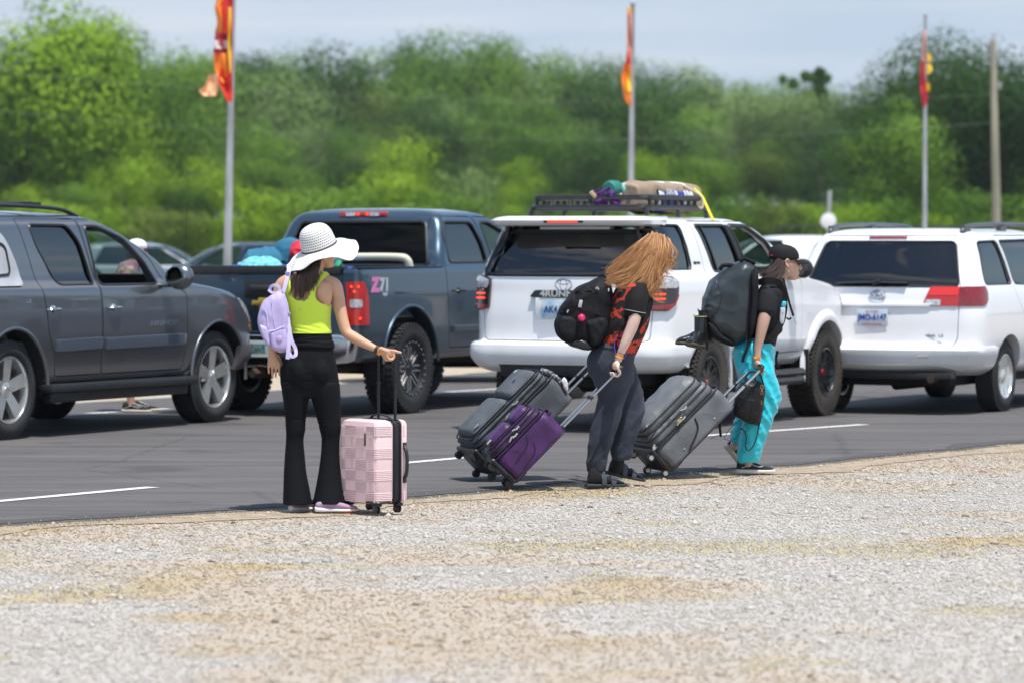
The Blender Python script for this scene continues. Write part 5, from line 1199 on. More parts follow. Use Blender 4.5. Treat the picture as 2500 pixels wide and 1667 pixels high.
pl = plate(tgo, (S.xr(0, .89)-.02, .04, .895), BACK, 'JMO-6147', M_pw, M_pi)
x_ = S.xr(0, .89)-.026
q = text_mb('NORTH CAROLINA', .022, .002, 0, Matrix.Translation((x_, .04, .832)) @ Matrix.Rotation(-PI/2, 4, 'Z') @ Matrix.Rotation(PI/2, 4, 'X')); q2 = text_mb('FIRST IN FLIGHT', .018, .002, 0, Matrix.Translation((x_, .04, .957)) @ Matrix.Rotation(-PI/2, 4, 'Z') @ Matrix.Rotation(PI/2, 4, 'X')); q.add(q2.v, q2.f); obj('plate_motto', q, M_pr, pl)
obj('lettering', back_text('SIENNA  LE', .038, S, -.52, .73, .006, bold=.0008, sx=1.3), mat('badge_grey', (.22, .22, .23), .3, .6), tgo)
for md, s in (('WBR', -1), ('WBL', 1)):
    tl = obj('taillight', S.patch([(-.168, 1.005), (-.168, 1.185), (.17, 1.19), (.22, 1.12), (.20, 1.04), (.13, 1.005)], md, .012, -.03, 12, 12, .02), M_redd, D, angle=50)
    P4 = [(s*.765, 1.005), (s*.765, 1.185), (s*.50, 1.185), (s*.43, 1.005)]
    t2 = obj('taillight', S.patch(P4, 'B', .014, -.02, 10, 16, .012), M_red, tgo, angle=50)
    obj('reversing_lens', S.patch([(s*.60, 1.01), (s*.60, 1.065), (s*.47, 1.065), (s*.445, 1.01)], 'B', .018, 0, 4, 8, .004), M_clear, t2)
    obj('brake_lens', S.patch([(s*.76, 1.105), (s*.76, 1.18), (s*.51, 1.18), (s*.48, 1.105)], 'B', .017, 0, 4, 8, .004), mat('bright_red_lens', (.78, .03, .015), .12, coat=1), t2)
bk = Stack([(.36, -.85, 0, .82, .3, .3, .06, .05), (.42, -1.04, 0, .92, .3, .3, .08, .05), (.48, -1.10, 0, .955, .3, .3, .08, .05), (.60, -1.12, 0, .985, .28, .3, .08, .05), (.625, -1.09, 0, .98, .27, .3, .08, .05)], taper=0)
P_ = boolean(bk.mb().mesh(), [(lambda q: q.box((.3, 0, .5), (1.4, 3, 1)) and q)(MB()), arch_cut(0, .33, .42, -1.3, 1.3)])
bpo = obj('rear_bumper', P_, P_wht, D, angle=32)
q = MB(); q.tube([bk.at('B', y, .465 + (.0 if abs(y) < .6 else -(abs(y)-.6)*.25), .004) for y in np.linspace(-.80, .80, 24)], .006, 6); obj('bumper_crease', q, mat('crease_cream', (.6, .58, .52), .5), bpo)
for y in (-.48, .62): q = MB(); q.add(*(lambda z: (z.v, z.f))(bk.patch([(y-.05, .525), (y-.05, .545), (y+.05, .545), (y+.05, .525)], 'B', .004, 0, 2, 3))); obj('reflector', q, M_alu, bpo)
q = MB(); q.box((-.98, 0, .36), (.15, 1.5, .06)); obj('valance', q, M_trim, D, bevel=.01); q = MB(); q.tube([(-1.06, -.55, .335), (-.7, -.5, .34)], .038, 12); q.tube([(-.75, -.5, .34), (-.2, -.4, .33)], .07, 10); obj('exhaust_pipe', q, M_rust, D)
window(S, D, qw, 'R', G_dark, 'quarter_window', rnd=.05); window(S, sd, sw_, 'R', G_dark, rnd=.04); window(S, fd, fw, 'R', G_clear, rnd=.04)
window(S, D, qw, 'L', G_dark, 'quarter_window', rnd=.05); window(S, D, sw_, 'L', G_dark, rnd=.04); window(S, D, fw, 'L', G_clear, rnd=.04); window(S, D, wins[7][0], 'F', G_clear, 'windshield', rnd=.06)
handle(sd, S, 1.02, 1.0, m=P_wht); handle(fd, S, 1.28, 1.0, m=P_wht)
for x in (0, 3.03):
    for s in (-1, 1): wheel(D, x, .93, s, .335, .225, .21, 'cover', M_rub)
under(D, -.8, 3.7, 1.3, .26, .42)
for y in (-.40, .40): seat(D, .0, y, .8); seat(D, .9, y, .8); seat(D, 1.8, y, .8)
M_redcl = mat('red_cloth', (.5, .02, .03), .8); q = MB(); q.ell((.2, -.35, 1.28), (.12, .16, .12)); obj('seat_cover', q, M_redcl, D)
rk = MB()
for s in (-1, 1): rk.tube(catmull([(-.52, s*.66, 1.69), (-.44, s*.66, 1.735), (-.2, s*.66, 1.755), (.6, s*.66, 1.768), (1.5, s*.66, 1.755), (1.75, s*.66, 1.72), (1.85, s*.66, 1.68)], 5), (.022, .02), 8)
for s in (-1, 1):
    for x in (-.42, .62): rk.box((x, s*.66, 1.72), (.16, .05, .06))
obj('roof_rails', rk, mat('rail_grey', (.10, .11, .125), .35, .4), D)
mirror(D, S, 2.2, 1.2, P_wht, -1); mirror(D, S, 2.2, 1.2, P_wht, 1)
for md in ('WFR', 'WFL'): obj('headlight', S.patch([(-.2, .75), (-.2, .9), (.25, .95), (.2, .78)], md, .008, -.03, 6, 10, .03), M_clear, D)

line_cabin(D, inner)
# ---------------------------------------------------------------- vehicles further off, seen over and under the others
def far_car(name, label, cat, loc, ang, col, kind='sedan', wheelmat='five', metal=.5, cargo=False):
    p = paint('lacquer_' + label.split()[0] + str(len(MATS)), col, metal, .3); c = thing(name, label, cat, loc, R(ang), 'vehicles parked beyond the waiting lane')
    H = {'sedan': 0, 'hatch': .12, 'suv': .28}[kind]; b = .92 + H*.5; rf = 1.42 + H
    rear = {'sedan': .45, 'hatch': -.55, 'suv': -.85}[kind]
    S = Stack([(.26, -.8, 3.4, .80, .3, .4, .05, .1), (.34, -.95, 3.6, .88, .3, .45, .06, .15), (.6, -.98, 3.62, .91, .28, .45, .06, .15), (b-.12, -.95, 3.4, .905, .25, .5, .06, .15), (b-.04, -.93, 2.7, .895, .25, .35, .06, .2), (b, -.9 if kind != 'sedan' else -.3, 2.35, .87, .22, .15, .08, .25),
               (b+.12, -.82 if kind != 'sedan' else .02, 2.05, .83, .2, .12, .1, .25), (rf-.12, -.72 if kind != 'sedan' else rear, 1.45, .74, .2, .12, .1, .25), (rf-.04, -.5 if kind != 'sedan' else rear+.3, 1.1, .64, .2, .2, .1, .2), (rf-.015, -.3 if kind != 'sedan' else rear+.45, .95, .52, .2, .2, .08, .1)], crown=.016, dz=.04)
    x0 = -.5 if kind != 'sedan' else .3
    inner = MB(); inner.rings([[Vector((x, y, z)) for x, y in ((a, -w), (q, -w), (q, w), (a, w))] for z, a, q, w in ((.5, x0, 2.1, .80), (b, x0, 2.1, .80), (rf-.1, x0+.25, 1.3, .68))])
    rear_x = x0 + .12; zt = rf-.10
    rwn = [(rear_x, b+.03), (rear_x+.22, zt), (.62, zt), (.74, b+.02)]; fwn = [(.82, b+.02), (.70, zt), (1.12, zt), (1.85, b+.02)]
    body, _ = car_shell(S, inner, [(0, .33, .38, .88), (2.7, .33, .38, .88)], ([] if cargo else [(rwn, 'R', .04), (rwn, 'L', .04)]) + [(fwn, 'R', .04), (fwn, 'L', .04), ([(-.66, b+.06), (.66, b+.06), (.55, zt), (-.55, zt)], 'F', .05)], [], p, c)
    line_cabin(c, inner)
    for md in 'RL':
        if not cargo: window(S, c, rwn, md, G_dark, rnd=.04)
        window(S, c, fwn, md, G_clear, rnd=.04)
    window(S, c, [(-.66, b+.06), (.66, b+.06), (.55, zt), (-.55, zt)], 'F', G_clear, 'windshield')
    for x in (0, 2.7):
        for s in (-1, 1): wheel(c, x, .90, s, .33, .21, .23, wheelmat)
    under(c, -.8, 3.3, 1.2, .2, .36)
    for md in ('WBR', 'WBL'): obj('taillight', S.patch([(-.15, b-.25), (-.15, b-.1), (.2, b-.1), (.15, b-.22)], md, .01, -.02, 5, 8, .02), M_redd, c)
    for md in ('WFR', 'WFL'): obj('headlight', S.patch([(-.2, b-.32), (-.2, b-.2), (.2, b-.18), (.15, b-.28)], md, .01, -.02, 5, 8, .02), M_clear, c)
    seat(c, .9, -.38, .62, hgt=.5); seat(c, .9, .38, .62, hgt=.5)
    return c
far_car('hatchback', 'navy blue hatchback whose roof shows beyond the bed of the blue pickup', 'car', (-5.2, 85, 0), 178, (.02, .035, .07), 'hatch')
far_car('sedan', 'silver grey car whose roof shows between the grey truck and the navy hatchback', 'car', (-9.6, 92, 0), 3, (.30, .33, .37), 'hatch')
far_car('compact_car', 'mint green car seen through the open window of the grey truck', 'car', (-6.97, 50.8, 0), 64, (.15, .42, .34), 'hatch', metal=.1)
far_car('cargo_van', 'white vehicle whose roof shows between the white SUV and the minivan', 'van', (6.3, 80, 0), 180, (.80, .81, .82), 'suv', metal=0, cargo=True)
far_car('crossover', 'dark crossover whose wheels show underneath the blue pickup and the white SUV', 'car', (1.6, 44.5, 0), 182, (.03, .035, .04), 'hatch')
far_car('crossover', 'dark grey car whose tyres show underneath the white minivan', 'car', (9.4, 45.5, 0), 180, (.05, .05, .055), 'hatch')
# ================================================================ figures: shared tools
def S_(Y): return F / Y
def limb(mb, Y, pts, n=16, sub=5, p=2.0):
    """pts: (u, v, dy, half width px, half depth m): tapered tube along a path, measured square to it"""
    cm = catmull(pts, sub); s = S_(Y); C = [PX(q[0], q[1], Y + q[2]) for q in cm]; rr = []
    for i, q in enumerate(cm):
        T = (C[min(i+1, len(C)-1)] - C[max(i-1, 0)]).normalized(); Nn = T.cross(Vector((0, 1, 0))).normalized(); D = Nn.cross(T).normalized()
        a = max(q[3], .5)/s; b = max(q[4], .002)
        rr.append([C[i] + Nn*(a*math.copysign(abs(math.cos(t))**(2/p), math.cos(t))) + D*(b*math.copysign(abs(math.sin(t))**(2/p), math.sin(t))) for t in (2*PI*k/n for k in range(n))])
    # rounded ends
    def end(ring, c, T, r): return [[c + (x - c)*.7 + T*r*.5 for x in ring], [c + (x-c)*.3 + T*r*.75 for x in ring]]
    T0 = (C[0]-C[1]).normalized(); T1 = (C[-1]-C[-2]).normalized(); r0 = min(cm[0][3]/s, cm[0][4]); r1 = min(cm[-1][3]/s, cm[-1][4])
    e0 = end(rr[0], C[0], T0, r0); e1 = end(rr[-1], C[-1], T1, r1)
    mb.rings([e0[1], e0[0]] + rr + e1)
def hring(mb, Y, rows, n=40, sub=6, p=2.2, cap=True):
    """rows: (uL, uR, v, dy, half depth m): level rings"""
    cm = catmull(rows, sub); rr = []
    for uL, uR, v, dy, rd in cm:
        A_ = PX(uL, v, Y + dy); B_ = PX(uR, v, Y + dy); c = (A_+B_)/2; a = (B_-A_).x/2
        rr.append([Vector((c.x + a*math.copysign(abs(math.cos(t))**(2/p), math.cos(t)), c.y + rd*math.copysign(abs(math.sin(t))**(2/p), math.sin(t)), c.z)) for t in (2*PI*k/n for k in range(n))])
    mb.rings(rr, cap)
def puff(mb, poly, Y, dy, th, p=2.6, levels=7, yaw=0.0, grow=0.0):
    """a stuffed shape: outline (photo coordinates) at distance Y, thickness th"""
    P = [PX(u, v, Y + dy) for u, v in poly]; P = [Vector(q) for q in catmull([tuple(q) for q in P] + [tuple(P[0])], 4)[:-1]]
    c = sum(P, Vector())/len(P); rr = []
    for i in range(-levels, levels+1):
        t = math.sin(PI/2*i/levels); k = max(0.02, (1-abs(t)**p))**(1/p); k = .35 + .65*k if abs(i) < levels else .3
        rr.append([c + Vector(((q.x-c.x)*k*(1+grow), t*th/2 + (q.x-c.x)*k*math.tan(yaw), (q.z-c.z)*k*(1+grow))) for q in P])
    mb.rings(rr)
def head(mb, c, yaw, pitch=0.0, roll=0.0, k=1.0, face=True):
    """yaw: direction the face looks (0 = +x, 90 = away); positive pitch looks down"""
    M = Matrix.Translation(c) @ Matrix.Rotation(R(yaw), 4, 'Z') @ Matrix.Rotation(R(pitch), 4, 'Y') @ Matrix.Rotation(R(roll), 4, 'X') @ Matrix.Scale(k, 4)
    lv = [(-.118, .058, .018, .02), (-.108, .050, .036, .034), (-.088, .034, .056, .050), (-.06, .016, .077, .060), (-.03, .004, .091, .068), (0, -.004, .098, .073), (.03, -.007, .101, .076), (.06, -.009, .097, .074), (.085, -.012, .082, .065), (.105, -.014, .054, .045), (.114, -.015, .02, .018)]
    rr = [[M @ Vector((fc + rf*math.cos(t), rw*math.sin(t), z)) for t in (2*PI*i/24 for i in range(24))] for z, fc, rf, rw in lv]
    mb.rings(rr)
    nose = [M @ Vector(q) for q in ((.086, 0, .016), (.100, 0, -.006), (.113, 0, -.026), (.100, 0, -.040))]
    if face:
        mb.tube(nose, [.008, .0095, .012, .010], 10)
        for s in (-1, 1): mb.ell(M @ Vector((.102, s*.010, -.034)), (.009, .008, .007), 8, 6)
        for z, r in ((-.060, .0085), (-.072, .0095)): mb.tube([M @ Vector((.078, -.022, z)), M @ Vector((.0955, 0, z)), M @ Vector((.078, .022, z))], [.005, r, .005], 8)
        for s in (-1, 1): mb.tube([M @ Vector((.082, s*.012, .020)), M @ Vector((.086, s*.03, .024)), M @ Vector((.070, s*.052, .02))], [.006, .008, .005], 8)
        mb.ell(M @ Vector((.088, 0, -.098)), (.018, .022, .014), 10, 6)
    for s in (-1, 1):
        ear = MB(); ear.tube([(.012, s*.074, .020), (-.006, s*.083, .026), (-.018, s*.084, .008), (-.010, s*.080, -.014), (.008, s*.074, -.030)], [.006, .0065, .006, .0065, .008], 8); ear.ell((.002, s*.074, -.004), (.014, .006, .022), 8, 6); mb.add(ear.v, ear.f, M)
    return M
def fist(mb, C, axis, up, r=.0085, grip=.018, thumb=1, span=.019):
    """four curled fingers and a thumb closed round a bar through C along axis; wrist lies along up"""
    axis = axis.normalized(); up = (up - axis*up.dot(axis)).normalized(); fw = axis.cross(up).normalized()*(1)
    L_ = [.034, .038, .036, .028]
    for j in range(4):
        c = C + axis*(j-1.5)*span*thumb; g = grip + r; k = (1.0, 1.03, 1.0, .9)[j]
        pts = [c + up*(.036*k) - fw*.006, c + up*(g*.95) + fw*g*.75*k, c + fw*g*1.18*k - up*.002, c - up*g*.95 + fw*g*.65, c - up*g*1.0 - fw*g*.45, c - up*g*.25 - fw*g*.98]
        mb.tube(catmull(pts, 3), [r*1.12]*4 + [r*1.05]*6 + [r*.95]*5 + [r*.8], 10)
    mb.ell(C + up*.044 - fw*.006, (.020, .045, .030), 14, 10, rot=Matrix((fw, axis, up)).transposed())
    a = axis*thumb
    mb.tube(catmull([C + up*.060 - a*.028, C + up*.030 - a*.046 - fw*.004, C + up*.008 - a*.040 + fw*.018, C - up*.006 - a*.026 + fw*.030], 4), [.012]*5 + [.0105]*5 + [.0085]*3, 10)
def wrinkle(amp, scale, st=(1, 1, 1), seed=0, ridge=True):
    def f(co, no):
        q = Vector((co.x*st[0]*scale, co.y*st[1]*scale, co.z*st[2]*scale + seed)); a = noise.noise(q)
        b = noise.noise(q*2.3 + Vector((5, 1, 2)))
        return amp*((1 - 2*abs(a)**.7) if ridge else a) + amp*.45*b
    return f
def strands(name, guides, n, Y, width, material, parent, jit=(3, 3, .02), curl=(2.0, 3.0), seed=0, seg=12, spread=1.0, clumps=0, tight=.3, root=.35, bias=1.0):
    """ribbons of hair; guides: lists of (u, v, dy) in order across the hair"""
    rg = random.Random(seed); m = MB(); G = [catmull(g, seg // (len(g)-1) + 1) for g in guides]
    G = [[g[int(round(i*(len(g)-1)/seg))] for i in range(seg+1)] for g in G]
    CL = [((rg.random()**bias)*(len(G)-1), [rg.gauss(0, 1) for _ in range(3)], rg.uniform(0, 6.28), rg.uniform(.7, 1.4), rg.uniform(.4, 1.3), rg.uniform(.74, 1.0)) for _ in range(clumps)]
    for k in range(n):
        t = (rg.random()**bias)*(len(G)-1); j = [rg.gauss(0, 1) for _ in range(3)]; ph = rg.uniform(0, 6.28); fq = rg.uniform(.7, 1.4)*curl[1]; am = curl[0]*rg.uniform(.3, 1.2); ln = rg.uniform(.72, 1.0)
        if clumps and rg.random() < .9:
            c_ = CL[k % clumps]; t = min(len(G)-1.001, max(0, c_[0] + rg.gauss(0, .16))); j = [a*tight + b_*(1-tight*.4) for a, b_ in zip(j, c_[1])]; ph = c_[2] + rg.gauss(0, .35); fq = c_[3]*curl[1]; am = curl[0]*c_[4]; ln = c_[5]*rg.uniform(.93, 1.03)
        i = min(int(t), len(G)-2); t -= i
        pts = []
        for q in range(seg+1):
            f = min(seg, q/seg*ln*seg); a = int(f); b = min(a+1, seg); ff = f - a
            P = (G[i][a]*(1-ff) + G[i][b]*ff)*(1-t) + (G[i+1][a]*(1-ff) + G[i+1][b]*ff)*t; e = q/seg
            u = P[0] + j[0]*jit[0]*(root+e*spread) + am*e*math.sin(fq*e*6.28 + ph); v = P[1] + j[1]*jit[1]*(root+e*.6) + am*.5*e*math.cos(fq*e*6.28 + ph); dy = P[2] + j[2]*jit[2]*(.5+e*.7)
            pts.append(PX(u, v, Y + dy))
        w = width*rg.uniform(.6, 1.3); up = Vector((rg.uniform(-.4, .4), -1, rg.uniform(-.4, .4)))
        A_, B_ = [], []
        for q in range(seg+1):
            T = (pts[min(q+1, seg)] - pts[max(q-1, 0)]).normalized(); s = T.cross(up).normalized()*w*(1 - .8*(q/seg)**2)/2
            A_.append(pts[q]-s); B_.append(pts[q]+s)
        m.add(A_ + B_, [(x, x+1, seg+2+x, seg+1+x) for x in range(seg)])
    o = obj(name, m, material, parent, angle=180)
    at = o.data.attributes.new('strand', 'FLOAT', 'POINT'); vals = []
    for k in range(n): vals += [rg.random()]*(2*(seg+1))
    if len(vals) == len(o.data.vertices): at.data.foreach_set('value', vals)
    return o
def hair_mat(name, c0, c1, c2, rough=.38):
    m = bpy.data.materials.new(name); m.use_nodes = True; N, L = nt_of(m); b = N['Principled BSDF']; b.inputs['Roughness'].default_value = rough; b.inputs['Specular IOR Level'].default_value = .6
    a = N.new('ShaderNodeAttribute'); a.attribute_name = 'strand'; r = N.new('ShaderNodeValToRGB'); L.new(a.outputs['Fac'], r.inputs[0])
    e = r.color_ramp.elements; e[0].color = (*c0, 1); e[1].color = (*c2, 1); q = e.new(.5); q.color = (*c1, 1); L.new(r.outputs[0], b.inputs['Base Color'])
    t = N.new('ShaderNodeBsdfTranslucent'); L.new(r.outputs[0], t.inputs[0]); mx = N.new('ShaderNodeMixShader'); mx.inputs[0].default_value = .2; L.new(b.outputs[0], mx.inputs[1]); L.new(t.outputs[0], mx.inputs[2]); L.new(mx.outputs[0], N['Material Output'].inputs[0])
    return m
def shoe(person, heel, yaw, ln, styl, pitch=0.0, k=1.0, roll=0):
    """side-shaped shoe in its own frame: x to the toe"""
    M = Matrix.Translation(heel) @ Matrix.Rotation(R(yaw), 4, 'Z') @ Matrix.Rotation(R(pitch), 4, 'Y') @ Matrix.Rotation(R(roll), 4, 'X') @ Matrix.Scale(ln, 4)
    def lf(rows, n=24, p=2.4):
        m = MB(); rr = []
        for x, w, z0, z1 in catmull(rows, 4):
            c = (z0+z1)/2; h = (z1-z0)/2
            rr.append([M @ Vector((x, w*math.copysign(abs(math.cos(t))**(2/p), math.cos(t)), c + h*math.copysign(abs(math.sin(t))**(2/p), math.sin(t)))) for t in (2*PI*i/n for i in range(n))])
        m.rings(rr); return m
    if styl == 'runner':
        so = lf([(-.01, .02, .03, .10), (.0, .10, .012, .13), (.15, .125, .0, .115), (.4, .12, .0, .095), (.65, .165, .0, .085), (.85, .16, .006, .085), (.97, .09, .02, .09), (1.0, .02, .04, .08)])
        o = obj('sole', so, mat('sole_white', (.78, .77, .78), .6), person)
        up = lf([(.0, .03, .10, .16), (.03, .09, .09, .22), (.15, .10, .09, .27), (.3, .10, .08, .29), (.5, .125, .07, .25), (.7, .15, .06, .185), (.88, .13, .06, .15), (.96, .05, .07, .12)]); u_ = obj('shoe', up, mat('shoe_mauve', (.48, .25, .31), .8, col2=(.40, .28, .42), vscale=9, bump=.4, bscale=300), person)
        a = lf([(.62, .17, -.004, .03), (.75, .172, -.004, .035), (.9, .14, .0, .04), (.99, .05, .02, .05)]); obj('outsole', a, mat('outsole_red', (.65, .06, .03), .7), person); o.parent = u_
    elif styl == 'skate':
        so = lf([(-.01, .04, .0, .10), (.02, .12, .0, .115), (.3, .13, .0, .11), (.6, .165, .0, .10), (.9, .15, .0, .10), (1.0, .06, .005, .10)], p=4)
        u_ = obj('shoe', lf([(.0, .05, .09, .24), (.04, .10, .09, .34), (.15, .12, .09, .38), (.3, .12, .08, .36), (.45, .125, .08, .29), (.62, .15, .07, .22), (.85, .14, .07, .17), (.98, .05, .08, .12)]), mat('canvas_black', (.018, .018, .022), .8, bump=.3, bscale=200), person)
        o = obj('sole', so, mat('sole_cream', (.66, .63, .56), .6), u_); ft = lf([(-.012, .05, .093, .103), (.02, .124, .093, .106), (.3, .135, .094, .104), (.6, .168, .09, .10), (.9, .153, .09, .10), (1.003, .062, .09, .10)], p=4)
        obj('foxing_line', ft, M_trim, o)
        for sd in (-1, 1):
            st = MB(); st.tube([M @ Vector(q) for q in catmull([(.10, sd*.118, .15), (.22, sd*.128, .19), (.34, sd*.130, .24), (.45, sd*.128, .20), (.58, sd*.138, .17), (.66, sd*.145, .20)], 5)], .013*ln, 6, flat=.6); obj('side_stripe', st, mat('stripe_white', (.75, .75, .78), .7), u_)
        lc = MB()
        for i in range(6):
            x = .36 + i*.055; z = .335 - i*.026; lc.tube([M @ Vector((x, -.07, z-.012)), M @ Vector((x+.01, 0, z+.012)), M @ Vector((x, .07, z-.012))], .011*ln, 6)
        obj('laces', lc, mat('lace_white', (.8, .8, .84), .8), u_)
    elif styl == 'slide':
        o = obj('sandal', lf([(-.01, .08, .0, .07), (.02, .14, .0, .095), (.3, .13, .0, .085), (.65, .17, .0, .075), (.9, .16, .0, .08), (1.0, .07, .01, .08)], p=4), mat('sandal_foam', (.022, .024, .028), .6), person)
        obj('sock', lf([(.04, .06, .09, .18), (.07, .10, .07, .38), (.16, .115, .07, .52), (.28, .115, .07, .46), (.42, .12, .07, .32), (.62, .14, .07, .24), (.82, .13, .06, .17), (.95, .06, .07, .12)]), mat('sock_black', (.012, .012, .013), .95, bump=.3, bscale=150), person)
        for x0, z0 in ((.42, .345), (.66, .245)):
            st = MB(); rr = []
            for xx in (x0-.06, x0+.0, x0+.06):
                zz = z0 - (xx-x0)*.45; rr.append([M @ Vector((xx, y, z)) for y, z in [(.165*math.cos(t), .06 + (zz-.05)*math.sin(t)) for t in (PI*i/14 for i in range(15))] + [(.15*math.cos(t), .06 + (zz-.065)*math.sin(t)) for t in (PI*i/14 for i in range(14, -1, -1))]])
            st.rings(rr); so_ = obj('strap', st, mat('sandal_strap', (.035, .045, .055), .45), o, bevel=0)
            bk = MB(); bk.box(M @ Vector((x0, -.155, z0*.62)), (.035, .008, .028)); obj('buckle', bk, mat('sandal_strap', (.035, .045, .055), .45), so_, bevel=.003)
    elif styl == 'boot':
        so = lf([(-.01, .05, .0, .09), (.03, .13, .0, .12), (.25, .12, .02, .10), (.35, .13, .0, .09), (.65, .17, .0, .09), (.9, .15, .01, .10), (1.0, .06, .03, .10)], p=4)
        return M, lf, so
    return u_ if styl != 'slide' else o

def skin(name, c, c2): return mat(name, c, .5, sub=.12, col2=c2, vscale=9, bump=.12, bscale=140, spec=.4)
M_sk1 = skin('skin_tanned', (.54, .30, .19), (.62, .37, .24)); M_sk2 = skin('skin_fair', (.66, .44, .36), (.72, .52, .44)); M_sk3 = skin('skin_warm', (.52, .32, .24), (.60, .38, .29))
M_band_y = mat('wristband_yellow', (.8, .55, .03), .6); M_band_o = mat('wristband_orange', (.85, .20, .03), .6); M_blk = mat('black_knit', (.007, .0075, .0095), .85, spec=.15, bump=.25, bscale=220)
M_bag = mat('black_nylon', (.009, .009, .011), .7, spec=.2, bump=.5, bscale=35, var=.3, vscale=12); M_slate = mat('slate_nylon', (.022, .032, .038), .42, bump=.5, bscale=14, var=.3, vscale=6)
def ring_band(Y, u, v, dy, du, dv, ru, rd, wd, material, parent, name='wristband', th=.003):
    """flat band round a wrist; (du, dv) runs along the arm"""
    c = PX(u, v, Y+dy); c2 = PX(u+du, v+dv, Y+dy); T = (c2-c).normalized(); Nn = T.cross(Vector((0, 1, 0))).normalized(); D = Nn.cross(T).normalized(); s = S_(Y); m = MB(); rr = []
    for a, g in ((-wd/2, 0), (-wd/2, th), (wd/2, th), (wd/2, 0)):
        rr.append([c + T*a + Nn*((ru/s+g)*math.cos(t)) + D*((rd+g)*math.sin(t)) for t in (2*PI*i/28 for i in range(28))])
    rr.append(rr[0]); m.rings(rr, cap=False); return obj(name, m, material, parent)
def strap_ribbon(Y, pts, wd, th, material, parent, name='strap', n=4):
    """flat webbing along (u, v, dy)"""
    cm = catmull(pts, n); P = [PX(q[0], q[1], Y+q[2]) for q in cm]; rr = []
    for i, p in enumerate(P):
        T = (P[min(i+1, len(P)-1)] - P[max(i-1, 0)]).normalized(); Nn = T.cross(Vector((0, 1, 0))); Nn = Nn.normalized() if Nn.length > .05 else Vector((1, 0, 0)); D = Nn.cross(T).normalized()
        rr.append([p + Nn*wd/2 + D*th/2, p - Nn*wd/2 + D*th/2, p - Nn*wd/2 - D*th/2, p + Nn*wd/2 - D*th/2])
    m = MB(); m.rings(rr); return obj(name, m, material, parent, bevel=0) if name else m

# ================================================================ woman in the sun hat
Y1 = 23.02; b = PX(765, 583+15281/Y1, Y1)
W1 = thing('person', 'woman in a wide white sun hat, neon yellow tank top and flared black trousers', 'person', (b.x, Y1, 0)); W1inv = Matrix.Translation(-Vector((b.x, Y1, 0)))
def fix(root, Y0=None):
    """figures are modelled in place: bring children into the frame of their root"""
    inv = root.matrix_basis.inverted() if False else Matrix.Translation(-root.location)
    for c in root.children: 
        c.data.transform(inv)
        for g in c.children: g.data.transform(inv)
m = MB(); Y = Y1
limb(m, Y, [(768, 668, .0, 21, .055), (774, 650, .0, 17, .05), (782, 630, .0, 16, .048), (788, 615, 0, 16, .05)])
hring(m, Y, [(745, 792, 664, 0, .045), (718, 806, 674, 0, .06), (695, 818, 686, 0, .075), (690, 818, 702, 0, .088), (698, 808, 735, 0, .09), (706, 804, 770, 0, .082), (713, 803, 806, 0, .078), (705, 810, 840, 0, .09), (700, 812, 860, 0, .09)])
for s_, u in ((-1, 722), (1, 786)): limb(m, Y, [(u, 694, -.055, 22, .035), (u+2, 720, -.06, 24, .035), (u+4, 745, -.045, 18, .03)])
limb(m, Y, [(800, 690, 0, 18, .05), (815, 700, 0, 20, .052), (823, 722, 0, 17.5, .046), (830, 755, -.01, 15.5, .042), (838, 788, -.02, 14, .04), (847, 812, -.03, 13.5, .038), (866, 825, -.05, 13.5, .036), (890, 838, -.075, 11.5, .03), (912, 849, -.095, 8.8, .023), (926, 856, -.11, 8.5, .02)])
limb(m, Y, [(706, 686, 0, 18, .05), (690, 698, 0, 19, .05), (681, 722, 0, 16.5, .045), (673, 755, 0, 15, .042), (667, 790, 0, 13.5, .04), (663, 820, -.01, 12.5, .035), (663, 845, -.02, 10, .026), (665, 860, -.02, 9, .02)])
for uA, uB, uC in ((732, 722, 718), (780, 805, 802)): limb(m, Y, [(uA, 868, 0, 24, .07), ((uA+uB)/2, 960, 0, 26, .07), (uB, 1050, 0, 17, .05), (uC, 1215, 0, 13, .04)])
hp = head(m, PX(784, 607, Y), 28, 8, 0, .93)
# left hand hanging open, palm to the viewer
limb(m, Y, [(665, 860, -.02, 9, .018), (666, 875, -.025, 13, .016), (668, 892, -.03, 13.5, .013)])
for u, v, L_ in ((655.5, 894, 17), (664, 897, 23), (672.5, 896, 25), (681, 892, 24)):
    limb(m, Y, [(u, v-8, -.03, 3.2, .009), (u+.5, v+L_*.45, -.034, 2.9, .008), (u+1, v+L_, -.028, 2.3, .0065)], n=10, sub=4)
limb(m, Y, [(677, 868, -.01, 5, .01), (684, 880, .005, 4, .009), (687, 893, .01, 3.2, .007)], n=10, sub=4)
# right hand over the trolley handle, thumb pointing on
C1 = PX(950, 868, Y-.12); fist(m, C1, Vector((.35, -.9, 0)), Vector((-.85, 0, .5)), grip=.012, r=.0085)
limb(m, Y, [(930, 857, -.115, 9, .02), (945, 861, -.12, 11, .024), (955, 864, -.125, 9, .02)])
limb(m, Y, [(945, 856, -.13, 5, .010), (962, 857, -.14, 4.2, .009), (979, 861, -.14, 3.3, .0075)], n=10)
obj('body', m, M_sk1, W1, remesh=.0036, smooth_it=3)
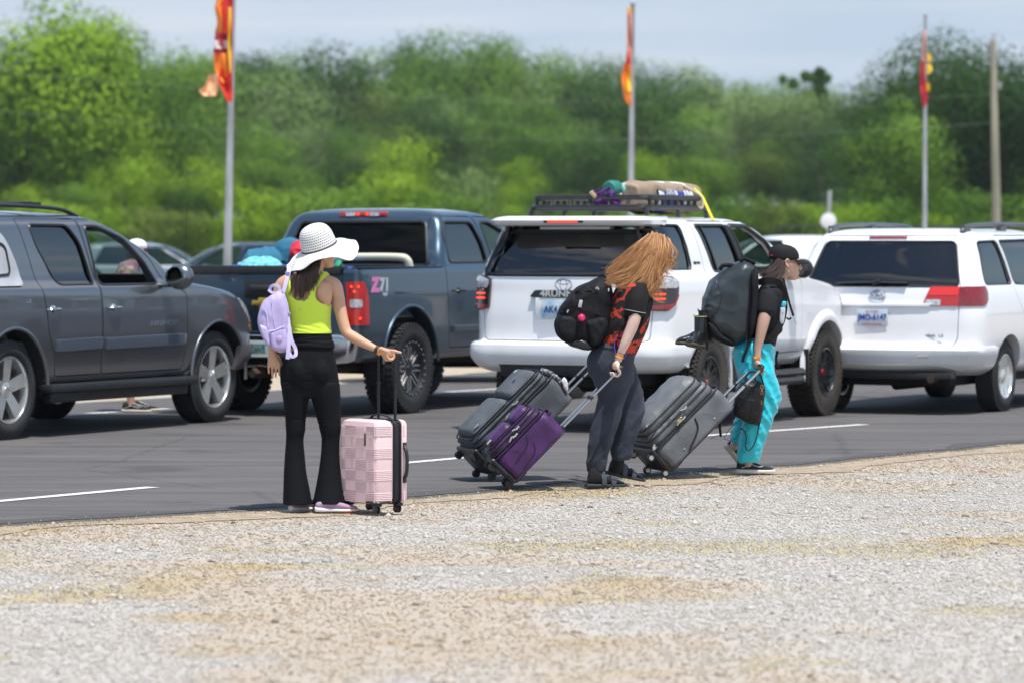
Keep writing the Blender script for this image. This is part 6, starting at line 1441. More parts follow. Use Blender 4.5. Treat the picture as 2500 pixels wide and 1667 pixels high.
# hair
M_hair1 = hair_mat('hair_dark_brown', (.018, .010, .007), (.05, .026, .016), (.11, .06, .035)); M_hair1b = mat('hair_base_brown', (.02, .011, .008), .6)
m = MB(); puff(m, [(728, 664), (718, 685), (720, 706), (733, 714), (750, 706), (763, 690), (773, 670), (775, 660), (750, 656)], Y, -.085, .06); m.ell(PX(781, 606, Y), (.075, .075, .095), 16, 10); obj('hair_mass', m, M_hair1b, W1)
strands('hair', [[(736, 652, -.02), (722, 668, -.11), (715, 695, -.115), (710, 722, -.112)], [(745, 650, -.02), (734, 670, -.12), (728, 700, -.12), (723, 727, -.115)], [(755, 645, -.03), (747, 668, -.125), (741, 700, -.125), (738, 732, -.12)], [(766, 640, -.04), (757, 662, -.125), (752, 695, -.12), (748, 716, -.115)], [(776, 632, -.05), (768, 655, -.12), (763, 690, -.115), (760, 724, -.11)], [(784, 626, -.06), (780, 645, -.1), (776, 668, -.1), (784, 680, -.09)]], 1100, Y, .0036, M_hair1, W1, jit=(3.2, 3, .012), curl=(3.2, 1.4), seed=3, clumps=46)
strands('hair_wisps', [[(800, 608, -.06), (803, 625, -.08), (812, 632, -.07)], [(806, 606, -.05), (810, 622, -.06), (818, 626, -.05)]], 14, Y, .0022, M_hair1, W1, jit=(2, 1, .01), curl=(1, 1), seed=4)
# sun hat: closed surface; the dark of the weave holes is painted into its colour
def weave(name, nu, nv, col, hole_shade=.12):
    m = bpy.data.materials.new(name); m.use_nodes = True; N, L = nt_of(m); b = N['Principled BSDF']; b.inputs['Base Color'].default_value = (*col, 1); b.inputs['Roughness'].default_value = .85
    uv = N.new('ShaderNodeUVMap'); sp = N.new('ShaderNodeSeparateXYZ'); L.new(uv.outputs[0], sp.inputs[0])
    def mth(op, a, bb=None, v=None):
        x = N.new('ShaderNodeMath'); x.operation = op; L.new(a, x.inputs[0])
        if bb is not None: L.new(bb, x.inputs[1])
        elif v is not None: x.inputs[1].default_value = v
        return x.outputs[0]
    yv = mth('MULTIPLY', sp.outputs['Y'], v=nv); row = mth('FLOOR', yv); sh = mth('MULTIPLY', row, v=.5); xu = mth('ADD', mth('MULTIPLY', sp.outputs['X'], v=nu), sh)
    fx = mth('ABSOLUTE', mth('SUBTRACT', mth('FRACT', xu), v=.5)); fy = mth('ABSOLUTE', mth('SUBTRACT', mth('FRACT', yv), v=.5))
    d = mth('MULTIPLY', mth('LESS_THAN', fx, v=.26), mth('LESS_THAN', fy, v=.24))
    mx = N.new('ShaderNodeMix'); mx.data_type = 'RGBA'; L.new(d, mx.inputs['Factor']); mx.inputs['A'].default_value = (*col, 1); mx.inputs['B'].default_value = (col[0]*hole_shade, col[1]*hole_shade, col[2]*hole_shade, 1); L.new(mx.outputs['Result'], b.inputs['Base Color'])
    return m
M_weave = weave('straw_weave_white', 42, 1, (.80, .79, .77)); M_weave2 = weave('straw_weave_brim', 66, 1, (.80, .79, .77), .4)
hc = PX(778, 599, Y); hu = Vector((-.30, -.27, .915)).normalized(); h1 = Vector((.944, 0, .33)); h1 = (h1 - hu*h1.dot(hu)).normalized(); h2 = h1.cross(hu).normalized()
if h2.y > 0: h2 = -h2
def hat_surface(rows, closed_top=False):
    m = MB(); n = 116; UV = []; rr = []
    for rfn, zfn, vv in rows:
        rr.append([hc + h1*(rfn(t)*math.cos(t)) + h2*(rfn(t)*math.sin(t)) + hu*zfn(t) for t in (2*PI*k/n for k in range(n))]); UV.append(vv)
    m.rings(rr, cap=closed_top); me = bpy.data.meshes.new('hat'); me.from_pydata(m.v, [], m.f); uvl = me.uv_layers.new(name='UVMap')
    for p in me.polygons:
        ks = [me.loops[l].vertex_index % n for l in p.loop_indices]; wrapm = max(ks) > n-3 and min(ks) < 3
        for l in p.loop_indices:
            vi = me.loops[l].vertex_index; k = vi % n; u = k/n
            if wrapm and k < 3: u += 1
            uvl.data[l].uv = (u, UV[vi//n])
    return me
dro = [(0, .060), (22, .088), (42, .112), (60, .06), (80, .002), (95, .008), (130, .052), (155, .065), (180, .062), (225, .05), (270, .03), (315, .045), (360, .058)]
def drp(t): d = math.degrees(t) % 360; xs = [a for a, _ in dro]; return float(np.interp(d, xs, [q for _, q in dro]))
def drs(t): return sum(drp(t + R(a)) for a in (-14, -7, 0, 7, 14))/5
rows = []
crown_prof = [(.104, -.012), (.104, .0), (.103, .018), (.101, .036), (.099, .054), (.095, .072), (.089, .088), (.080, .103), (.067, .116), (.050, .125), (.030, .131), (.008, .134)]
acc = 0
for i, (r, z) in enumerate(crown_prof):
    if i: acc += math.hypot(r-crown_prof[i-1][0], z-crown_prof[i-1][1])
    rows.append((lambda t, r=r: r*(1 + .04*math.cos(2*t)), lambda t, z=z: z, acc/.015))
crown_me = hat_surface(rows, True); hat = obj('sun_hat', crown_me, M_weave, W1, angle=180)
rows = []
for i in range(15):
    f = i/14; r = .104 + (.222-.104)*f
    rows.append((lambda t, r=r: r, lambda t, f=f: -.012 - drs(t)*f**1.25 + .004*math.sin(t*9+f*4)*f, f*.125/.0135))
br_me = hat_surface(rows); brim = obj('brim', br_me, M_weave2, hat, angle=180)
m = MB(); m.tube([hc + h1*(.106*1.04*math.cos(t)) + h2*(.106*.97*math.sin(t)) + hu*(-.008) for t in (2*PI*k/60 for k in range(60))], .0028, 6, closed=True, cap=False); obj('hat_cord', m, mat('brown_cord', (.05, .025, .02), .7), hat)
m = MB(); m.tube([hc + h1*(.222*math.cos(t)) + h2*(.222*math.sin(t)) + hu*(-.012 - drs(t) + .004*math.sin(t*9+4)) for t in (2*PI*k/120 for k in range(120))], .0028, 6, closed=True, cap=False); obj('brim_edge', m, mat('straw_white', (.80, .79, .77), .85), hat)
# tank top: body-following shell with neck and arm openings
M_neon = mat('neon_yellow_knit', (.62, .82, .055), .7, sheen=.2, bump=.15, bscale=260)
def shell_top(rows, keep, n=150, sub=16, p=2.2, Yc=Y, solid=.004, disp=None, name='tank_top', parent=W1, material=M_neon, bottom_p=None):
    cm = catmull(rows, sub); vs = []; uvp = []
    for uL, uR, v, dy, rd in cm:
        A_ = PX(uL, v, Yc+dy); B_ = PX(uR, v, Yc+dy); c = (A_+B_)/2; a = (B_-A_).x/2
        for k in range(n):
            t = 2*PI*k/n; x = math.copysign(abs(math.cos(t))**(2/p), math.cos(t)); y = math.copysign(abs(math.sin(t))**(2/p), math.sin(t))
            vs.append((c.x + a*x, c.y + rd*y, c.z)); uvp.append(((uL+uR)/2 + (uR-uL)/2*x, v, y))
    fs = []
    for i in range(len(cm)-1):
        for k in range(n):
            f = (i*n+k, i*n+(k+1) % n, (i+1)*n+(k+1) % n, (i+1)*n+k); q = [uvp[z] for z in f]; u = sum(z[0] for z in q)/4; v = sum(z[1] for z in q)/4; yy = sum(z[2] for z in q)/4
            if keep(u, v, yy): fs.append(f)
    m = MB(); m.add(vs, fs); me = m.mesh()
    bm = bmesh.new(); bm.from_mesh(me); bmesh.ops.delete(bm, geom=[v for v in bm.verts if not v.link_faces], context='VERTS'); bm.to_mesh(me); bm.free()
    if disp: displace(me, disp)
    o = bpy.data.objects.new(name, me); COL.objects.link(o); q = o.modifiers.new('s', 'SOLIDIFY'); q.thickness = solid; q.offset = 1; q2 = o.modifiers.new('m', 'SMOOTH'); q2.iterations = 2; bake(o); me = o.data; bpy.data.objects.remove(o)
    return obj(name, me, material, parent, angle=180)
scoop = [(789, 668), (770, 687), (760, 709), (755, 726), (745, 734), (731, 733.5), (719, 728), (713, 716), (711, 690), (716, 655), (760, 640)]
armr = [(801, 672), (786, 687), (774, 704), (771, 719), (774, 731), (786, 740), (803, 744), (840, 744), (840, 660)]; arml = [(700, 660), (697, 690), (697, 718), (702, 740), (690, 746), (660, 746), (660, 655)]
def inside(p, poly):
    c = False; x, y = p
    for i in range(len(poly)):
        x1, y1 = poly[i-1]; x2, y2 = poly[i]
        if (y1 > y) != (y2 > y) and x < (x2-x1)*(y-y1)/(y2-y1) + x1: c = not c
    return c
def keep(u, v, y): return not (inside((u, v), scoop) or inside((u, v), armr) or inside((u, v), arml)) and v > 665
def tankfold(co, no):
    v_ = (CH - co.z); a = noise.noise(Vector((co.x*7, 0, co.z*42 + co.x*9))); env = min(1, max(0, (1.17 - co.z)/.12)); return .0035*env*(1-2*abs(a)) + .0008*noise.noise(co*60)
shell_top([(742, 795, 664, -.002, .050), (717, 808, 675, -.003, .066), (693, 820, 687, -.004, .084), (688, 820, 702, -.004, .104), (696, 810, 735, -.004, .106), (704, 806, 770, -.004, .094), (709, 806, 795, -.004, .09), (710, 808, 814, -.004, .092)], keep, disp=tankfold)
m = MB(); m.tube([PX(731 + 2.6*math.cos(t), 755 + 2.6*math.sin(t), Y-.118) for t in (2*PI*k/16 for k in range(16))], .0012, 5, closed=True, cap=False); obj('logo_dot', m, mat('logo_grey', (.25, .3, .1), .6), W1)
# shoulder tattoo lying on the skin
m = MB()
for pl in ([(781, 716), (784, 708), (788, 701), (787, 712), (785, 722), (783, 728)], [(786, 722), (789, 712), (786, 703), (784, 713)], [(777, 709), (781, 704), (783, 698), (779, 702)]):
    puff(m, pl, Y, -.0835, .007)
obj('shoulder_tattoo', m, mat('tattoo_ink', (.12, .10, .09), .6), W1)
# trousers
m = MB()
hring(m, Y, [(716, 803, 822, 0, .08), (709, 812, 848, 0, .098), (697, 818, 872, 0, .112), (686, 823, 898, 0, .118), (684, 826, 922, 0, .112), (687, 829, 948, 0, .10), (690, 830, 968, 0, .085)])
for u in (730, 781): limb(m, Y, [(u-2, 878, -.045, 22, .06), (u, 905, -.058, 27, .075), (u, 932, -.045, 24, .062)])
hring(m, Y, [(686, 757, 935, .0, .10), (689, 757, 960, .0, .098), (693, 752, 990, 0, .085), (697, 746, 1025, 0, .07), (699, 744, 1052, 0, .064), (698, 741, 1075, .005, .062), (695, 744, 1110, .005, .066), (693, 748, 1150, .0, .075), (692, 755, 1190, -.005, .088), (691, 762, 1230, -.01, .105)], p=2.1)
hring(m, Y, [(755, 829, 935, .0, .10), (757, 831, 960, .0, .098), (765, 832, 990, 0, .085), (775, 832, 1025, 0, .07), (782, 831, 1052, 0, .064), (785, 829, 1075, .005, .062), (783, 829, 1110, .005, .066), (778, 832, 1150, .0, .075), (771, 838, 1190, -.005, .09), (764, 845, 1228, -.01, .112)], p=2.1)
def trfold(co, no):
    z = co.z; knee = math.exp(-((z-.50)/.05)**2); hip = math.exp(-((z-.78)/.07)**2); a = noise.noise(Vector((co.x*9, co.y*6, z*55))); b_ = noise.noise(Vector((co.x*14, co.y*14, z*5 + 3)))
    return .0035*knee*(1-2*abs(a)) + .0022*hip*(1-2*abs(a)) + .0026*b_*min(1, max(0, (.55-z)/.3)) + .0008*a
tro = obj('trousers', m, M_blk, W1, remesh=.006, smooth_it=5, disp=trfold)
m = MB(); hring(m, Y, [(713, 806, 806, 0, .092), (712, 808, 815, 0, .094), (710, 811, 826, 0, .099), (708, 815, 838, 0, .105), (706, 816, 848, 0, .107), (709, 812, 851, 0, .10)], sub=5)
obj('waistband', m, M_blk, tro, remesh=.004, smooth_it=1, disp=lambda co, no: .004*(1-2*abs(noise.noise(Vector((co.x*4, co.y*4, co.z*65)))))); 
m = MB(); hring(m, Y, [(828, 845, 1195, -.03, .01), (832, 850, 1212, -.04, .012), (838, 854, 1222, -.05, .012), (841, 852, 1226, -.05, .006)]); obj('side_slit_flap', m, M_blk, tro)
M_wb = mat('watch_black', (.015, .015, .017), .5)
ring_band(Y, 919, 852, -.10, 10, 5, 9.2, .024, .021, M_wb, W1, 'watch'); ring_band(Y, 926, 855.5, -.108, 10, 5, 9.6, .024, .010, M_band_o, W1); ring_band(Y, 929.5, 857, -.11, 10, 5, 10.2, .025, .008, M_band_y, W1)
shoe(W1, PX(770, 583+15281/22.93, 22.93) + Vector((.0, 0, 0)), 8, .262, 'runner'); shoe(W1, PX(710, 583+15281/23.02, 23.02), 42, .25, 'runner')
# lilac backpack, worn on the left shoulder
M_lil = mat('lilac_nylon', (.47, .40, .66), .6, bump=.35, bscale=30, var=.06, vscale=9)
Bp = thing('backpack', 'lilac mini backpack on the left shoulder of the woman in the sun hat', 'backpack', (PX(668, 800, Y).x, Y-.13, 0))
m = MB(); puff(m, [(658, 722), (643, 737), (634, 760), (630, 787), (636, 810), (650, 838), (678, 858), (702, 856), (708, 835), (708, 790), (704, 750), (697, 728), (684, 713)], Y, -.125, .14, p=3); obj('pack', m, M_lil, Bp, remesh=.004, smooth_it=3, disp=wrinkle(.0035, 14, (1, 1, .5), 2))
m = MB(); puff(m, [(634, 792), (655, 800), (661, 846), (650, 838), (637, 812)], Y, -.165, .08, p=3); obj('side_pocket', m, M_lil, Bp, remesh=.004, smooth_it=3)
m = MB(); puff(m, [(658, 810), (694, 799), (703, 848), (684, 855), (664, 848)], Y, -.185, .05, p=3); pk = obj('front_pocket', m, M_lil, Bp, remesh=.004, smooth_it=3)
m = MB(); m.tube([PX(u, v, Y-.205) for u, v in ((657, 809), (670, 807), (684, 801), (695, 796))], .0045, 8); obj('pocket_hem', m, mat('lilac_web', (.60, .53, .80), .6), pk); M_lw = MATS['lilac_web']
m = MB(); m.ell(PX(682, 827, Y-.213), (.018, .005, .020), 16, 8); obj('round_patch', m, mat('patch_mauve', (.50, .36, .60), .6), pk)
for pts in ([(664, 735), (666, 765), (672, 800)], [(641, 745), (652, 770), (654, 800)]): m = MB(); m.tube([PX(u, v, Y-.198) for u, v in pts], .003, 6); obj('zip', m, M_lw, Bp)
strap_ribbon(Y, [(706, 656, -.075), (703, 672, -.11), (697, 695, -.125), (691, 714, -.13)], .024, .004, M_lw, Bp); strap_ribbon(Y, [(688, 712, -.135), (697, 740, -.15), (702, 768, -.165), (706, 800, -.18), (712, 830, -.19), (722, 852, -.19)], .022, .004, M_lw, Bp)
strap_ribbon(Y, [(707, 800, -.185), (706, 830, -.195), (704, 856, -.2), (702, 876, -.2)], .024, .004, M_lw, Bp); strap_ribbon(Y, [(722, 852, -.19), (722, 866, -.2), (712, 870, -.2), (706, 860, -.19)], .02, .004, M_lw, Bp)
strap_ribbon(Y, [(658, 712, -.13), (662, 700, -.14), (674, 696, -.15), (682, 703, -.15), (684, 718, -.145)], .018, .004, M_lw, Bp, 'grab_handle'); strap_ribbon(Y, [(655, 708, -.15), (668, 716, -.16), (686, 712, -.15), (690, 716, -.14)], .016, .004, M_lw, Bp, 'grab_handle')
m = MB(); m.box(PX(702, 667, Y-.116), (.028, .006, .016)); m.box(PX(705, 766, Y-.172), (.024, .006, .014)); obj('strap_slider', m, mat('slider_violet', (.3, .25, .5), .5), Bp, bevel=.002)
fix(W1); fix(Bp)
# ================================================================ suitcases
M_pink = mat('pink_shell', (.82, .59, .60), .38, coat=.3, bump=.05, bscale=80); M_zip = mat('zip_black', (.012, .012, .016), .55, bump=.3, bscale=90)
def spin_wheel(case, c, r=.024, w=.016, dual=True, metal=False, hub_c=None):
    m = MB()
    for s in ((-1, 1) if dual else (0,)):
        M = Matrix.Translation(Vector(c)+Vector((0, s*w*.75, 0))); m.lathe([(0, -w/2), (r*.8, -w/2), (r, -w*.3), (r, w*.3), (r*.8, w/2), (0, w/2)], 24, M)
    wo = obj('wheel', m, M_trim, case)
    h = MB(); y0 = c[1] - (w*1.28 if dual else w*.52); h.lathe([(0, -.001), (r*.62, -.001), (r*.62, .002), (0, .002)], 20, Matrix.Translation((c[0], y0, c[2]))); obj('wheel_hub', h, hub_c or M_int, wo)
    return wo
# pink hard-shell carry-on
n_f = Vector((-.788, -.616, 0)); n_s = Vector((.616, -.788, 0)); corner = PX(918, 583+15281/22.72, 22.72)
Wd, Dp, Z0, Z1 = .37, .235, .055, .555
cen = corner - n_s*Wd/2 - n_f*Dp/2; angz = math.atan2(n_s.y, n_s.x)
Pk = thing('suitcase', 'pink hard-shell carry-on with ribbed squares beside the woman in the sun hat', 'suitcase', (cen.x, cen.y, 0), angz, 'wheeled suitcases')
# local: x along width (towards n_s), y = +90deg; front shell faces -y
def rbox(x0, x1, y0, y1, z0, z1, r): 
    m = MB(); rr = []
    for z, k in ((z0, r), (z0 + r*.3, r*.3), (z0 + r, 0), (z1 - r, 0), (z1 - r*.3, r*.3), (z1, r)):
        pl = round_poly([(x0+k, y0+k*.8), (x1-k, y0+k*.8), (x1-k, y1-k*.8), (x0+k, y1-k*.8)], r, 5); rr.append([Vector((a, b, z)) for a, b in pl])
    m.rings(rr); return m
hx = Wd/2; ys = [-Dp/2, .015, .062, .070, Dp/2]
m = MB(); front = rbox(-hx, hx, -Dp/2, .02, Z0, Z1, .035); sh = obj('front_shell', front, M_pink, Pk)
back = rbox(-hx, hx, .072, Dp/2, Z0, Z1, .028); obj('rear_shell', back, M_pink, Pk)
g = rbox(-hx+.008, hx-.008, .0, .09, Z0+.006, Z1-.006, .03); obj('expansion_gusset', g, M_zip, Pk)
for y in (.024, .066):
    z = MB(); z.tube([(a, y, b) for a, b in round_poly([(-hx+.002, Z0+.002), (hx-.002, Z0+.002), (hx-.002, Z1-.002), (-hx+.002, Z1-.002)], .04, 5)], .005, 6, closed=True, cap=False); obj('zip', z, M_zip, Pk)
# raised ribs in checks: alternately level and upright
rb = MB(); cw = .104; rh = .073
for c in range(4):
    for r_ in range(7):
        xa = hx - .045 - (c+1)*cw + cw*.0 + .05; xb = xa + cw; za = Z1 - .03 - (r_+1)*.066; zb = za + .066
        xa = max(xa, -hx+.02); xb = min(xb, hx-.012)
        if xb - xa < .02: continue
        if (c + r_) % 2 == 0:
            for k in range(6): rb.tube([(xa, -Dp/2-.0005, za + .006 + k*.0105), (xb, -Dp/2-.0005, za + .006 + k*.0105)], .0046, 6)
        else:
            nn = int((xb-xa)/.0105)
            for k in range(nn): x = xa + .006 + k*.0105; rb.tube([(x, -Dp/2-.0005, za+.002), (x, -Dp/2-.0005, zb-.004)], .0046, 6)
for r_ in range(7):
    if r_ % 2 == 0:
        za = Z1 - .03 - (r_+1)*.066
        for k in range(6):
            z = za + .006 + k*.0105
            rb.tube([(hx-.03, -Dp/2-.0002, z), (hx-.008, -Dp/2+.006, z), (hx-.0005, -Dp/2+.03, z), (hx-.0005, -Dp/2+.115, z)], .0046, 6)
            rb.tube([(hx-.0005, .085, z), (hx-.0005, Dp/2-.025, z)], .0046, 6)
            rb.tube([(-hx+.0005, -Dp/2+.03, z), (-hx+.0005, -Dp/2+.115, z)], .0046, 6)
obj('ribs', rb, M_pink, sh, angle=60)
q = MB(); q.box((hx-.105, -Dp/2-.004, Z1-.115), (.014, .004, .072)); obj('logo_plate', q, mat('plate_bronze', (.12, .11, .09), .35, .7), sh, bevel=.001)
# side handle, top handle, trolley
q = MB(); q.tube(catmull([(hx+.002, .090, .20), (hx+.024, .090, .24), (hx+.030, .090, .30), (hx+.024, .090, .36), (hx+.002, .090, .40)], 4), .011, 8); q.box((hx+.003, .092, .20), (.008, .022, .04)); q.box((hx+.003, .092, .40), (.008, .022, .04)); obj('side_handle', q, M_trim, Pk)
q = MB(); q.tube(catmull([(-.10, .05, Z1+.002), (-.07, .05, Z1+.018), (0, .05, Z1+.026), (.07, .05, Z1+.018), (.10, .05, Z1+.002)], 4), (.011, .005), 8); obj('top_handle', q, M_trim, Pk)
gl = (M_zip,)
G2 = PX(926, 862, 22.9); 
tq = MB()
for x in (-.085, .085):
    tq.tube([(x, Dp/2-.02, Z1-.02), (x, Dp/2-.02, Z1+.21)], (.011, .007), 10); tq.tube([(x, Dp/2-.02, Z1+.20), (x, Dp/2-.02, .952)], (.0085, .0055), 10)
    tq.box((x, Dp/2-.02, Z1+.21), (.026, .018, .012))
tro_ = obj('trolley_tubes', tq, M_zip, Pk)
q = MB(); q.tube(catmull([(-.092, Dp/2-.02, .935), (-.085, Dp/2-.02, .958), (-.05, Dp/2-.02, .966), (.05, Dp/2-.02, .966), (.085, Dp/2-.02, .958), (.092, Dp/2-.02, .935)], 4), (.014, .012), 10); obj('grip', q, M_trim, tro_)
for x in (-hx+.045, hx-.045):
    for y in (-Dp/2+.04, Dp/2-.04):
        q = MB(); q.box((x, y, .052), (.05, .04, .022)); q.tube([(x, y, .05), (x-.006, y, .026)], .010, 8); obj('caster', q, M_trim, Pk, bevel=.004); spin_wheel(Pk, (x-.008, y, .025), .025, .013, hub_c=mat('hub_grey', (.07, .07, .075), .5))
q = MB(); q.tube(catmull([(hx-.09, -Dp/2+.005, Z0+.012), (hx-.02, -Dp/2+.01, Z0+.012), (hx-.004, -Dp/2+.04, Z0+.012), (hx-.004, -.01, Z0+.012)], 4), (.016, .008), 8); obj('corner_guard', q, M_trim, Pk)

# soft suitcases: local x forwards (back panel at x=0, pockets towards -x), y left, z along the case
def soft_case(label, contact_px, Yc, tilt, yaw, H, T, Tf, Wc, fab, trim, rod_len, pull_m, style, rod_m, rod_r=.0065, rod_gap=.16, loc_dy=0, wheels_m=None, grip_m=None):
    c = PX(*contact_px, Yc); c.z = 0
    e = thing('suitcase', label, 'suitcase', tuple(c), 0, 'wheeled suitcases')
    e.rotation_mode = 'XYZ'; M = Matrix.Rotation(R(yaw), 3, 'Z') @ Matrix.Rotation(R(tilt), 3, 'Y'); e.rotation_euler = M.to_euler()
    # rest on the two rear wheels whose axles stand behind the corner
    wr = .026; e.location.z = wr*1.0
    hw_ = Wc/2
    def slab(x0, x1, z0, z1, w, r, bulge=0.0, n=10):
        """rounded block, its -x face swollen by bulge"""
        m = MB(); rr = []
        pl = round_poly([(-w, z0), (w, z0), (w, z1), (-w, z1)], r, 6); pl = [p for p in pl]
        cz = (z0+z1)/2
        steps = [(x1, .965), (x1-.008, .992), (x1-.02, 1.0)] + [(x0 + .05, 1.0), (x0+.025, .985), (x0+.008, .94), (x0 - bulge*.35, .84), (x0 - bulge*.75, .6), (x0 - bulge, .25)]
        for x, k in steps: rr.append([Vector((x, a*k, cz + (b-cz)*k)) for a, b in pl])
        m.rings(rr); return m
    dn = lambda a, sc: wrinkle(a, sc, (1, 1, 1), random.random()*9)
    o = MB(); o.v = []; b_ = slab(-T, 0, .035, H, hw_, .07); body = obj('main_compartment', b_, fab, e, remesh=.007, smooth_it=3, disp=dn(.0025, 8))
    f_ = slab(-T-Tf*.55, -T+.02, .05, H-.03, hw_-.012, .085); obj('expansion_panel', f_, fab, e, remesh=.007, smooth_it=3, disp=dn(.003, 10))
    if style == 'two':
        p1 = slab(-T-Tf*.88, -T-Tf*.5, H*.585, H-.065, hw_-.04, .05, .012); p2 = slab(-T-Tf*.88, -T-Tf*.5, .085, H*.56, hw_-.04, .05, .014)
        obj('upper_pocket', p1, fab, e, remesh=.006, smooth_it=3, disp=dn(.002, 10)); obj('lower_pocket', p2, fab, e, remesh=.006, smooth_it=3, disp=dn(.002, 10))
    else:
        p1 = slab(-T-Tf, -T-Tf*.5, .07, H-.06, hw_-.035, .09, .035); obj('front_pocket', p1, fab, e, remesh=.006, smooth_it=4, disp=dn(.004, 7))
    # piping and zips all round
    def loop(x, w, z0, z1, r, rad, nm, mt): q = MB(); q.tube([(x, a, b) for a, b in round_poly([(-w, z0), (w, z0), (w, z1), (-w, z1)], r, 6)], rad, 7, closed=True, cap=False); return obj(nm, q, mt, e)
    loop(-.004, hw_-.001, .037, H-.002, .07, .0065, 'piping', trim); loop(-T+.006, hw_-.001, .036, H-.001, .07, .006, 'piping', trim)
    loop(-T-.012, hw_-.006, .046, H-.026, .08, .0065, 'zip', M_zip); loop(-T-Tf*.35, hw_-.01, .05, H-.03, .085, .006, 'zip', M_zip); loop(-T-Tf*.58, hw_-.02, .06, H-.04, .085, .006, 'piping', trim)
    if style == 'two': loop(-T-Tf*.66, hw_-.04, H*.585, H-.065, .05, .005, 'pocket_zip', M_zip); loop(-T-Tf*.66, hw_-.04, .085, H*.56, .05, .005, 'pocket_zip', M_zip)
    else: loop(-T-Tf*.80, hw_-.035, .07, H-.06, .09, .006, 'pocket_zip', M_zip); loop(-T-Tf*.92, hw_-.05, .09, H-.08, .09, .004, 'pocket_zip', M_zip)
    # pullers on the near side
    for x, z, a in ((-T-.018, H*.52, .5), (-T-.018, H*.47, -.3), (-T-Tf*.36, H*.60, .4)):
        q = MB(); q.box((x, -hw_-.004, z), (.012, .010, .018)); q.box((x-.004, -hw_-.010, z-.026), (.010, .004, .040), rot=(0, a, 0)); obj('zip_puller', q, pull_m, e, bevel=.0015)
    q = MB(); q.box((-T-Tf*.88, -hw_+.048, H*.20), (.012, .010, .04)); obj('zip_puller', q, pull_m, e, bevel=.002)
    # bottom tub, corner guards, handles
    q = rbox(-T-.02, .002, -hw_+.01, hw_-.01, .012, .05, .02); obj('base_tub', q, M_trim, e)
    for s in (-1, 1):
        q = MB(); q.tube(catmull([(-.004, s*(hw_-.004), .13), (-.002, s*(hw_-.006), .06), (-.01, s*(hw_-.02), .036), (-.07, s*(hw_-.006), .036)], 4), .012, 8); obj('corner_guard', q, M_trim, e)
    q = MB(); q.tube(catmull([(-T*.5-.05, 0-.11, H), (-T*.5-.05, -.07, H+.022), (-T*.5-.05, .07, H+.022), (-T*.5-.05, .11, H)], 4), (.014, .006), 8); obj('top_handle', q, trim, e)
    q = MB(); q.tube([(-.02, -rod_gap/2-.03, H), (-.02, rod_gap/2+.03, H)], (.018, .014), 8); obj('handle_bezel', q, M_trim, e)
    tq = MB()
    for s in (-1, 1): tq.tube([(-.02, s*rod_gap/2, H-.05), (-.02, s*rod_gap/2, H+rod_len*.52)], rod_r*1.25, 12); tq.tube([(-.02, s*rod_gap/2, H+rod_len*.5), (-.02, s*rod_gap/2, H+rod_len)], rod_r, 12)
    tr = obj('trolley_tubes', tq, rod_m, e)
    q = MB()
    for s in (-1, 1): q.tube([(-.02, s*rod_gap/2, H+rod_len*.93), (-.02, s*rod_gap/2, H+rod_len*1.0)], rod_r*1.7, 12); q.tube([(-.02, s*rod_gap/2, H+rod_len*.48), (-.02, s*rod_gap/2, H+rod_len*.53)], rod_r*1.45, 12)
    q.tube(catmull([(-.02, -rod_gap/2, H+rod_len*.97), (-.02, -rod_gap/2*.9, H+rod_len+.012), (-.02, 0, H+rod_len+.02), (-.02, rod_gap/2*.9, H+rod_len+.012), (-.02, rod_gap/2, H+rod_len*.97)], 4), (.013, .012), 10); obj('grip', q, M_trim, tr)
    for x in (-.012, -T+.03):
        for s in (-1, 1):
            q = MB(); q.tube([(x, s*(hw_-.045), .03), (x-.004, s*(hw_-.045), .0)], .015, 8); obj('caster', q, M_trim, e); spin_wheel(e, (x-.004, s*(hw_-.045), -.004), wr, .014, hub_c=wheels_m)
    return e
M_rod = mat('rod_aluminium', (.55, .56, .58), .25, .9); M_rodd = mat('rod_steel', (.42, .44, .47), .3, .9)
M_pull = mat('puller_silver', (.6, .6, .57), .3, .8)
M_gryf = mat('grey_polyester', (.080, .090, .104), .75, bump=.35, bscale=200, var=.25, vscale=5); M_pur = mat('purple_nylon', (.052, .010, .085), .5, bump=.25, bscale=180, var=.25, vscale=7)
M_gry2 = mat('steel_grey_nylon', (.125, .134, .142), .5, bump=.25, bscale=120, var=.2, vscale=5); M_purt = mat('purple_trim', (.03, .006, .045), .5)
SG = soft_case('tall grey soft suitcase with a twisted black scarf on it, behind the purple one', (1186, 1172), 25.95, 46.3, 17, .77, .22, .13, .46, M_gryf, M_zip, .34, M_pull, 'two', M_rodd)
SP = soft_case('small purple soft suitcase pulled by the red-haired woman', (1244, 1192), 25.08, 44.6, 6, .50, .20, .12, .34, M_pur, M_purt, .545, M_pull, 'two', M_rodd)
S3 = soft_case('big steel grey soft suitcase with chrome-hubbed wheels, nearest the woman in turquoise trousers', (1606, 1162), 26.35, 46.6, 17, .67, .19, .17, .46, M_gry2, M_zip, .35, M_pull, 'one', M_rod, rod_r=.0095, rod_gap=.19, wheels_m=mat('hub_chrome', (.6, .61, .6), .3, .7))
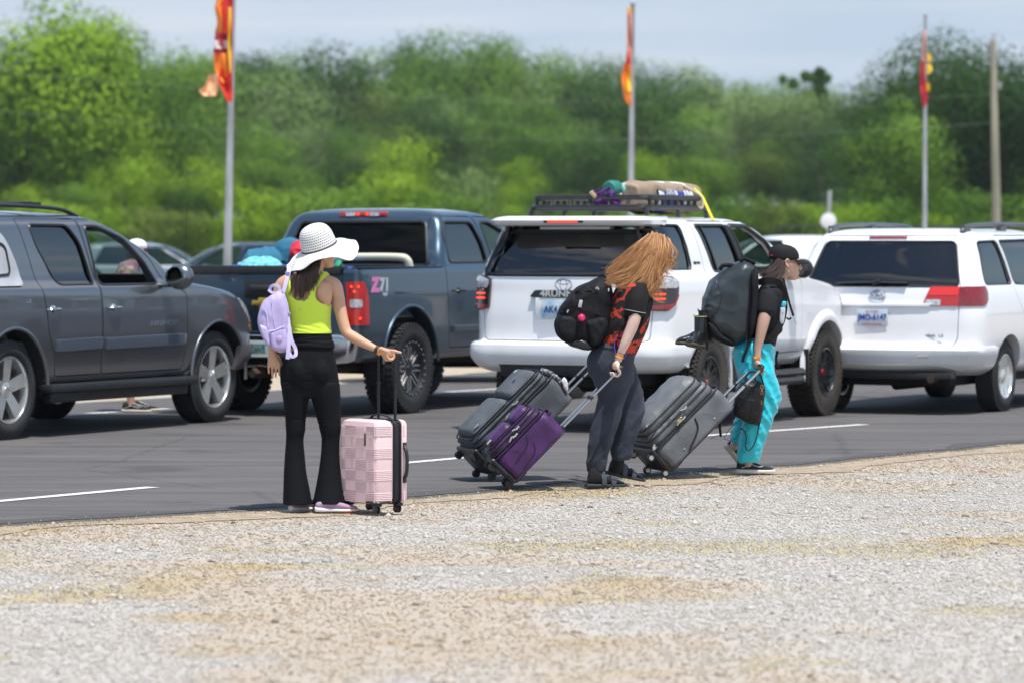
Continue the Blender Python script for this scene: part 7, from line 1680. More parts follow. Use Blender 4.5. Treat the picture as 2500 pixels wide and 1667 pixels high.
for e in (S3,):
    q = MB(); q.box((-.19-.03, -.245, .30), (.028, .012, .024)); q.tube([(-.19-.03 + .009*math.cos(t), -.245, .318 + .014*math.sin(t)) for t in (PI*k/10 for k in range(11))], .0025, 6)
    obj('padlock', q, mat('brass', (.6, .48, .22), .3, .9), e, bevel=.002)
    for z in (.2, .5): q = MB(); q.ell((-.05, -.232, z), (.006, .003, .006), 10, 6); obj('stud', q, M_pull, e)
    q = MB(); q.tube(catmull([(-.15, -.232, .40), (-.08, -.236, .36), (-.02, -.235, .22)], 5), .006, 6); obj('seam', q, M_zip, e)
    for s in (-1, 1): spin_wheel(e, (-.20, s*.20, .06), .027, .02, False, hub_c=MATS['hub_chrome'])
q = MB(); q.tube(catmull([(-.10, -.170, .30), (-.05, -.173, .26), (-.03, -.172, .14)], 5), .004, 6); q.tube(catmull([(-.17, -.171, .30), (-.12, -.174, .26), (-.09, -.172, .12)], 5), .004, 6); obj('seam', q, M_purt, SP)
q = MB(); q.ell((-.37-.02, -.10, .62), (.006, .028, .014), 12, 8); obj('logo_plate', q, M_pull, SG)
# twisted scarf lying across the top of the grey case
Ms = mat('scarf_black', (.015, .015, .018), .8, col2=(.3, .3, .33), vscale=40); m = MB(); Yg = 25.95
for ph in (0, PI): 
    base = catmull([(1322, 906, -.05), (1335, 908, -.05), (1350, 916, -.05), (1362, 926, -.05), (1374, 938, -.04), (1384, 950, -.04)], 8); pts = [PX(u, v + 4*math.sin(i*.8+ph), Yg + dy + .012*math.cos(i*.8+ph)) for i, (u, v, dy) in enumerate(base)]; m.tube(pts, [.012 + .003*math.sin(i) for i in range(len(pts))], 7)
sf = obj('scarf', m, Ms, None); tag(sf, 'twisted black patterned scarf tied over the end of the tall grey suitcase', 'scarf')
m = MB(); puff(m, [(1370, 928), (1378, 920), (1386, 934), (1386, 955), (1378, 950)], Yg, -.06, .05); tag(obj('tissue', m, mat('tissue_white', (.7, .68, .7), .7, bump=.5, bscale=30), None), 'crumpled pale tissue tucked by the grey suitcase handle', 'tissue')
# ================================================================ red-haired woman
Y2 = 25.3; Y = Y2; b = PX(1490, 583+15281/Y2, Y2)
W2 = thing('person', 'red-haired woman leaning forward in a black and red T-shirt and dark grey sweatpants', 'person', (b.x, Y2, 0))
m = MB()
limb(m, Y, [(1492, 870, 0, 36, .14), (1507, 820, 0, 36, .13), (1526, 770, 0, 38, .14), (1546, 728, 0, 36, .165), (1562, 702, 0, 28, .165), (1576, 684, 0, 18, .09), (1590, 664, 0, 15, .05), (1600, 648, 0, 15, .05)])
hp2 = head(m, PX(1606, 622, Y), 14, 34)
limb(m, Y, [(1560, 706, -.12, 17, .05), (1556, 725, -.17, 17, .05), (1553, 760, -.19, 15.5, .045), (1546, 790, -.20, 14.5, .042), (1536, 815, -.20, 13.5, .038), (1525, 840, -.20, 11.5, .032), (1514, 865, -.19, 8.8, .023), (1509, 880, -.19, 9, .021)])
limb(m, Y, [(1560, 706, .12, 17, .05), (1545, 740, .18, 16, .045), (1515, 790, .22, 14, .04), (1480, 840, .30, 12, .032), (1456, 880, .42, 8.5, .022), (1450, 890, .46, 8.5, .02)])
ax_ = Vector((-math.sin(R(17)), math.cos(R(17)), 0))
fist(m, PX(1501, 908, Y-.20), ax_, PX(1509, 880, Y-.20) - PX(1501, 908, Y-.20), grip=.013, thumb=1)
fist(m, PX(1447, 904, Y+.5), ax_, PX(1452, 885, Y+.5) - PX(1447, 904, Y+.5), grip=.013)
limb(m, Y, [(1490, 866, -.05, 32, .08), (1495, 960, -.03, 28, .07), (1480, 1040, -.03, 20, .05), (1458, 1152, -.03, 12, .03)]); limb(m, Y, [(1495, 866, .08, 32, .08), (1536, 970, .12, 28, .07), (1532, 1040, .12, 20, .05), (1508, 1136, .12, 12, .03)])
obj('body', m, M_sk2, W2, remesh=.0038, smooth_it=3)
# T-shirt, red splashes through black
def tee_mat(name, base, splash, p0, p1, sc_, zst=1.0, dirn=None):
    m = mat(name, base, .85, bump=.25, bscale=120); N, L = nt_of(m); bb = N['Principled BSDF']; tc = N.new('ShaderNodeTexCoord'); mp = N.new('ShaderNodeMapping'); mp.inputs['Scale'].default_value = (1, 1, zst); L.new(tc.outputs['Object'], mp.inputs[0])
    n = N.new('ShaderNodeTexNoise'); n.inputs['Scale'].default_value = sc_; n.inputs['Detail'].default_value = 3; n.inputs['Distortion'].default_value = 2.0; L.new(mp.outputs[0], n.inputs[0]); r = N.new('ShaderNodeValToRGB'); L.new(n.outputs[0], r.inputs[0]); r.color_ramp.elements[0].position = p0; r.color_ramp.elements[1].position = p1; r.color_ramp.elements[0].color = (0, 0, 0, 1)
    mx = N.new('ShaderNodeMix'); mx.data_type = 'RGBA'; mx.inputs['A'].default_value = (*base, 1); mx.inputs['B'].default_value = (*splash, 1)
    if dirn:
        sp = N.new('ShaderNodeSeparateXYZ'); L.new(tc.outputs['Object'], sp.inputs[0]); mr = N.new('ShaderNodeMapRange'); mr.inputs['From Min'].default_value = dirn[0]; mr.inputs['From Max'].default_value = dirn[1]; mr.inputs['To Min'].default_value = dirn[2]; mr.inputs['To Max'].default_value = dirn[3]; L.new(sp.outputs['Z'], mr.inputs['Value'])
        ad = N.new('ShaderNodeMath'); ad.operation = 'ADD'; L.new(n.outputs[0], ad.inputs[0]); L.new(mr.outputs[0], ad.inputs[1]); L.new(ad.outputs[0], r.inputs[0])
    L.new(r.outputs[0], mx.inputs['Factor']); L.new(mx.outputs['Result'], bb.inputs['Base Color']); return m
M_tee2 = tee_mat('tee_black_red', (.012, .010, .010), (.55, .045, .02), .56, .60, 9, 1.0, (.95, 1.25, .10, -.02)); M_tee2s = mat('tee_black', (.012, .011, .011), .85, bump=.25, bscale=120, spec=.25)
m = MB(); limb(m, Y, [(1507, 856, 0, 44, .155), (1513, 835, 0, 49, .16), (1525, 800, 0, 52, .165), (1535, 765, 0, 53, .17), (1546, 728, 0, 49, .185), (1554, 704, 0, 42, .185), (1568, 684, 0, 27, .13), (1580, 674, 0, 18, .07)], n=36)
tee = obj('t_shirt', m, M_tee2, W2, remesh=.006, smooth_it=3, disp=wrinkle(.006, 7, (1, 1, .55), 4))
m = MB(); limb(m, Y, [(1564, 700, -.09, 16, .05), (1560, 712, -.135, 22, .062), (1556, 732, -.165, 25, .064), (1552, 750, -.178, 25, .062), (1550, 763, -.182, 25, .060)], n=28); obj('sleeve', m, M_tee2s, tee, remesh=.005, smooth_it=4, disp=wrinkle(.0035, 9, (1, 1, .4), 7))
ring_band(Y, 1550.5, 760, -.182, -1.5, 8, 25.5, .061, .003, mat('seam_white', (.6, .6, .6), .8), tee, 'sleeve_seam', .002)
m = MB(); limb(m, Y, [(1560, 702, .09, 18, .05), (1550, 730, .16, 23, .06), (1535, 760, .2, 24, .065)], n=24); obj('sleeve', m, M_tee2s, tee, remesh=.006, smooth_it=2)
# sweatpants
M_sweat = mat('navy_sweat', (.028, .035, .055), .9, bump=.35, bscale=170, var=.3, vscale=5, sheen=.06)
m = MB()
hring(m, Y, [(1466, 1550, 835, 0, .14), (1450, 1552, 850, 0, .155), (1436, 1548, 870, 0, .165), (1432, 1546, 890, 0, .17), (1438, 1546, 912, 0, .16), (1452, 1545, 930, 0, .13), (1470, 1535, 945, 0, .09)])
hring(m, Y, [(1436, 1520, 880, -.06, .09), (1442, 1534, 910, -.05, .095), (1455, 1536, 945, -.04, .09), (1459, 1528, 970, -.03, .085), (1455, 1521, 995, -.03, .082), (1447, 1512, 1030, -.03, .078), (1441, 1501, 1062, -.03, .072), (1436, 1484, 1105, -.03, .062), (1434, 1479, 1135, -.03, .058), (1436, 1477, 1150, -.03, .05)])
hring(m, Y, [(1480, 1546, 880, .07, .09), (1490, 1556, 915, .08, .092), (1499, 1568, 950, .09, .088), (1504, 1575, 985, .10, .084), (1504, 1572, 1010, .10, .08), (1500, 1563, 1040, .10, .075), (1496, 1553, 1070, .10, .068), (1493, 1543, 1098, .10, .06), (1494, 1537, 1120, .10, .05)])
obj('sweatpants', m, M_sweat, W2, remesh=.006, smooth_it=10, disp=lambda co, no: .016*(.5-abs(noise.noise(Vector((co.x*6, co.y*4, co.z*10 - co.x*9))))) * (.55 + .9*max(0, 1-abs(co.z-.22)/.25)) + .002*noise.noise(co*25))
shoe(W2, PX(1431, 583+15281/25.22, 25.22), 15, .272, 'slide'); shoe(W2, PX(1480, 1157, 25.5), 15, .272, 'slide', pitch=12)
m = MB(); limb(m, Y, [(1459, 1128, -.03, 14, .042), (1457, 1150, -.03, 15, .044), (1455, 1168, -.03, 17, .045)]); obj('ankle_sock', m, MATS['sock_black'], W2); m = MB(); limb(m, Y, [(1514, 1098, .12, 14, .042), (1510, 1122, .12, 15, .044), (1506, 1142, .13, 17, .045)]); obj('ankle_sock', m, MATS['sock_black'], W2)
ring_band(Y, 1513, 868, -.19, -4, 10, 9.6, .025, .010, M_band_o, W2); ring_band(Y, 1511.5, 871.5, -.19, -4, 10, 9.8, .025, .008, M_band_y, W2); ring_band(Y, 1514.5, 862, -.19, -4, 10, 10, .026, .003, M_wb, W2, 'hair_tie')
m = MB(); m.tube([PX(1516 + 16*math.cos(t), 845 + 26*math.sin(t), Y-.19 + .02*math.sin(t*2)) for t in (2*PI*k/24 for k in range(24))], .0022, 6, closed=True, cap=False); m.tube([PX(1520 + 10*math.cos(t), 855 + 22*math.sin(t), Y-.2) for t in (2*PI*k/24 for k in range(24))], .002, 6, closed=True, cap=False); obj('bracelet_cord', m, mat('purple_cord', (.12, .03, .4), .5), W2)
M_hair2 = hair_mat('hair_copper', (.20, .075, .022), (.46, .20, .065), (.74, .44, .19), .5); M_h2b = mat('hair_base_copper', (.28, .11, .03), .8)
m = MB(); m.ell(PX(1604, 613, Y), (.104, .10, .115), 20, 12); puff(m, [(1592, 585), (1568, 612), (1550, 640), (1540, 664), (1560, 676), (1578, 674), (1598, 656), (1616, 635), (1616, 600)], Y, .0, .18); obj('hair_mass', m, M_h2b, W2, remesh=.008, smooth_it=4)
for dz, sd, num, j0 in ((-.105, 11, 1500, 1), (-.108, 15, 260, 1.9), (-.055, 12, 600, 1), (.055, 13, 400, 1)):
    strands('hair' if sd == 11 else 'hair_lock', [[(1582, 580, dz*.5), (1556, 598, dz*.95), (1528, 630, dz), (1504, 652, dz), (1482, 660, dz)], [(1588, 576, dz*.35), (1562, 606, dz), (1534, 644, dz*1.1), (1510, 670, dz*1.1), (1486, 674, dz)], [(1593, 574, dz*.7), (1574, 612, dz*1.1), (1548, 652, dz*1.2), (1526, 680, dz*1.2), (1496, 690, dz)], [(1598, 572, dz*.3), (1586, 616, dz*1.1), (1566, 656, dz*1.2), (1544, 684, dz*1.2), (1512, 698, dz)],
        [(1604, 572, dz*.75), (1600, 616, dz*1.1), (1584, 656, dz*1.15), (1566, 682, dz*1.2), (1536, 698, dz*1.1)], [(1612, 574, dz*.4), (1616, 612, dz*1.0), (1602, 650, dz*1.05), (1588, 680, dz*1.1), (1570, 698, dz*1.1)], [(1619, 578, dz*.6), (1625, 612, dz*.9), (1618, 648, dz*.9), (1606, 686, dz*1.1), (1598, 728, dz*1.1)], [(1627, 584, dz*.4), (1633, 608, dz*.8), (1634, 630, dz*.8), (1632, 644, dz*.8), (1633, 658, dz*.7)]],
        num, Y, .0034, M_hair2, W2, jit=(3.8*j0, 3.4*j0, .012), curl=(9.5*j0, 1.35), seed=sd, seg=18, clumps=(80 if sd == 11 else 34), root=.5, bias=1.3)
strands('hair_curls', [[(1575, 600, -.10), (1545, 632, -.12), (1515, 654, -.125), (1494, 662, -.12), (1482, 652, -.12)], [(1580, 612, -.115), (1552, 650, -.13), (1522, 676, -.135), (1496, 686, -.13), (1484, 676, -.13)], [(1588, 620, -.12), (1566, 660, -.135), (1540, 688, -.14), (1510, 702, -.14), (1494, 694, -.13)], [(1596, 630, -.12), (1582, 664, -.135), (1560, 694, -.14), (1536, 706, -.14), (1520, 700, -.13)], [(1612, 640, -.11), (1606, 672, -.12), (1612, 700, -.12), (1604, 724, -.12), (1612, 744, -.11)]], 620, Y, .0032, M_hair2, W2, jit=(4, 4, .012), curl=(11, 1.6), seed=41, seg=18, clumps=26, root=.6)
strands('hair_wisps', [[(1570, 585, -.1), (1540, 610, -.12), (1505, 640, -.12), (1482, 655, -.12)], [(1590, 600, -.12), (1560, 640, -.13), (1520, 670, -.13), (1492, 690, -.13)], [(1636, 600, -.08), (1646, 630, -.09), (1636, 662, -.09), (1648, 680, -.09)]], 90, Y, .002, M_hair2, W2, jit=(9, 8, .02), curl=(7, 1.3), seed=20)
# her backpack
Bk = thing('backpack', 'bulging black backpack with a hot pink ball charm on the red-haired woman', 'backpack', (PX(1420, 780, Y).x, Y, 0))
m = MB(); puff(m, [(1488, 684), (1464, 678), (1440, 688), (1408, 704), (1386, 728), (1368, 752), (1358, 784), (1366, 815), (1386, 838), (1418, 852), (1446, 852), (1470, 836), (1486, 815), (1492, 760), (1494, 710)], Y, 0, .34, p=2.8); obj('pack', m, M_bag, Bk, remesh=.006, smooth_it=4, disp=wrinkle(.007, 7, (1, 1, 1), 8))
m = MB(); puff(m, [(1402, 716), (1384, 732), (1366, 756), (1378, 770), (1404, 768), (1414, 740)], Y, -.05, .26, p=3); obj('top_pocket', m, M_bag, Bk, remesh=.005, smooth_it=3, disp=wrinkle(.004, 10, (1, 1, 1), 3))
m = MB(); puff(m, [(1364, 768), (1354, 790), (1362, 820), (1392, 838), (1410, 826), (1414, 790), (1400, 768)], Y, -.04, .31, p=3); obj('front_pocket', m, M_bag, Bk, remesh=.005, smooth_it=3, disp=wrinkle(.005, 9, (1, 1, 1), 5))
m = MB(); puff(m, [(1430, 784), (1450, 778), (1476, 776), (1484, 800), (1470, 830), (1452, 844), (1436, 826)], Y, -.15, .10, p=2.6); obj('side_pocket', m, M_bag, Bk, remesh=.005, smooth_it=3, disp=wrinkle(.006, 12, (1, 1, .6), 6))
m = MB(); puff(m, [(1378, 836), (1400, 846), (1430, 855), (1452, 850), (1440, 832), (1405, 822)], Y, -.03, .3, p=3); obj('base_panel', m, mat('slick_black', (.012, .012, .016), .3), Bk, remesh=.006, smooth_it=3)
for pts in ([(1432, 700), (1447, 712), (1460, 735), (1452, 775)], [(1395, 722), (1412, 742), (1408, 770)], [(1370, 760), (1392, 768), (1412, 766)]):
    m = MB(); m.tube([PX(u, v, Y-.172) for u, v in catmull([(a, b, 0) for a, b in pts], 5) for u, v in [(u, v)]] if False else [PX(q[0], q[1], Y-.165) for q in catmull([(a, b, 0) for a, b in pts], 5)], .0035, 6); obj('zip', m, M_zip, Bk)
for u, v, a in ((1457, 703, .9), (1460, 704, -.4), (1389, 755, .5), (1486, 708, 0), (1386, 760, .3)): m = MB(); m.box(PX(u, v, Y-.178), (.010, .003, .022), rot=(0, a, 0)); obj('zip_puller', m, M_pull, Bk, bevel=.001)
strap_ribbon(Y, [(1462, 690, -.05), (1464, 676, -.04), (1476, 674, -.04), (1490, 684, -.05)], .02, .005, M_bag, Bk, 'grab_handle'); strap_ribbon(Y, [(1478, 818, -.16), (1496, 806, -.19), (1516, 790, -.20), (1534, 772, -.17), (1560, 740, -.14)], .034, .006, M_bag, Bk); strap_ribbon(Y, [(1588, 712, -.10), (1588, 735, -.12), (1578, 770, -.13), (1556, 800, -.16)], .04, .008, M_bag, Bk)
strap_ribbon(Y, [(1405, 716, -.13), (1414, 712, -.15), (1424, 722, -.16), (1430, 728, -.16)], .014, .004, M_bag, Bk)
m = MB(); m.ell(PX(1420, 776, Y-.20), (.0255, .0255, .0255), 20, 14); obj('ball_charm', m, mat('hot_pink', (.75, .01, .12), .15, coat=1, var=.35, vscale=60), Bk)
m = MB(); m.box(PX(1417, 742, Y-.178), (.022, .004, .05), rot=(0, .2, 0)); obj('luggage_tag', m, mat('tag_grey', (.45, .45, .5), .5), Bk, bevel=.002)
fix(W2); fix(Bk)

# ================================================================ woman in the black cap and turquoise trousers
Y3 = 26.8; Y = Y3; b = PX(1840, 583+15281/Y3, Y3)
W3 = thing('person', 'woman in a black cap and shiny turquoise trousers striding to the right', 'person', (b.x, Y3, 0))
m = MB()
limb(m, Y, [(1850, 862, 0, 34, .13), (1858, 820, 0, 30, .12), (1868, 780, 0, 32, .125), (1878, 740, 0, 32, .15), (1886, 714, 0, 27, .155), (1894, 698, 0, 18, .09), (1903, 684, 0, 15.5, .052), (1910, 668, 0, 15, .05), (1914, 655, 0, 15, .05)])
hd3 = head(m, PX(1918, 642, Y), 6, 4)
limb(m, Y, [(1876, 712, -.12, 16, .05), (1874, 730, -.16, 16.5, .05), (1868, 765, -.185, 16, .046), (1861, 797, -.19, 14.5, .042), (1855, 825, -.19, 12, .034), (1850, 850, -.19, 9.3, .025), (1849, 868, -.19, 8.2, .021), (1848, 880, -.19, 8.5, .02)])
limb(m, Y, [(1876, 712, .12, 16, .05), (1890, 740, .18, 15, .045), (1900, 780, .2, 13, .038), (1894, 815, .18, 10, .028)])
fist(m, PX(1852, 904, Y-.19), ax_, PX(1848, 880, Y-.19) - PX(1852, 904, Y-.19), grip=.014)
limb(m, Y, [(1846, 858, -.06, 30, .07), (1860, 950, -.08, 26, .07), (1850, 1020, -.085, 18, .05), (1826, 1132, -.09, 10, .03)]); limb(m, Y, [(1840, 858, .07, 30, .07), (1836, 950, .10, 24, .07), (1822, 1010, .12, 18, .05), (1790, 1092, .12, 10, .03)])
obj('body', m, M_sk3, W3, remesh=.0038, smooth_it=3)
# cap
M_cap = mat('cap_black', (.013, .013, .014), .8, bump=.3, bscale=150, spec=.25); C3 = PX(1915, 640, Y)
Mh = Matrix.Translation(C3) @ Matrix.Rotation(R(6), 4, 'Z') @ Matrix.Rotation(R(2), 4, 'Y')
m = MB(); rr = []
for z, rf, rw, fc in ((.012, .104, .082, -.004), (.03, .107, .085, -.004), (.055, .106, .085, -.006), (.08, .098, .080, -.010), (.100, .082, .068, -.014), (.114, .058, .048, -.018), (.121, .030, .025, -.020), (.123, .006, .005, -.020)):
    rr.append([Mh @ Vector((fc + rf*math.cos(t), rw*math.sin(t), z)) for t in (2*PI*k/36 for k in range(36))])
m.rings(rr); m.ell(Mh @ Vector((-.020, 0, .125)), (.007, .007, .004)); capo = obj('cap', m, M_cap, W3, angle=180)
m = MB(); rr = []
for i in range(13):
    a = -1.15 + 2.3*i/12; r0 = .098; ex = .078*math.cos(a*.9)**.7; p0 = Mh @ Vector((-.004 + .104*math.cos(a), .082*math.sin(a), .020)); p1 = Mh @ Vector((-.004 + (.104)*math.cos(a) + ex, .082*math.sin(a)*1.03, .012 - .012*math.cos(a) - .010*abs(math.sin(a))*1.5)); pm = (p0+p1)/2 + Vector((0, 0, .006))
    rr.append([p0, pm, p1, p1 - Vector((0, 0, .004)), pm - Vector((0, 0, .004)), p0 - Vector((0, 0, .004))])
m.rings(rr, cap=True, close=True); obj('visor', m, M_cap, capo, angle=60)
tx = text_mb('...', .03, .002, .0015, Matrix.Translation(PX(1884, 621, Y-.06)) @ Matrix.Rotation(PI/2, 4, 'X') @ Matrix.Rotation(0, 4, 'Z')); obj('red_stitching', tx, mat('red_thread', (.6, .02, .02), .7), capo)
# sunglasses, earring
m = MB(); Mg = Matrix.Translation(PX(1918, 642, Y)) @ Matrix.Rotation(R(6), 4, 'Z') @ Matrix.Rotation(R(4), 4, 'Y')
for s in (-1, 1):
    q = MB(); q.ell((.090, s*.034, .004), (.012, .030, .019), 16, 10); m.add(q.v, q.f, Mg); q = MB(); q.tube([(.085, s*.062, .008), (.04, s*.077, .008), (-.012, s*.080, .004)], (.004, .002), 6); m.add(q.v, q.f, Mg)
q = MB(); q.tube([(.100, -.012, .008), (.104, 0, .010), (.100, .012, .008)], .0025, 6); m.add(q.v, q.f, Mg); obj('sunglasses', m, mat('sunglass_black', (.01, .01, .012), .12, coat=1), W3)
m = MB(); m.ell(PX(1925, 663, Y-.09), (.005, .004, .006)); m.tube([PX(1922 + 3*math.cos(t), 672 + 5*math.sin(t), Y-.09) for t in (2*PI*k/12 for k in range(12))], .0012, 5, closed=True, cap=False); obj('earring', m, M_pull, W3)
M_hair3 = hair_mat('hair_near_black', (.025, .015, .012), (.07, .04, .032), (.16, .10, .08)); M_h3b = mat('hair_base_black', (.014, .009, .009), .7)
m = MB(); puff(m, [(1886, 632), (1876, 655), (1862, 668), (1866, 690), (1882, 700), (1904, 690), (1912, 665), (1915, 640)], Y, 0, .15); obj('hair_mass', m, M_h3b, W3, remesh=.007, smooth_it=3)
for dz, sd, num in ((-.085, 31, 900), (.03, 32, 300)):
    strands('hair' if sd == 31 else 'hair_lock', [[(1900, 632, dz*.9), (1884, 650, dz), (1868, 660, dz*1.1), (1852, 664, dz)], [(1906, 634, dz), (1888, 656, dz*1.1), (1870, 672, dz*1.15), (1853, 680, dz*1.1)], [(1910, 636, dz), (1896, 662, dz*1.1), (1878, 682, dz*1.2), (1858, 698, dz*1.1)], [(1913, 638, dz), (1906, 664, dz*1.1), (1894, 686, dz*1.2), (1876, 702, dz*1.2)], [(1915, 642, dz), (1914, 664, dz*1.05), (1910, 684, dz*1.1), (1900, 704, dz*1.1)]], num, Y, .0038, M_hair3, W3, jit=(3, 3, .012), curl=(5, 1.9), seed=sd, clumps=34)
# T-shirt with a turquoise print on the chest
M_tee3 = mat('tee_charcoal', (.014, .015, .018), .85, bump=.25, bscale=120, spec=.25)
m = MB(); limb(m, Y, [(1860, 842, 0, 32, .145), (1865, 815, 0, 34, .145), (1872, 785, 0, 37, .15), (1879, 752, 0, 39, .165), (1885, 722, 0, 36, .175), (1890, 704, 0, 29, .165), (1897, 692, 0, 19, .09)], n=32); limb(m, Y, [(1880, 706, -.08, 18, .055), (1877, 720, -.13, 22, .06), (1873, 742, -.165, 24, .062), (1871, 761, -.178, 24, .060)], n=28); limb(m, Y, [(1880, 706, .08, 18, .055), (1884, 735, .16, 22, .06), (1890, 760, .19, 21, .056)], n=24); tee3 = obj('t_shirt', m, M_tee3, W3, remesh=.005, smooth_it=5, disp=wrinkle(.0045, 8, (1, 1, .5), 2))
for pl, cc in (([(1909, 736), (1918, 737), (1917, 748), (1906, 748)], (.05, .5, .68)), ([(1904, 751), (1916, 750), (1912, 790), (1902, 786)], (.5, .55, .6)), ([(1906, 760), (1914, 760), (1912, 770), (1905, 770)], (.04, .45, .65))):
    m = MB(); puff(m, [(a+1, b) for a, b in pl], Y, -.135, .03); obj('shirt_print', m, mat('print_%d' % int(cc[1]*100), cc, .6), tee3)
m = MB(); hring(m, Y, [(1838, 1890, 812, 0, .15), (1836, 1893, 822, 0, .155), (1834, 1892, 832, 0, .155), (1836, 1888, 838, 0, .15)]); obj('hip_belt', m, M_bag, W3, remesh=.005, smooth_it=2)
# turquoise trousers
M_turq = mat('turquoise_satin', (.015, .50, .60), .26, bump=.25, bscale=60, var=.12, vscale=7, sheen=.2)
m = MB()
hring(m, Y, [(1812, 1886, 828, 0, .14), (1796, 1889, 842, 0, .16), (1788, 1890, 858, 0, .17), (1790, 1889, 880, 0, .17), (1797, 1888, 902, 0, .165), (1808, 1888, 925, 0, .14)])
hring(m, Y, [(1800, 1886, 880, -.07, .09), (1806, 1889, 905, -.08, .10), (1815, 1897, 935, -.08, .10), (1822, 1904, 962, -.08, .095), (1825, 1906, 980, -.08, .09), (1822, 1897, 1000, -.08, .088), (1816, 1884, 1030, -.09, .084), (1809, 1873, 1060, -.09, .08), (1804, 1862, 1090, -.09, .076), (1801, 1854, 1115, -.09, .068), (1806, 1850, 1127, -.09, .058)])
hring(m, Y, [(1792, 1862, 880, .07, .09), (1798, 1862, 910, .08, .09), (1806, 1868, 945, .10, .088), (1806, 1866, 975, .11, .085), (1800, 1854, 1005, .12, .082), (1792, 1838, 1035, .12, .076), (1786, 1822, 1062, .12, .07), (1788, 1816, 1085, .12, .06)])
obj('trousers', m, M_turq, W3, remesh=.006, smooth_it=3, disp=lambda co, no: .022*(.4-abs(noise.noise(Vector((co.x*7, co.y*5, co.z*9 + co.x*14))))) + .008*(.5-abs(noise.noise(Vector((co.x*14+4, co.y*12, co.z*20))))))
shoe(W3, PX(1799, 583+15281/26.72, 26.72), 10, .272, 'skate'); shoe(W3, PX(1768, 1090, 26.95), 18, .27, 'skate', pitch=48)
ring_band(Y, 1848.5, 872, -.19, -1, 10, 9.5, .024, .012, M_band_o, W3); ring_band(Y, 1844, 872, -.195, -1, 10, 4.5, .022, .0125, M_band_y, W3, th=.004)
# huge backpack
Bq = thing('backpack', 'huge slate black travel backpack on the woman in the black cap', 'backpack', (PX(1780, 780, Y).x, Y, 0))
m = MB(); puff(m, [(1846, 650), (1824, 636), (1800, 642), (1770, 656), (1744, 676), (1728, 700), (1716, 735), (1712, 775), (1724, 808), (1748, 828), (1788, 846), (1812, 838), (1834, 820), (1842, 770), (1848, 710)], Y, .0, .40, p=3.2); obj('pack', m, M_slate, Bq, remesh=.006, smooth_it=4, disp=wrinkle(.008, 5, (1, .6, 1.2), 12))
m = MB(); puff(m, [(1750, 682), (1734, 700), (1720, 735), (1718, 765), (1732, 776), (1756, 760), (1764, 730), (1758, 702)], Y, -.15, .14, p=2.6); obj('side_pocket', m, M_slate, Bq, remesh=.005, smooth_it=3, disp=wrinkle(.006, 11, (1, 1, 1.5), 5))
m = MB(); puff(m, [(1716, 775), (1740, 790), (1760, 815), (1790, 836), (1788, 846), (1750, 832), (1726, 812)], Y, -.05, .34, p=2.8); obj('base_panel', m, M_bag, Bq, remesh=.006, smooth_it=3)
m = MB(); puff(m, [(1830, 660), (1848, 652), (1850, 720), (1842, 800), (1828, 836), (1822, 800), (1830, 730)], Y, -.06, .36, p=3); obj('back_panel', m, M_bag, Bq, remesh=.006, smooth_it=3)
for pts in ([(1836, 660), (1832, 720), (1828, 780), (1822, 830)], [(1744, 696), (1756, 715), (1758, 745)], [(1736, 776), (1752, 795), (1760, 812)]):
    m = MB(); m.tube([PX(q[0], q[1], Y-.198) for q in catmull([(a, b, 0) for a, b in pts], 5)], .004, 6); obj('seam', m, M_zip, Bq)
m = MB(); m.tube([PX(q[0], q[1], Y-.1) for q in catmull([(1757, 660, 0), (1764, 650, 0), (1776, 648, 0), (1790, 650, 0), (1796, 660, 0), (1785, 668, 0), (1770, 664, 0)], 4)], .014, 8); m.tube([PX(q[0], q[1], Y-.1) for q in catmull([(1806, 640, 0), (1816, 632, 0), (1832, 638, 0), (1844, 644, 0)], 4)], .014, 8); obj('top_webbing', m, M_bag, Bq)
m = MB(); m.box(PX(1723, 770, Y-.2), (.03, .012, .03)); m.box(PX(1732, 772, Y-.2), (.02, .012, .024)); obj('buckle', m, M_trim, Bq, bevel=.003)
strap_ribbon(Y, [(1852, 690, -.14), (1872, 686, -.17), (1898, 690, -.16), (1908, 706, -.14), (1914, 730, -.13), (1914, 760, -.13), (1906, 790, -.14), (1890, 815, -.16), (1868, 825, -.17)], .045, .008, M_bag, Bq); strap_ribbon(Y, [(1912, 680, -.1), (1918, 704, -.12), (1926, 736, -.12), (1932, 756, -.12), (1937, 772, -.12)], .016, .003, M_bag, Bq, 'lanyard')
m = MB(); m.tube([PX(1937, 772, Y-.12), PX(1941, 782, Y-.12), PX(1945, 793, Y-.12)], .003, 6); obj('lanyard_clip', m, M_pull, Bq)
strap_ribbon(Y, [(1722, 776, -.2), (1722, 800, -.21), (1726, 830, -.2), (1726, 854, -.2)], .02, .003, M_bag, Bq); strap_ribbon(Y, [(1830, 826, -.19), (1824, 850, -.2), (1816, 870, -.2), (1812, 884, -.2)], .022, .003, M_bag, Bq); strap_ribbon(Y, [(1898, 856, .1), (1894, 880, .1), (1902, 896, .1)], .02, .003, M_bag, Bq)
strap_ribbon(Y, [(1920, 776, -.1), (1926, 780, -.1), (1932, 776, -.1)], .012, .003, M_bag, Bq)
m = MB(); puff(m, [(1892, 790), (1908, 796), (1910, 808), (1900, 818), (1888, 822), (1884, 806)], Y, -.09, .10); obj('waist_pouch', m, M_bag, Bq, remesh=.005, smooth_it=2)
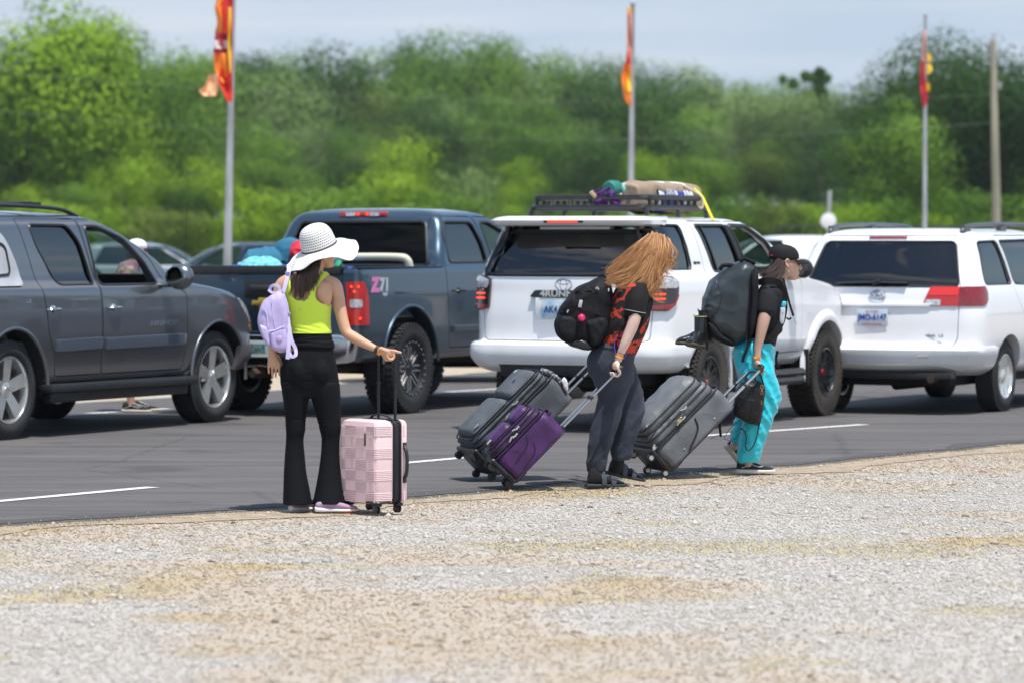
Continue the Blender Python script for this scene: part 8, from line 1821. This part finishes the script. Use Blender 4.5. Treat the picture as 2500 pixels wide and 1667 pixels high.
# black leather boots hung from it
M_boot = mat('boot_leather', (.012, .012, .014), .32, bump=.3, bscale=50, var=.3, vscale=20)
for (u, v, dy, yaw, pitch, lab) in ((1711, 852, -.18, 250, -6, 'black lace-up boot hanging lower from the huge backpack, toe to the left'), (1735, 836, -.06, 205, 4, 'black lace-up boot hanging higher from the huge backpack, nearer its base')):
    hp_ = PX(u, v, Y+dy); bt = thing('boot', lab, 'boot', tuple(hp_), 0, 'pair of boots hung from the backpack'); ln = .27
    M_, lf, so = shoe(bt, Vector((0, 0, 0)), yaw, ln, 'boot', pitch)
    obj('sole', so, mat('sole_tan_edge', (.07, .055, .035), .6), bt)
    up = lf([(.0, .05, .09, .35), (.03, .11, .09, .42), (.15, .125, .09, .46), (.3, .12, .08, .42), (.45, .13, .08, .33), (.65, .155, .07, .25), (.85, .14, .07, .21), (.97, .06, .08, .15)])
    top_ = M_ @ Vector((.17, 0, .38)); dirv = (M_.to_3x3() @ Vector((-.10, 0, 1))).normalized(); up.tube([top_, top_ + dirv*.05, top_ + dirv*.12], [.036, .038, .043], 18)
    obj('upper', up, M_boot, bt); q = MB(); q.tube([top_ + dirv*.12 + Vector((.045*math.cos(t), .043*math.sin(t), .045*math.cos(t)*.0)) for t in (2*PI*k/20 for k in range(20))], .004, 6, closed=True, cap=False); q.tube([top_ + dirv*.125 + Vector((-.035, 0, 0)), top_ + dirv*.135 + Vector((-.05, 0, 0)), top_ + dirv*.12 + Vector((-.04, 0, 0))], .003, 5); obj('collar', q, mat('boot_yellow_thread', (.3, .3, .05), .6) if dy < -.1 else M_boot, bt)
# black handbag carried below the grip
Hb = thing('handbag', 'black leather handbag held in the same hand as the suitcase grip', 'handbag', (PX(1830, 980, Y).x, Y-.22, 0)); M_lea = mat('black_leather', (.010, .010, .011), .45, spec=.3, bump=.25, bscale=40, var=.2, vscale=12)
m = MB(); puff(m, [(1812, 932), (1800, 950), (1793, 985), (1791, 1008), (1806, 1022), (1838, 1034), (1856, 1032), (1864, 990), (1868, 950), (1862, 936), (1846, 930)], Y, -.24, .15, p=3); bgo = obj('bag_body', m, M_lea, Hb, remesh=.004, smooth_it=3, disp=wrinkle(.005, 12, (1, 1, .7), 3))
for pts in ([(1820, 940), (1822, 918), (1832, 908), (1842, 908), (1850, 914)], [(1846, 936), (1844, 918), (1852, 908), (1858, 920), (1864, 938)]): strap_ribbon(Y, [(a, b_, -.25) for a, b_ in pts], .012, .004, M_lea, Hb, 'handle')
m = MB(); 
for cu, cv, r_ in ((1860, 944, 4), (1860, 958, 3.5), (1857, 982, 3.5)): m.tube([PX(cu + r_*.8*math.cos(t), cv + r_*1.3*math.sin(t), Y-.31) for t in (2*PI*k/14 for k in range(14))], .0018, 6, closed=True, cap=False)
m.tube([PX(1859, 948, Y-.31), PX(1861, 955, Y-.31)], .003, 6); obj('gold_rings', m, mat('gold_hardware', (.7, .42, .15), .25, .95), Hb)
m = MB(); m.tube([PX(q[0], q[1], Y-.318) for q in catmull([(1806, 966, 0), (1822, 974, 0), (1842, 977, 0)], 5)], .003, 6); m.tube([PX(q[0], q[1], Y-.318) for q in catmull([(1842, 938, 0), (1838, 985, 0), (1832, 1030, 0)], 5)], .0022, 6); obj('seam', m, M_lea, Hb)
strap_ribbon(Y, [(1866, 950, -.26), (1862, 985, -.28), (1858, 1015, -.28), (1852, 1040, -.28)], .013, .003, M_lea, Hb)
for pts in ([(1852, 1040), (1846, 1070), (1836, 1092), (1826, 1098), (1820, 1088), (1822, 1070), (1818, 1052), (1806, 1044)], [(1806, 1024), (1792, 1036), (1782, 1045), (1774, 1058), (1768, 1068), (1782, 1074), (1800, 1064), (1812, 1046), (1822, 1032)], [(1776, 1054), (1762, 1058), (1748, 1064), (1732, 1071)]):
    m = MB(); m.tube([PX(q[0], q[1], Y-.26) for q in catmull([(a, b_, 0) for a, b_ in pts], 5)], (.004, .002), 6); obj('loose_strap', m, M_lea, Hb)
strap_ribbon(Y, [(1757, 1034, -.3), (1758, 1050, -.3), (1760, 1065, -.3)], .017, .003, M_bag, Hb, 'loose_strap')
fix(W3); fix(Bq); fix(Hb)

# ================================================================ person standing between the grey truck and the blue pickup
Y4 = 36.25; Y = Y4; b = PX(338, 583+15281/Y4, Y4)
W4 = thing('person', 'person in a white cap and tie-dye shirt standing beyond the grey truck', 'person', (b.x, Y4, 0)); m = MB()
limb(m, Y, [(318, 800, 0, 22, .13), (316, 740, 0, 24, .12), (318, 690, 0, 26, .13), (326, 650, 0, 26, .16), (334, 634, 0, 16, .10), (338, 620, 0, 13, .05), (342, 608, 0, 12, .05)]); head(m, PX(345, 604, Y), -12, 6)
for s in (-1, 1):
    limb(m, Y, [(328, 648, s*.17, 12, .045), (314, 690, s*.2, 11, .04), (318, 730, s*.2, 9, .035), (338, 745, s*.18 - .02, 6, .022)]); 
    for k in range(4): limb(m, Y, [(340, 744 + k*3, s*.18, 2.2, .008), (350, 747 + k*3, s*.18, 2, .007), (355, 752 + k*2, s*.18, 1.6, .006)], n=8)
    limb(m, Y, [(338, 742, s*.18, 2.3, .009), (346, 738, s*.16, 2, .008)], n=8); limb(m, Y, [(320, 800, s*.09, 17, .075), (326, 890, s*.1, 12, .055), (330, 990, s*.11, 9, .04)])
obj('body', m, M_sk3, W4, remesh=.006, smooth_it=3)
m4 = bpy.data.materials.new('tie_dye'); m4.use_nodes = True; N, L = nt_of(m4); tc = N.new('ShaderNodeTexCoord'); n = N.new('ShaderNodeTexNoise'); n.inputs['Scale'].default_value = 5; n.inputs['Distortion'].default_value = 3; n.inputs['Detail'].default_value = 2; L.new(tc.outputs['Object'], n.inputs[0]); r = N.new('ShaderNodeValToRGB'); L.new(n.outputs[0], r.inputs[0])
e = r.color_ramp.elements; e[0].position = .34; e[0].color = (.03, .35, .3, 1); e[1].position = .66; e[1].color = (.55, .5, .1, 1); q = e.new(.45); q.color = (.5, .12, .2, 1); q = e.new(.55); q.color = (.25, .08, .3, 1); L.new(r.outputs[0], N['Principled BSDF'].inputs['Base Color']); N['Principled BSDF'].inputs['Roughness'].default_value = .9
m = MB(); limb(m, Y, [(318, 806, 0, 27, .16), (316, 760, 0, 29, .15), (318, 700, 0, 32, .16), (325, 655, 0, 31, .18), (333, 638, 0, 20, .12)], n=28)
for s in (-1, 1): limb(m, Y, [(328, 652, s*.14, 17, .06), (318, 680, s*.19, 17, .06), (315, 700, s*.2, 17, .06)], n=20)
obj('tie_dye_shirt', m, m4, W4, remesh=.009, smooth_it=3, disp=wrinkle(.006, 7))
m = MB()
hring(m, Y, [(296, 344, 790, 0, .15), (294, 346, 830, 0, .16)])
for s in (-1, 1): hring(m, Y, [(298, 344, 820, s*.08, .09), (300, 346, 870, s*.09, .09), (304, 346, 900, s*.1, .09)])
obj('shorts', m, mat('shorts_dark', (.02, .025, .035), .8), W4, remesh=.009, smooth_it=3)
m = MB(); c = PX(344, 598, Y); rr = []
for z, r_ in ((0, .098), (.03, .100), (.06, .094), (.085, .07), (.10, .035), (.104, .006)): rr.append([c + Vector((r_*math.cos(t), r_*.82*math.sin(t), z)) for t in (2*PI*k/28 for k in range(28))])
m.rings(rr); cp = obj('cap', m, mat('cap_white', (.75, .74, .76), .8), W4, angle=180); m = MB(); m.ell(c + Vector((.12, -.02, .004)), (.075, .07, .007)); obj('visor', m, mat('cap_navy', (.02, .03, .08), .8), cp)
m = MB(); m.ell(c + Vector((-.03, 0, -.04)), (.08, .078, .07)); obj('hair', m, M_h3b, W4)
shoe(W4, Vector((PX(312, 900, Y).x, Y-.1, 0)), -10, .28, 'skate'); shoe(W4, Vector((PX(322, 900, Y).x, Y+.12, 0)), 5, .28, 'skate')
fix(W4); W4.scale = (1, 1, .972); W4.location.x -= .04
# ================================================================ loads on and in the vehicles (things of their own)
def world_of(car, p): return car.matrix_basis @ Vector(p)
def car_thing(car, name, label, cat, builder, material, **kw):
    m = builder; o = obj(name, m, material, None, **kw); o.matrix_basis = car.matrix_basis.copy(); o['label'] = label; o['category'] = cat; return o
Cc.matrix_basis = Matrix.Translation(Cc.location) @ Matrix.Rotation(Cc.rotation_euler.z, 4, 'Z'); B.matrix_basis = Matrix.Translation(B.location) @ Matrix.Rotation(B.rotation_euler.z, 4, 'Z')
M_tan2 = mat('tan_canvas', (.30, .225, .16), .85, bump=.4, bscale=30, var=.12, vscale=6)
def roll(x0, x1, y, z, ry, rz, n=20, sag=0.0, flat=2.6):
    m = MB(); rr = []
    for i in range(n+1):
        t = i/n; x = x0 + (x1-x0)*t; k = 1 - .25*(2*abs(t-.5))**6; rr.append([Vector((x, y + ry*k*math.copysign(abs(math.cos(a))**(2/flat), math.cos(a)), z + sag*math.sin(t*7) + rz*k*math.copysign(abs(math.sin(a))**(2/flat), math.sin(a)))) for a in (2*PI*j/24 for j in range(24))])
    m.rings(rr); return m
cb = thing('canopy_bag', 'long tan canvas canopy bag with a blue and white label on the roof basket', 'bag', tuple(Cc.location), Cc.rotation_euler.z)
obj('bag_body', roll(-.30, 1.12, -.26, 1.99, .155, .13, sag=.010, flat=3.6), M_tan2, cb, remesh=.008, smooth_it=2, disp=wrinkle(.012, 4, (1, 1, 1), 3))
q = MB(); rr = []
for x in np.linspace(.02, .78, 12): rr.append([Vector((x, -.26 + .172*math.cos(a), 1.99 + .140*math.sin(a))) for a in (R(8 + 330*j/20 - 100) for j in range(21))] )
q.rings([[p for p in r_] for r_ in rr], cap=False, close=False); lb = obj('label_sleeve', q, mat('label_white', (.72, .72, .76), .5), cb)
for x0, x1, cc in ((.14, .38, (.03, .05, .35)), (.44, .58, (.03, .06, .38))):
    q = MB(); rr = []
    for x in np.linspace(x0, x1, 6): rr.append([Vector((x, -.26 + .175*math.cos(a), 1.99 + .143*math.sin(a))) for a in (R(-170 + 175*j/12 - 55) for j in range(13))])
    q.rings(rr, cap=False, close=False); obj('label_panel', q, mat('label_blue', cc, .5), lb)
q = text_mb('3-IN-1', .07, .004, .003, Matrix.Translation((.26, -.438, 2.03)) @ Matrix.Rotation(PI/2, 4, 'X')); obj('label_lettering', q, M_wht, lb)
q = MB(); q.tube([(.0, -.26 + .176*math.cos(a), 1.99 + .145*math.sin(a)) for a in (2*PI*k/20 for k in range(20))], .008, 6, closed=True, cap=False); obj('bag_strap', q, M_trim, cb)
sp2 = thing('sleeping_pad', 'rolled dark green sleeping pad in front of the tan canopy bag', 'sleeping pad', tuple(Cc.location), Cc.rotation_euler.z); obj('pad_roll', roll(-.44, -.26, -.16, 2.05, .075, .08, flat=2), mat('pad_green', (.01, .17, .13), .6, var=.2, vscale=10), sp2); q = MB(); q.ell((-.27, -.23, 2.05), (.05, .05, .06)); obj('pad_liner', q, mat('pad_mint', (.25, .5, .42), .6), sp2)
M_purc = mat('purple_webbing', (.13, .02, .22), .7)
q = MB(); rg2 = random.Random(4)
for i in range(9):
    pts = [(-.44 + rg2.uniform(-.06, .16), -.12 + rg2.uniform(-.14, .12), 1.91 + rg2.uniform(0, .16)) for _ in range(5)]; q.tube(catmull(pts, 4), (.018, .008), 6)
o = obj('strap_bundle', q, M_purc); o.matrix_basis = Cc.matrix_basis.copy(); tag(o, 'tangled purple webbing straps heaped in the roof basket', 'straps')
q = MB(); q.tube([(-.50, -.02, 2.03), (-.42, -.10, 1.91)], .018, 8); o = obj('wooden_stake', q, mat('pale_wood', (.45, .33, .2), .8)); o.matrix_basis = Cc.matrix_basis.copy(); tag(o, 'short pale wooden stake poking from the rear of the roof basket', 'stake')
q = MB(); q.tube([(-.40, -.05, 1.93), (-.36, -.14, 1.98), (-.34, -.24, 2.0)], [.03, .035, .02], 8); o = obj('pale_towel', q, mat('cream_cloth', (.62, .55, .25), .8)); o.matrix_basis = Cc.matrix_basis.copy(); tag(o, 'cream yellow cloth folded beside the purple straps in the basket', 'cloth')
def rib(pts, wd, th=.003):
    cm = catmull(pts, 4); m = MB(); rr = []
    for i, p in enumerate(cm):
        p = Vector(p); T = (Vector(cm[min(i+1, len(cm)-1)]) - Vector(cm[max(i-1, 0)])).normalized(); s = Vector((1, 0, 0)); s = (s - T*s.dot(T)).normalized(); n = T.cross(s); rr.append([p + s*wd/2 + n*th, p - s*wd/2 + n*th, p - s*wd/2 - n*th, p + s*wd/2 - n*th])
    m.rings(rr); return m
o = obj('ratchet_strap', rib([(.95, -.22, 2.125), (.90, -.36, 2.09), (.82, -.48, 2.02), (.72, -.56, 1.96), (.60, -.66, 1.86), (.54, -.72, 1.79)], .04), mat('strap_yellow', (.75, .68, .02), .6)); o.matrix_basis = Cc.matrix_basis.copy(); tag(o, 'bright yellow ratchet strap over the tan bag down to the roof edge', 'strap')
o = obj('tie_rope', (lambda q: q.tube(catmull([(.62, -.36, 2.11), (.64, -.46, 2.06), (.66, -.56, 1.99), (.65, -.57, 1.90), (.61, -.55, 1.91)], 5), .011, 8) or q)(MB()), mat('beige_rope', (.5, .42, .3), .8)); o.matrix_basis = Cc.matrix_basis.copy(); tag(o, 'beige rope tied over the roof basket rail by the label', 'rope')
# bed of the blue pickup
def bed(name, label, cat, m, mt, **kw): o = obj(name, m, mt, None, **kw); o.matrix_basis = B.matrix_basis.copy(); tag(o, label, cat, 'load in the pickup bed'); return o
q = MB(); q.ell((-.50, .34, 1.33), (.24, .20, .12)); bed('beach_towel', 'turquoise striped towel bunched over the tailgate of the blue pickup', 'towel', q, mat('towel_turquoise', (.05, .42, .52), .9, col2=(.35, .65, .7), vscale=14, bump=.6, stretch=(.3, 2, 2)), remesh=.012, smooth_it=2, disp=wrinkle(.025, 7, (1, 1, 2)))
q = MB(); q.box((-.35, .1, 1.285), (.7, 1.0, .16)); bed('blue_tarp', 'bright blue tarp over the load in the pickup bed', 'tarp', q, mat('tarp_blue', (.03, .08, .30), .6), remesh=.015, smooth_it=4, disp=wrinkle(.02, 6))
q = MB(); q.ell((.25, .72, 1.40), (.25, .20, .15)); q.ell((.40, .52, 1.47), (.16, .14, .17)); bed('duffel_bag', 'teal blue duffel bags heaped against the pickup rear window', 'bag', q, mat('duffel_teal', (.02, .15, .24), .8), remesh=.012, smooth_it=2, disp=wrinkle(.02, 6))
q = MB(); q.ell((.28, .34, 1.47), (.11, .10, .14)); bed('red_bag', 'small red bag propped against the pickup rear window', 'bag', q, mat('bag_red', (.65, .02, .05), .8), remesh=.01, smooth_it=2, disp=wrinkle(.02, 8))
q = MB(); q.tube(round_poly([(0, 0), (0, 1)], 0) and catmull([(.12, -.10, 1.36), (.10, -.14, 1.44), (.08, -.30, 1.455), (.08, -.80, 1.455), (.10, -.90, 1.43), (.12, -.92, 1.36)], 5), .038, 12); bed('folding_frame', 'cream padded frame lying along the side of the pickup bed', 'frame', q, mat('cream_plastic', (.62, .60, .48), .5))
q = MB()
rg3 = random.Random(8)
for i in range(6): q.tube(catmull([(-.9 + rg3.uniform(-.04, .1), -.62 + rg3.uniform(-.1, .12), 1.30 + rg3.uniform(0, .14)) for _ in range(4)], 4), (.03, .01), 6)
bed('green_strap', 'bundle of green straps hanging by the right bed corner', 'straps', q, mat('strap_green', (.01, .28, .14), .7))
q = None
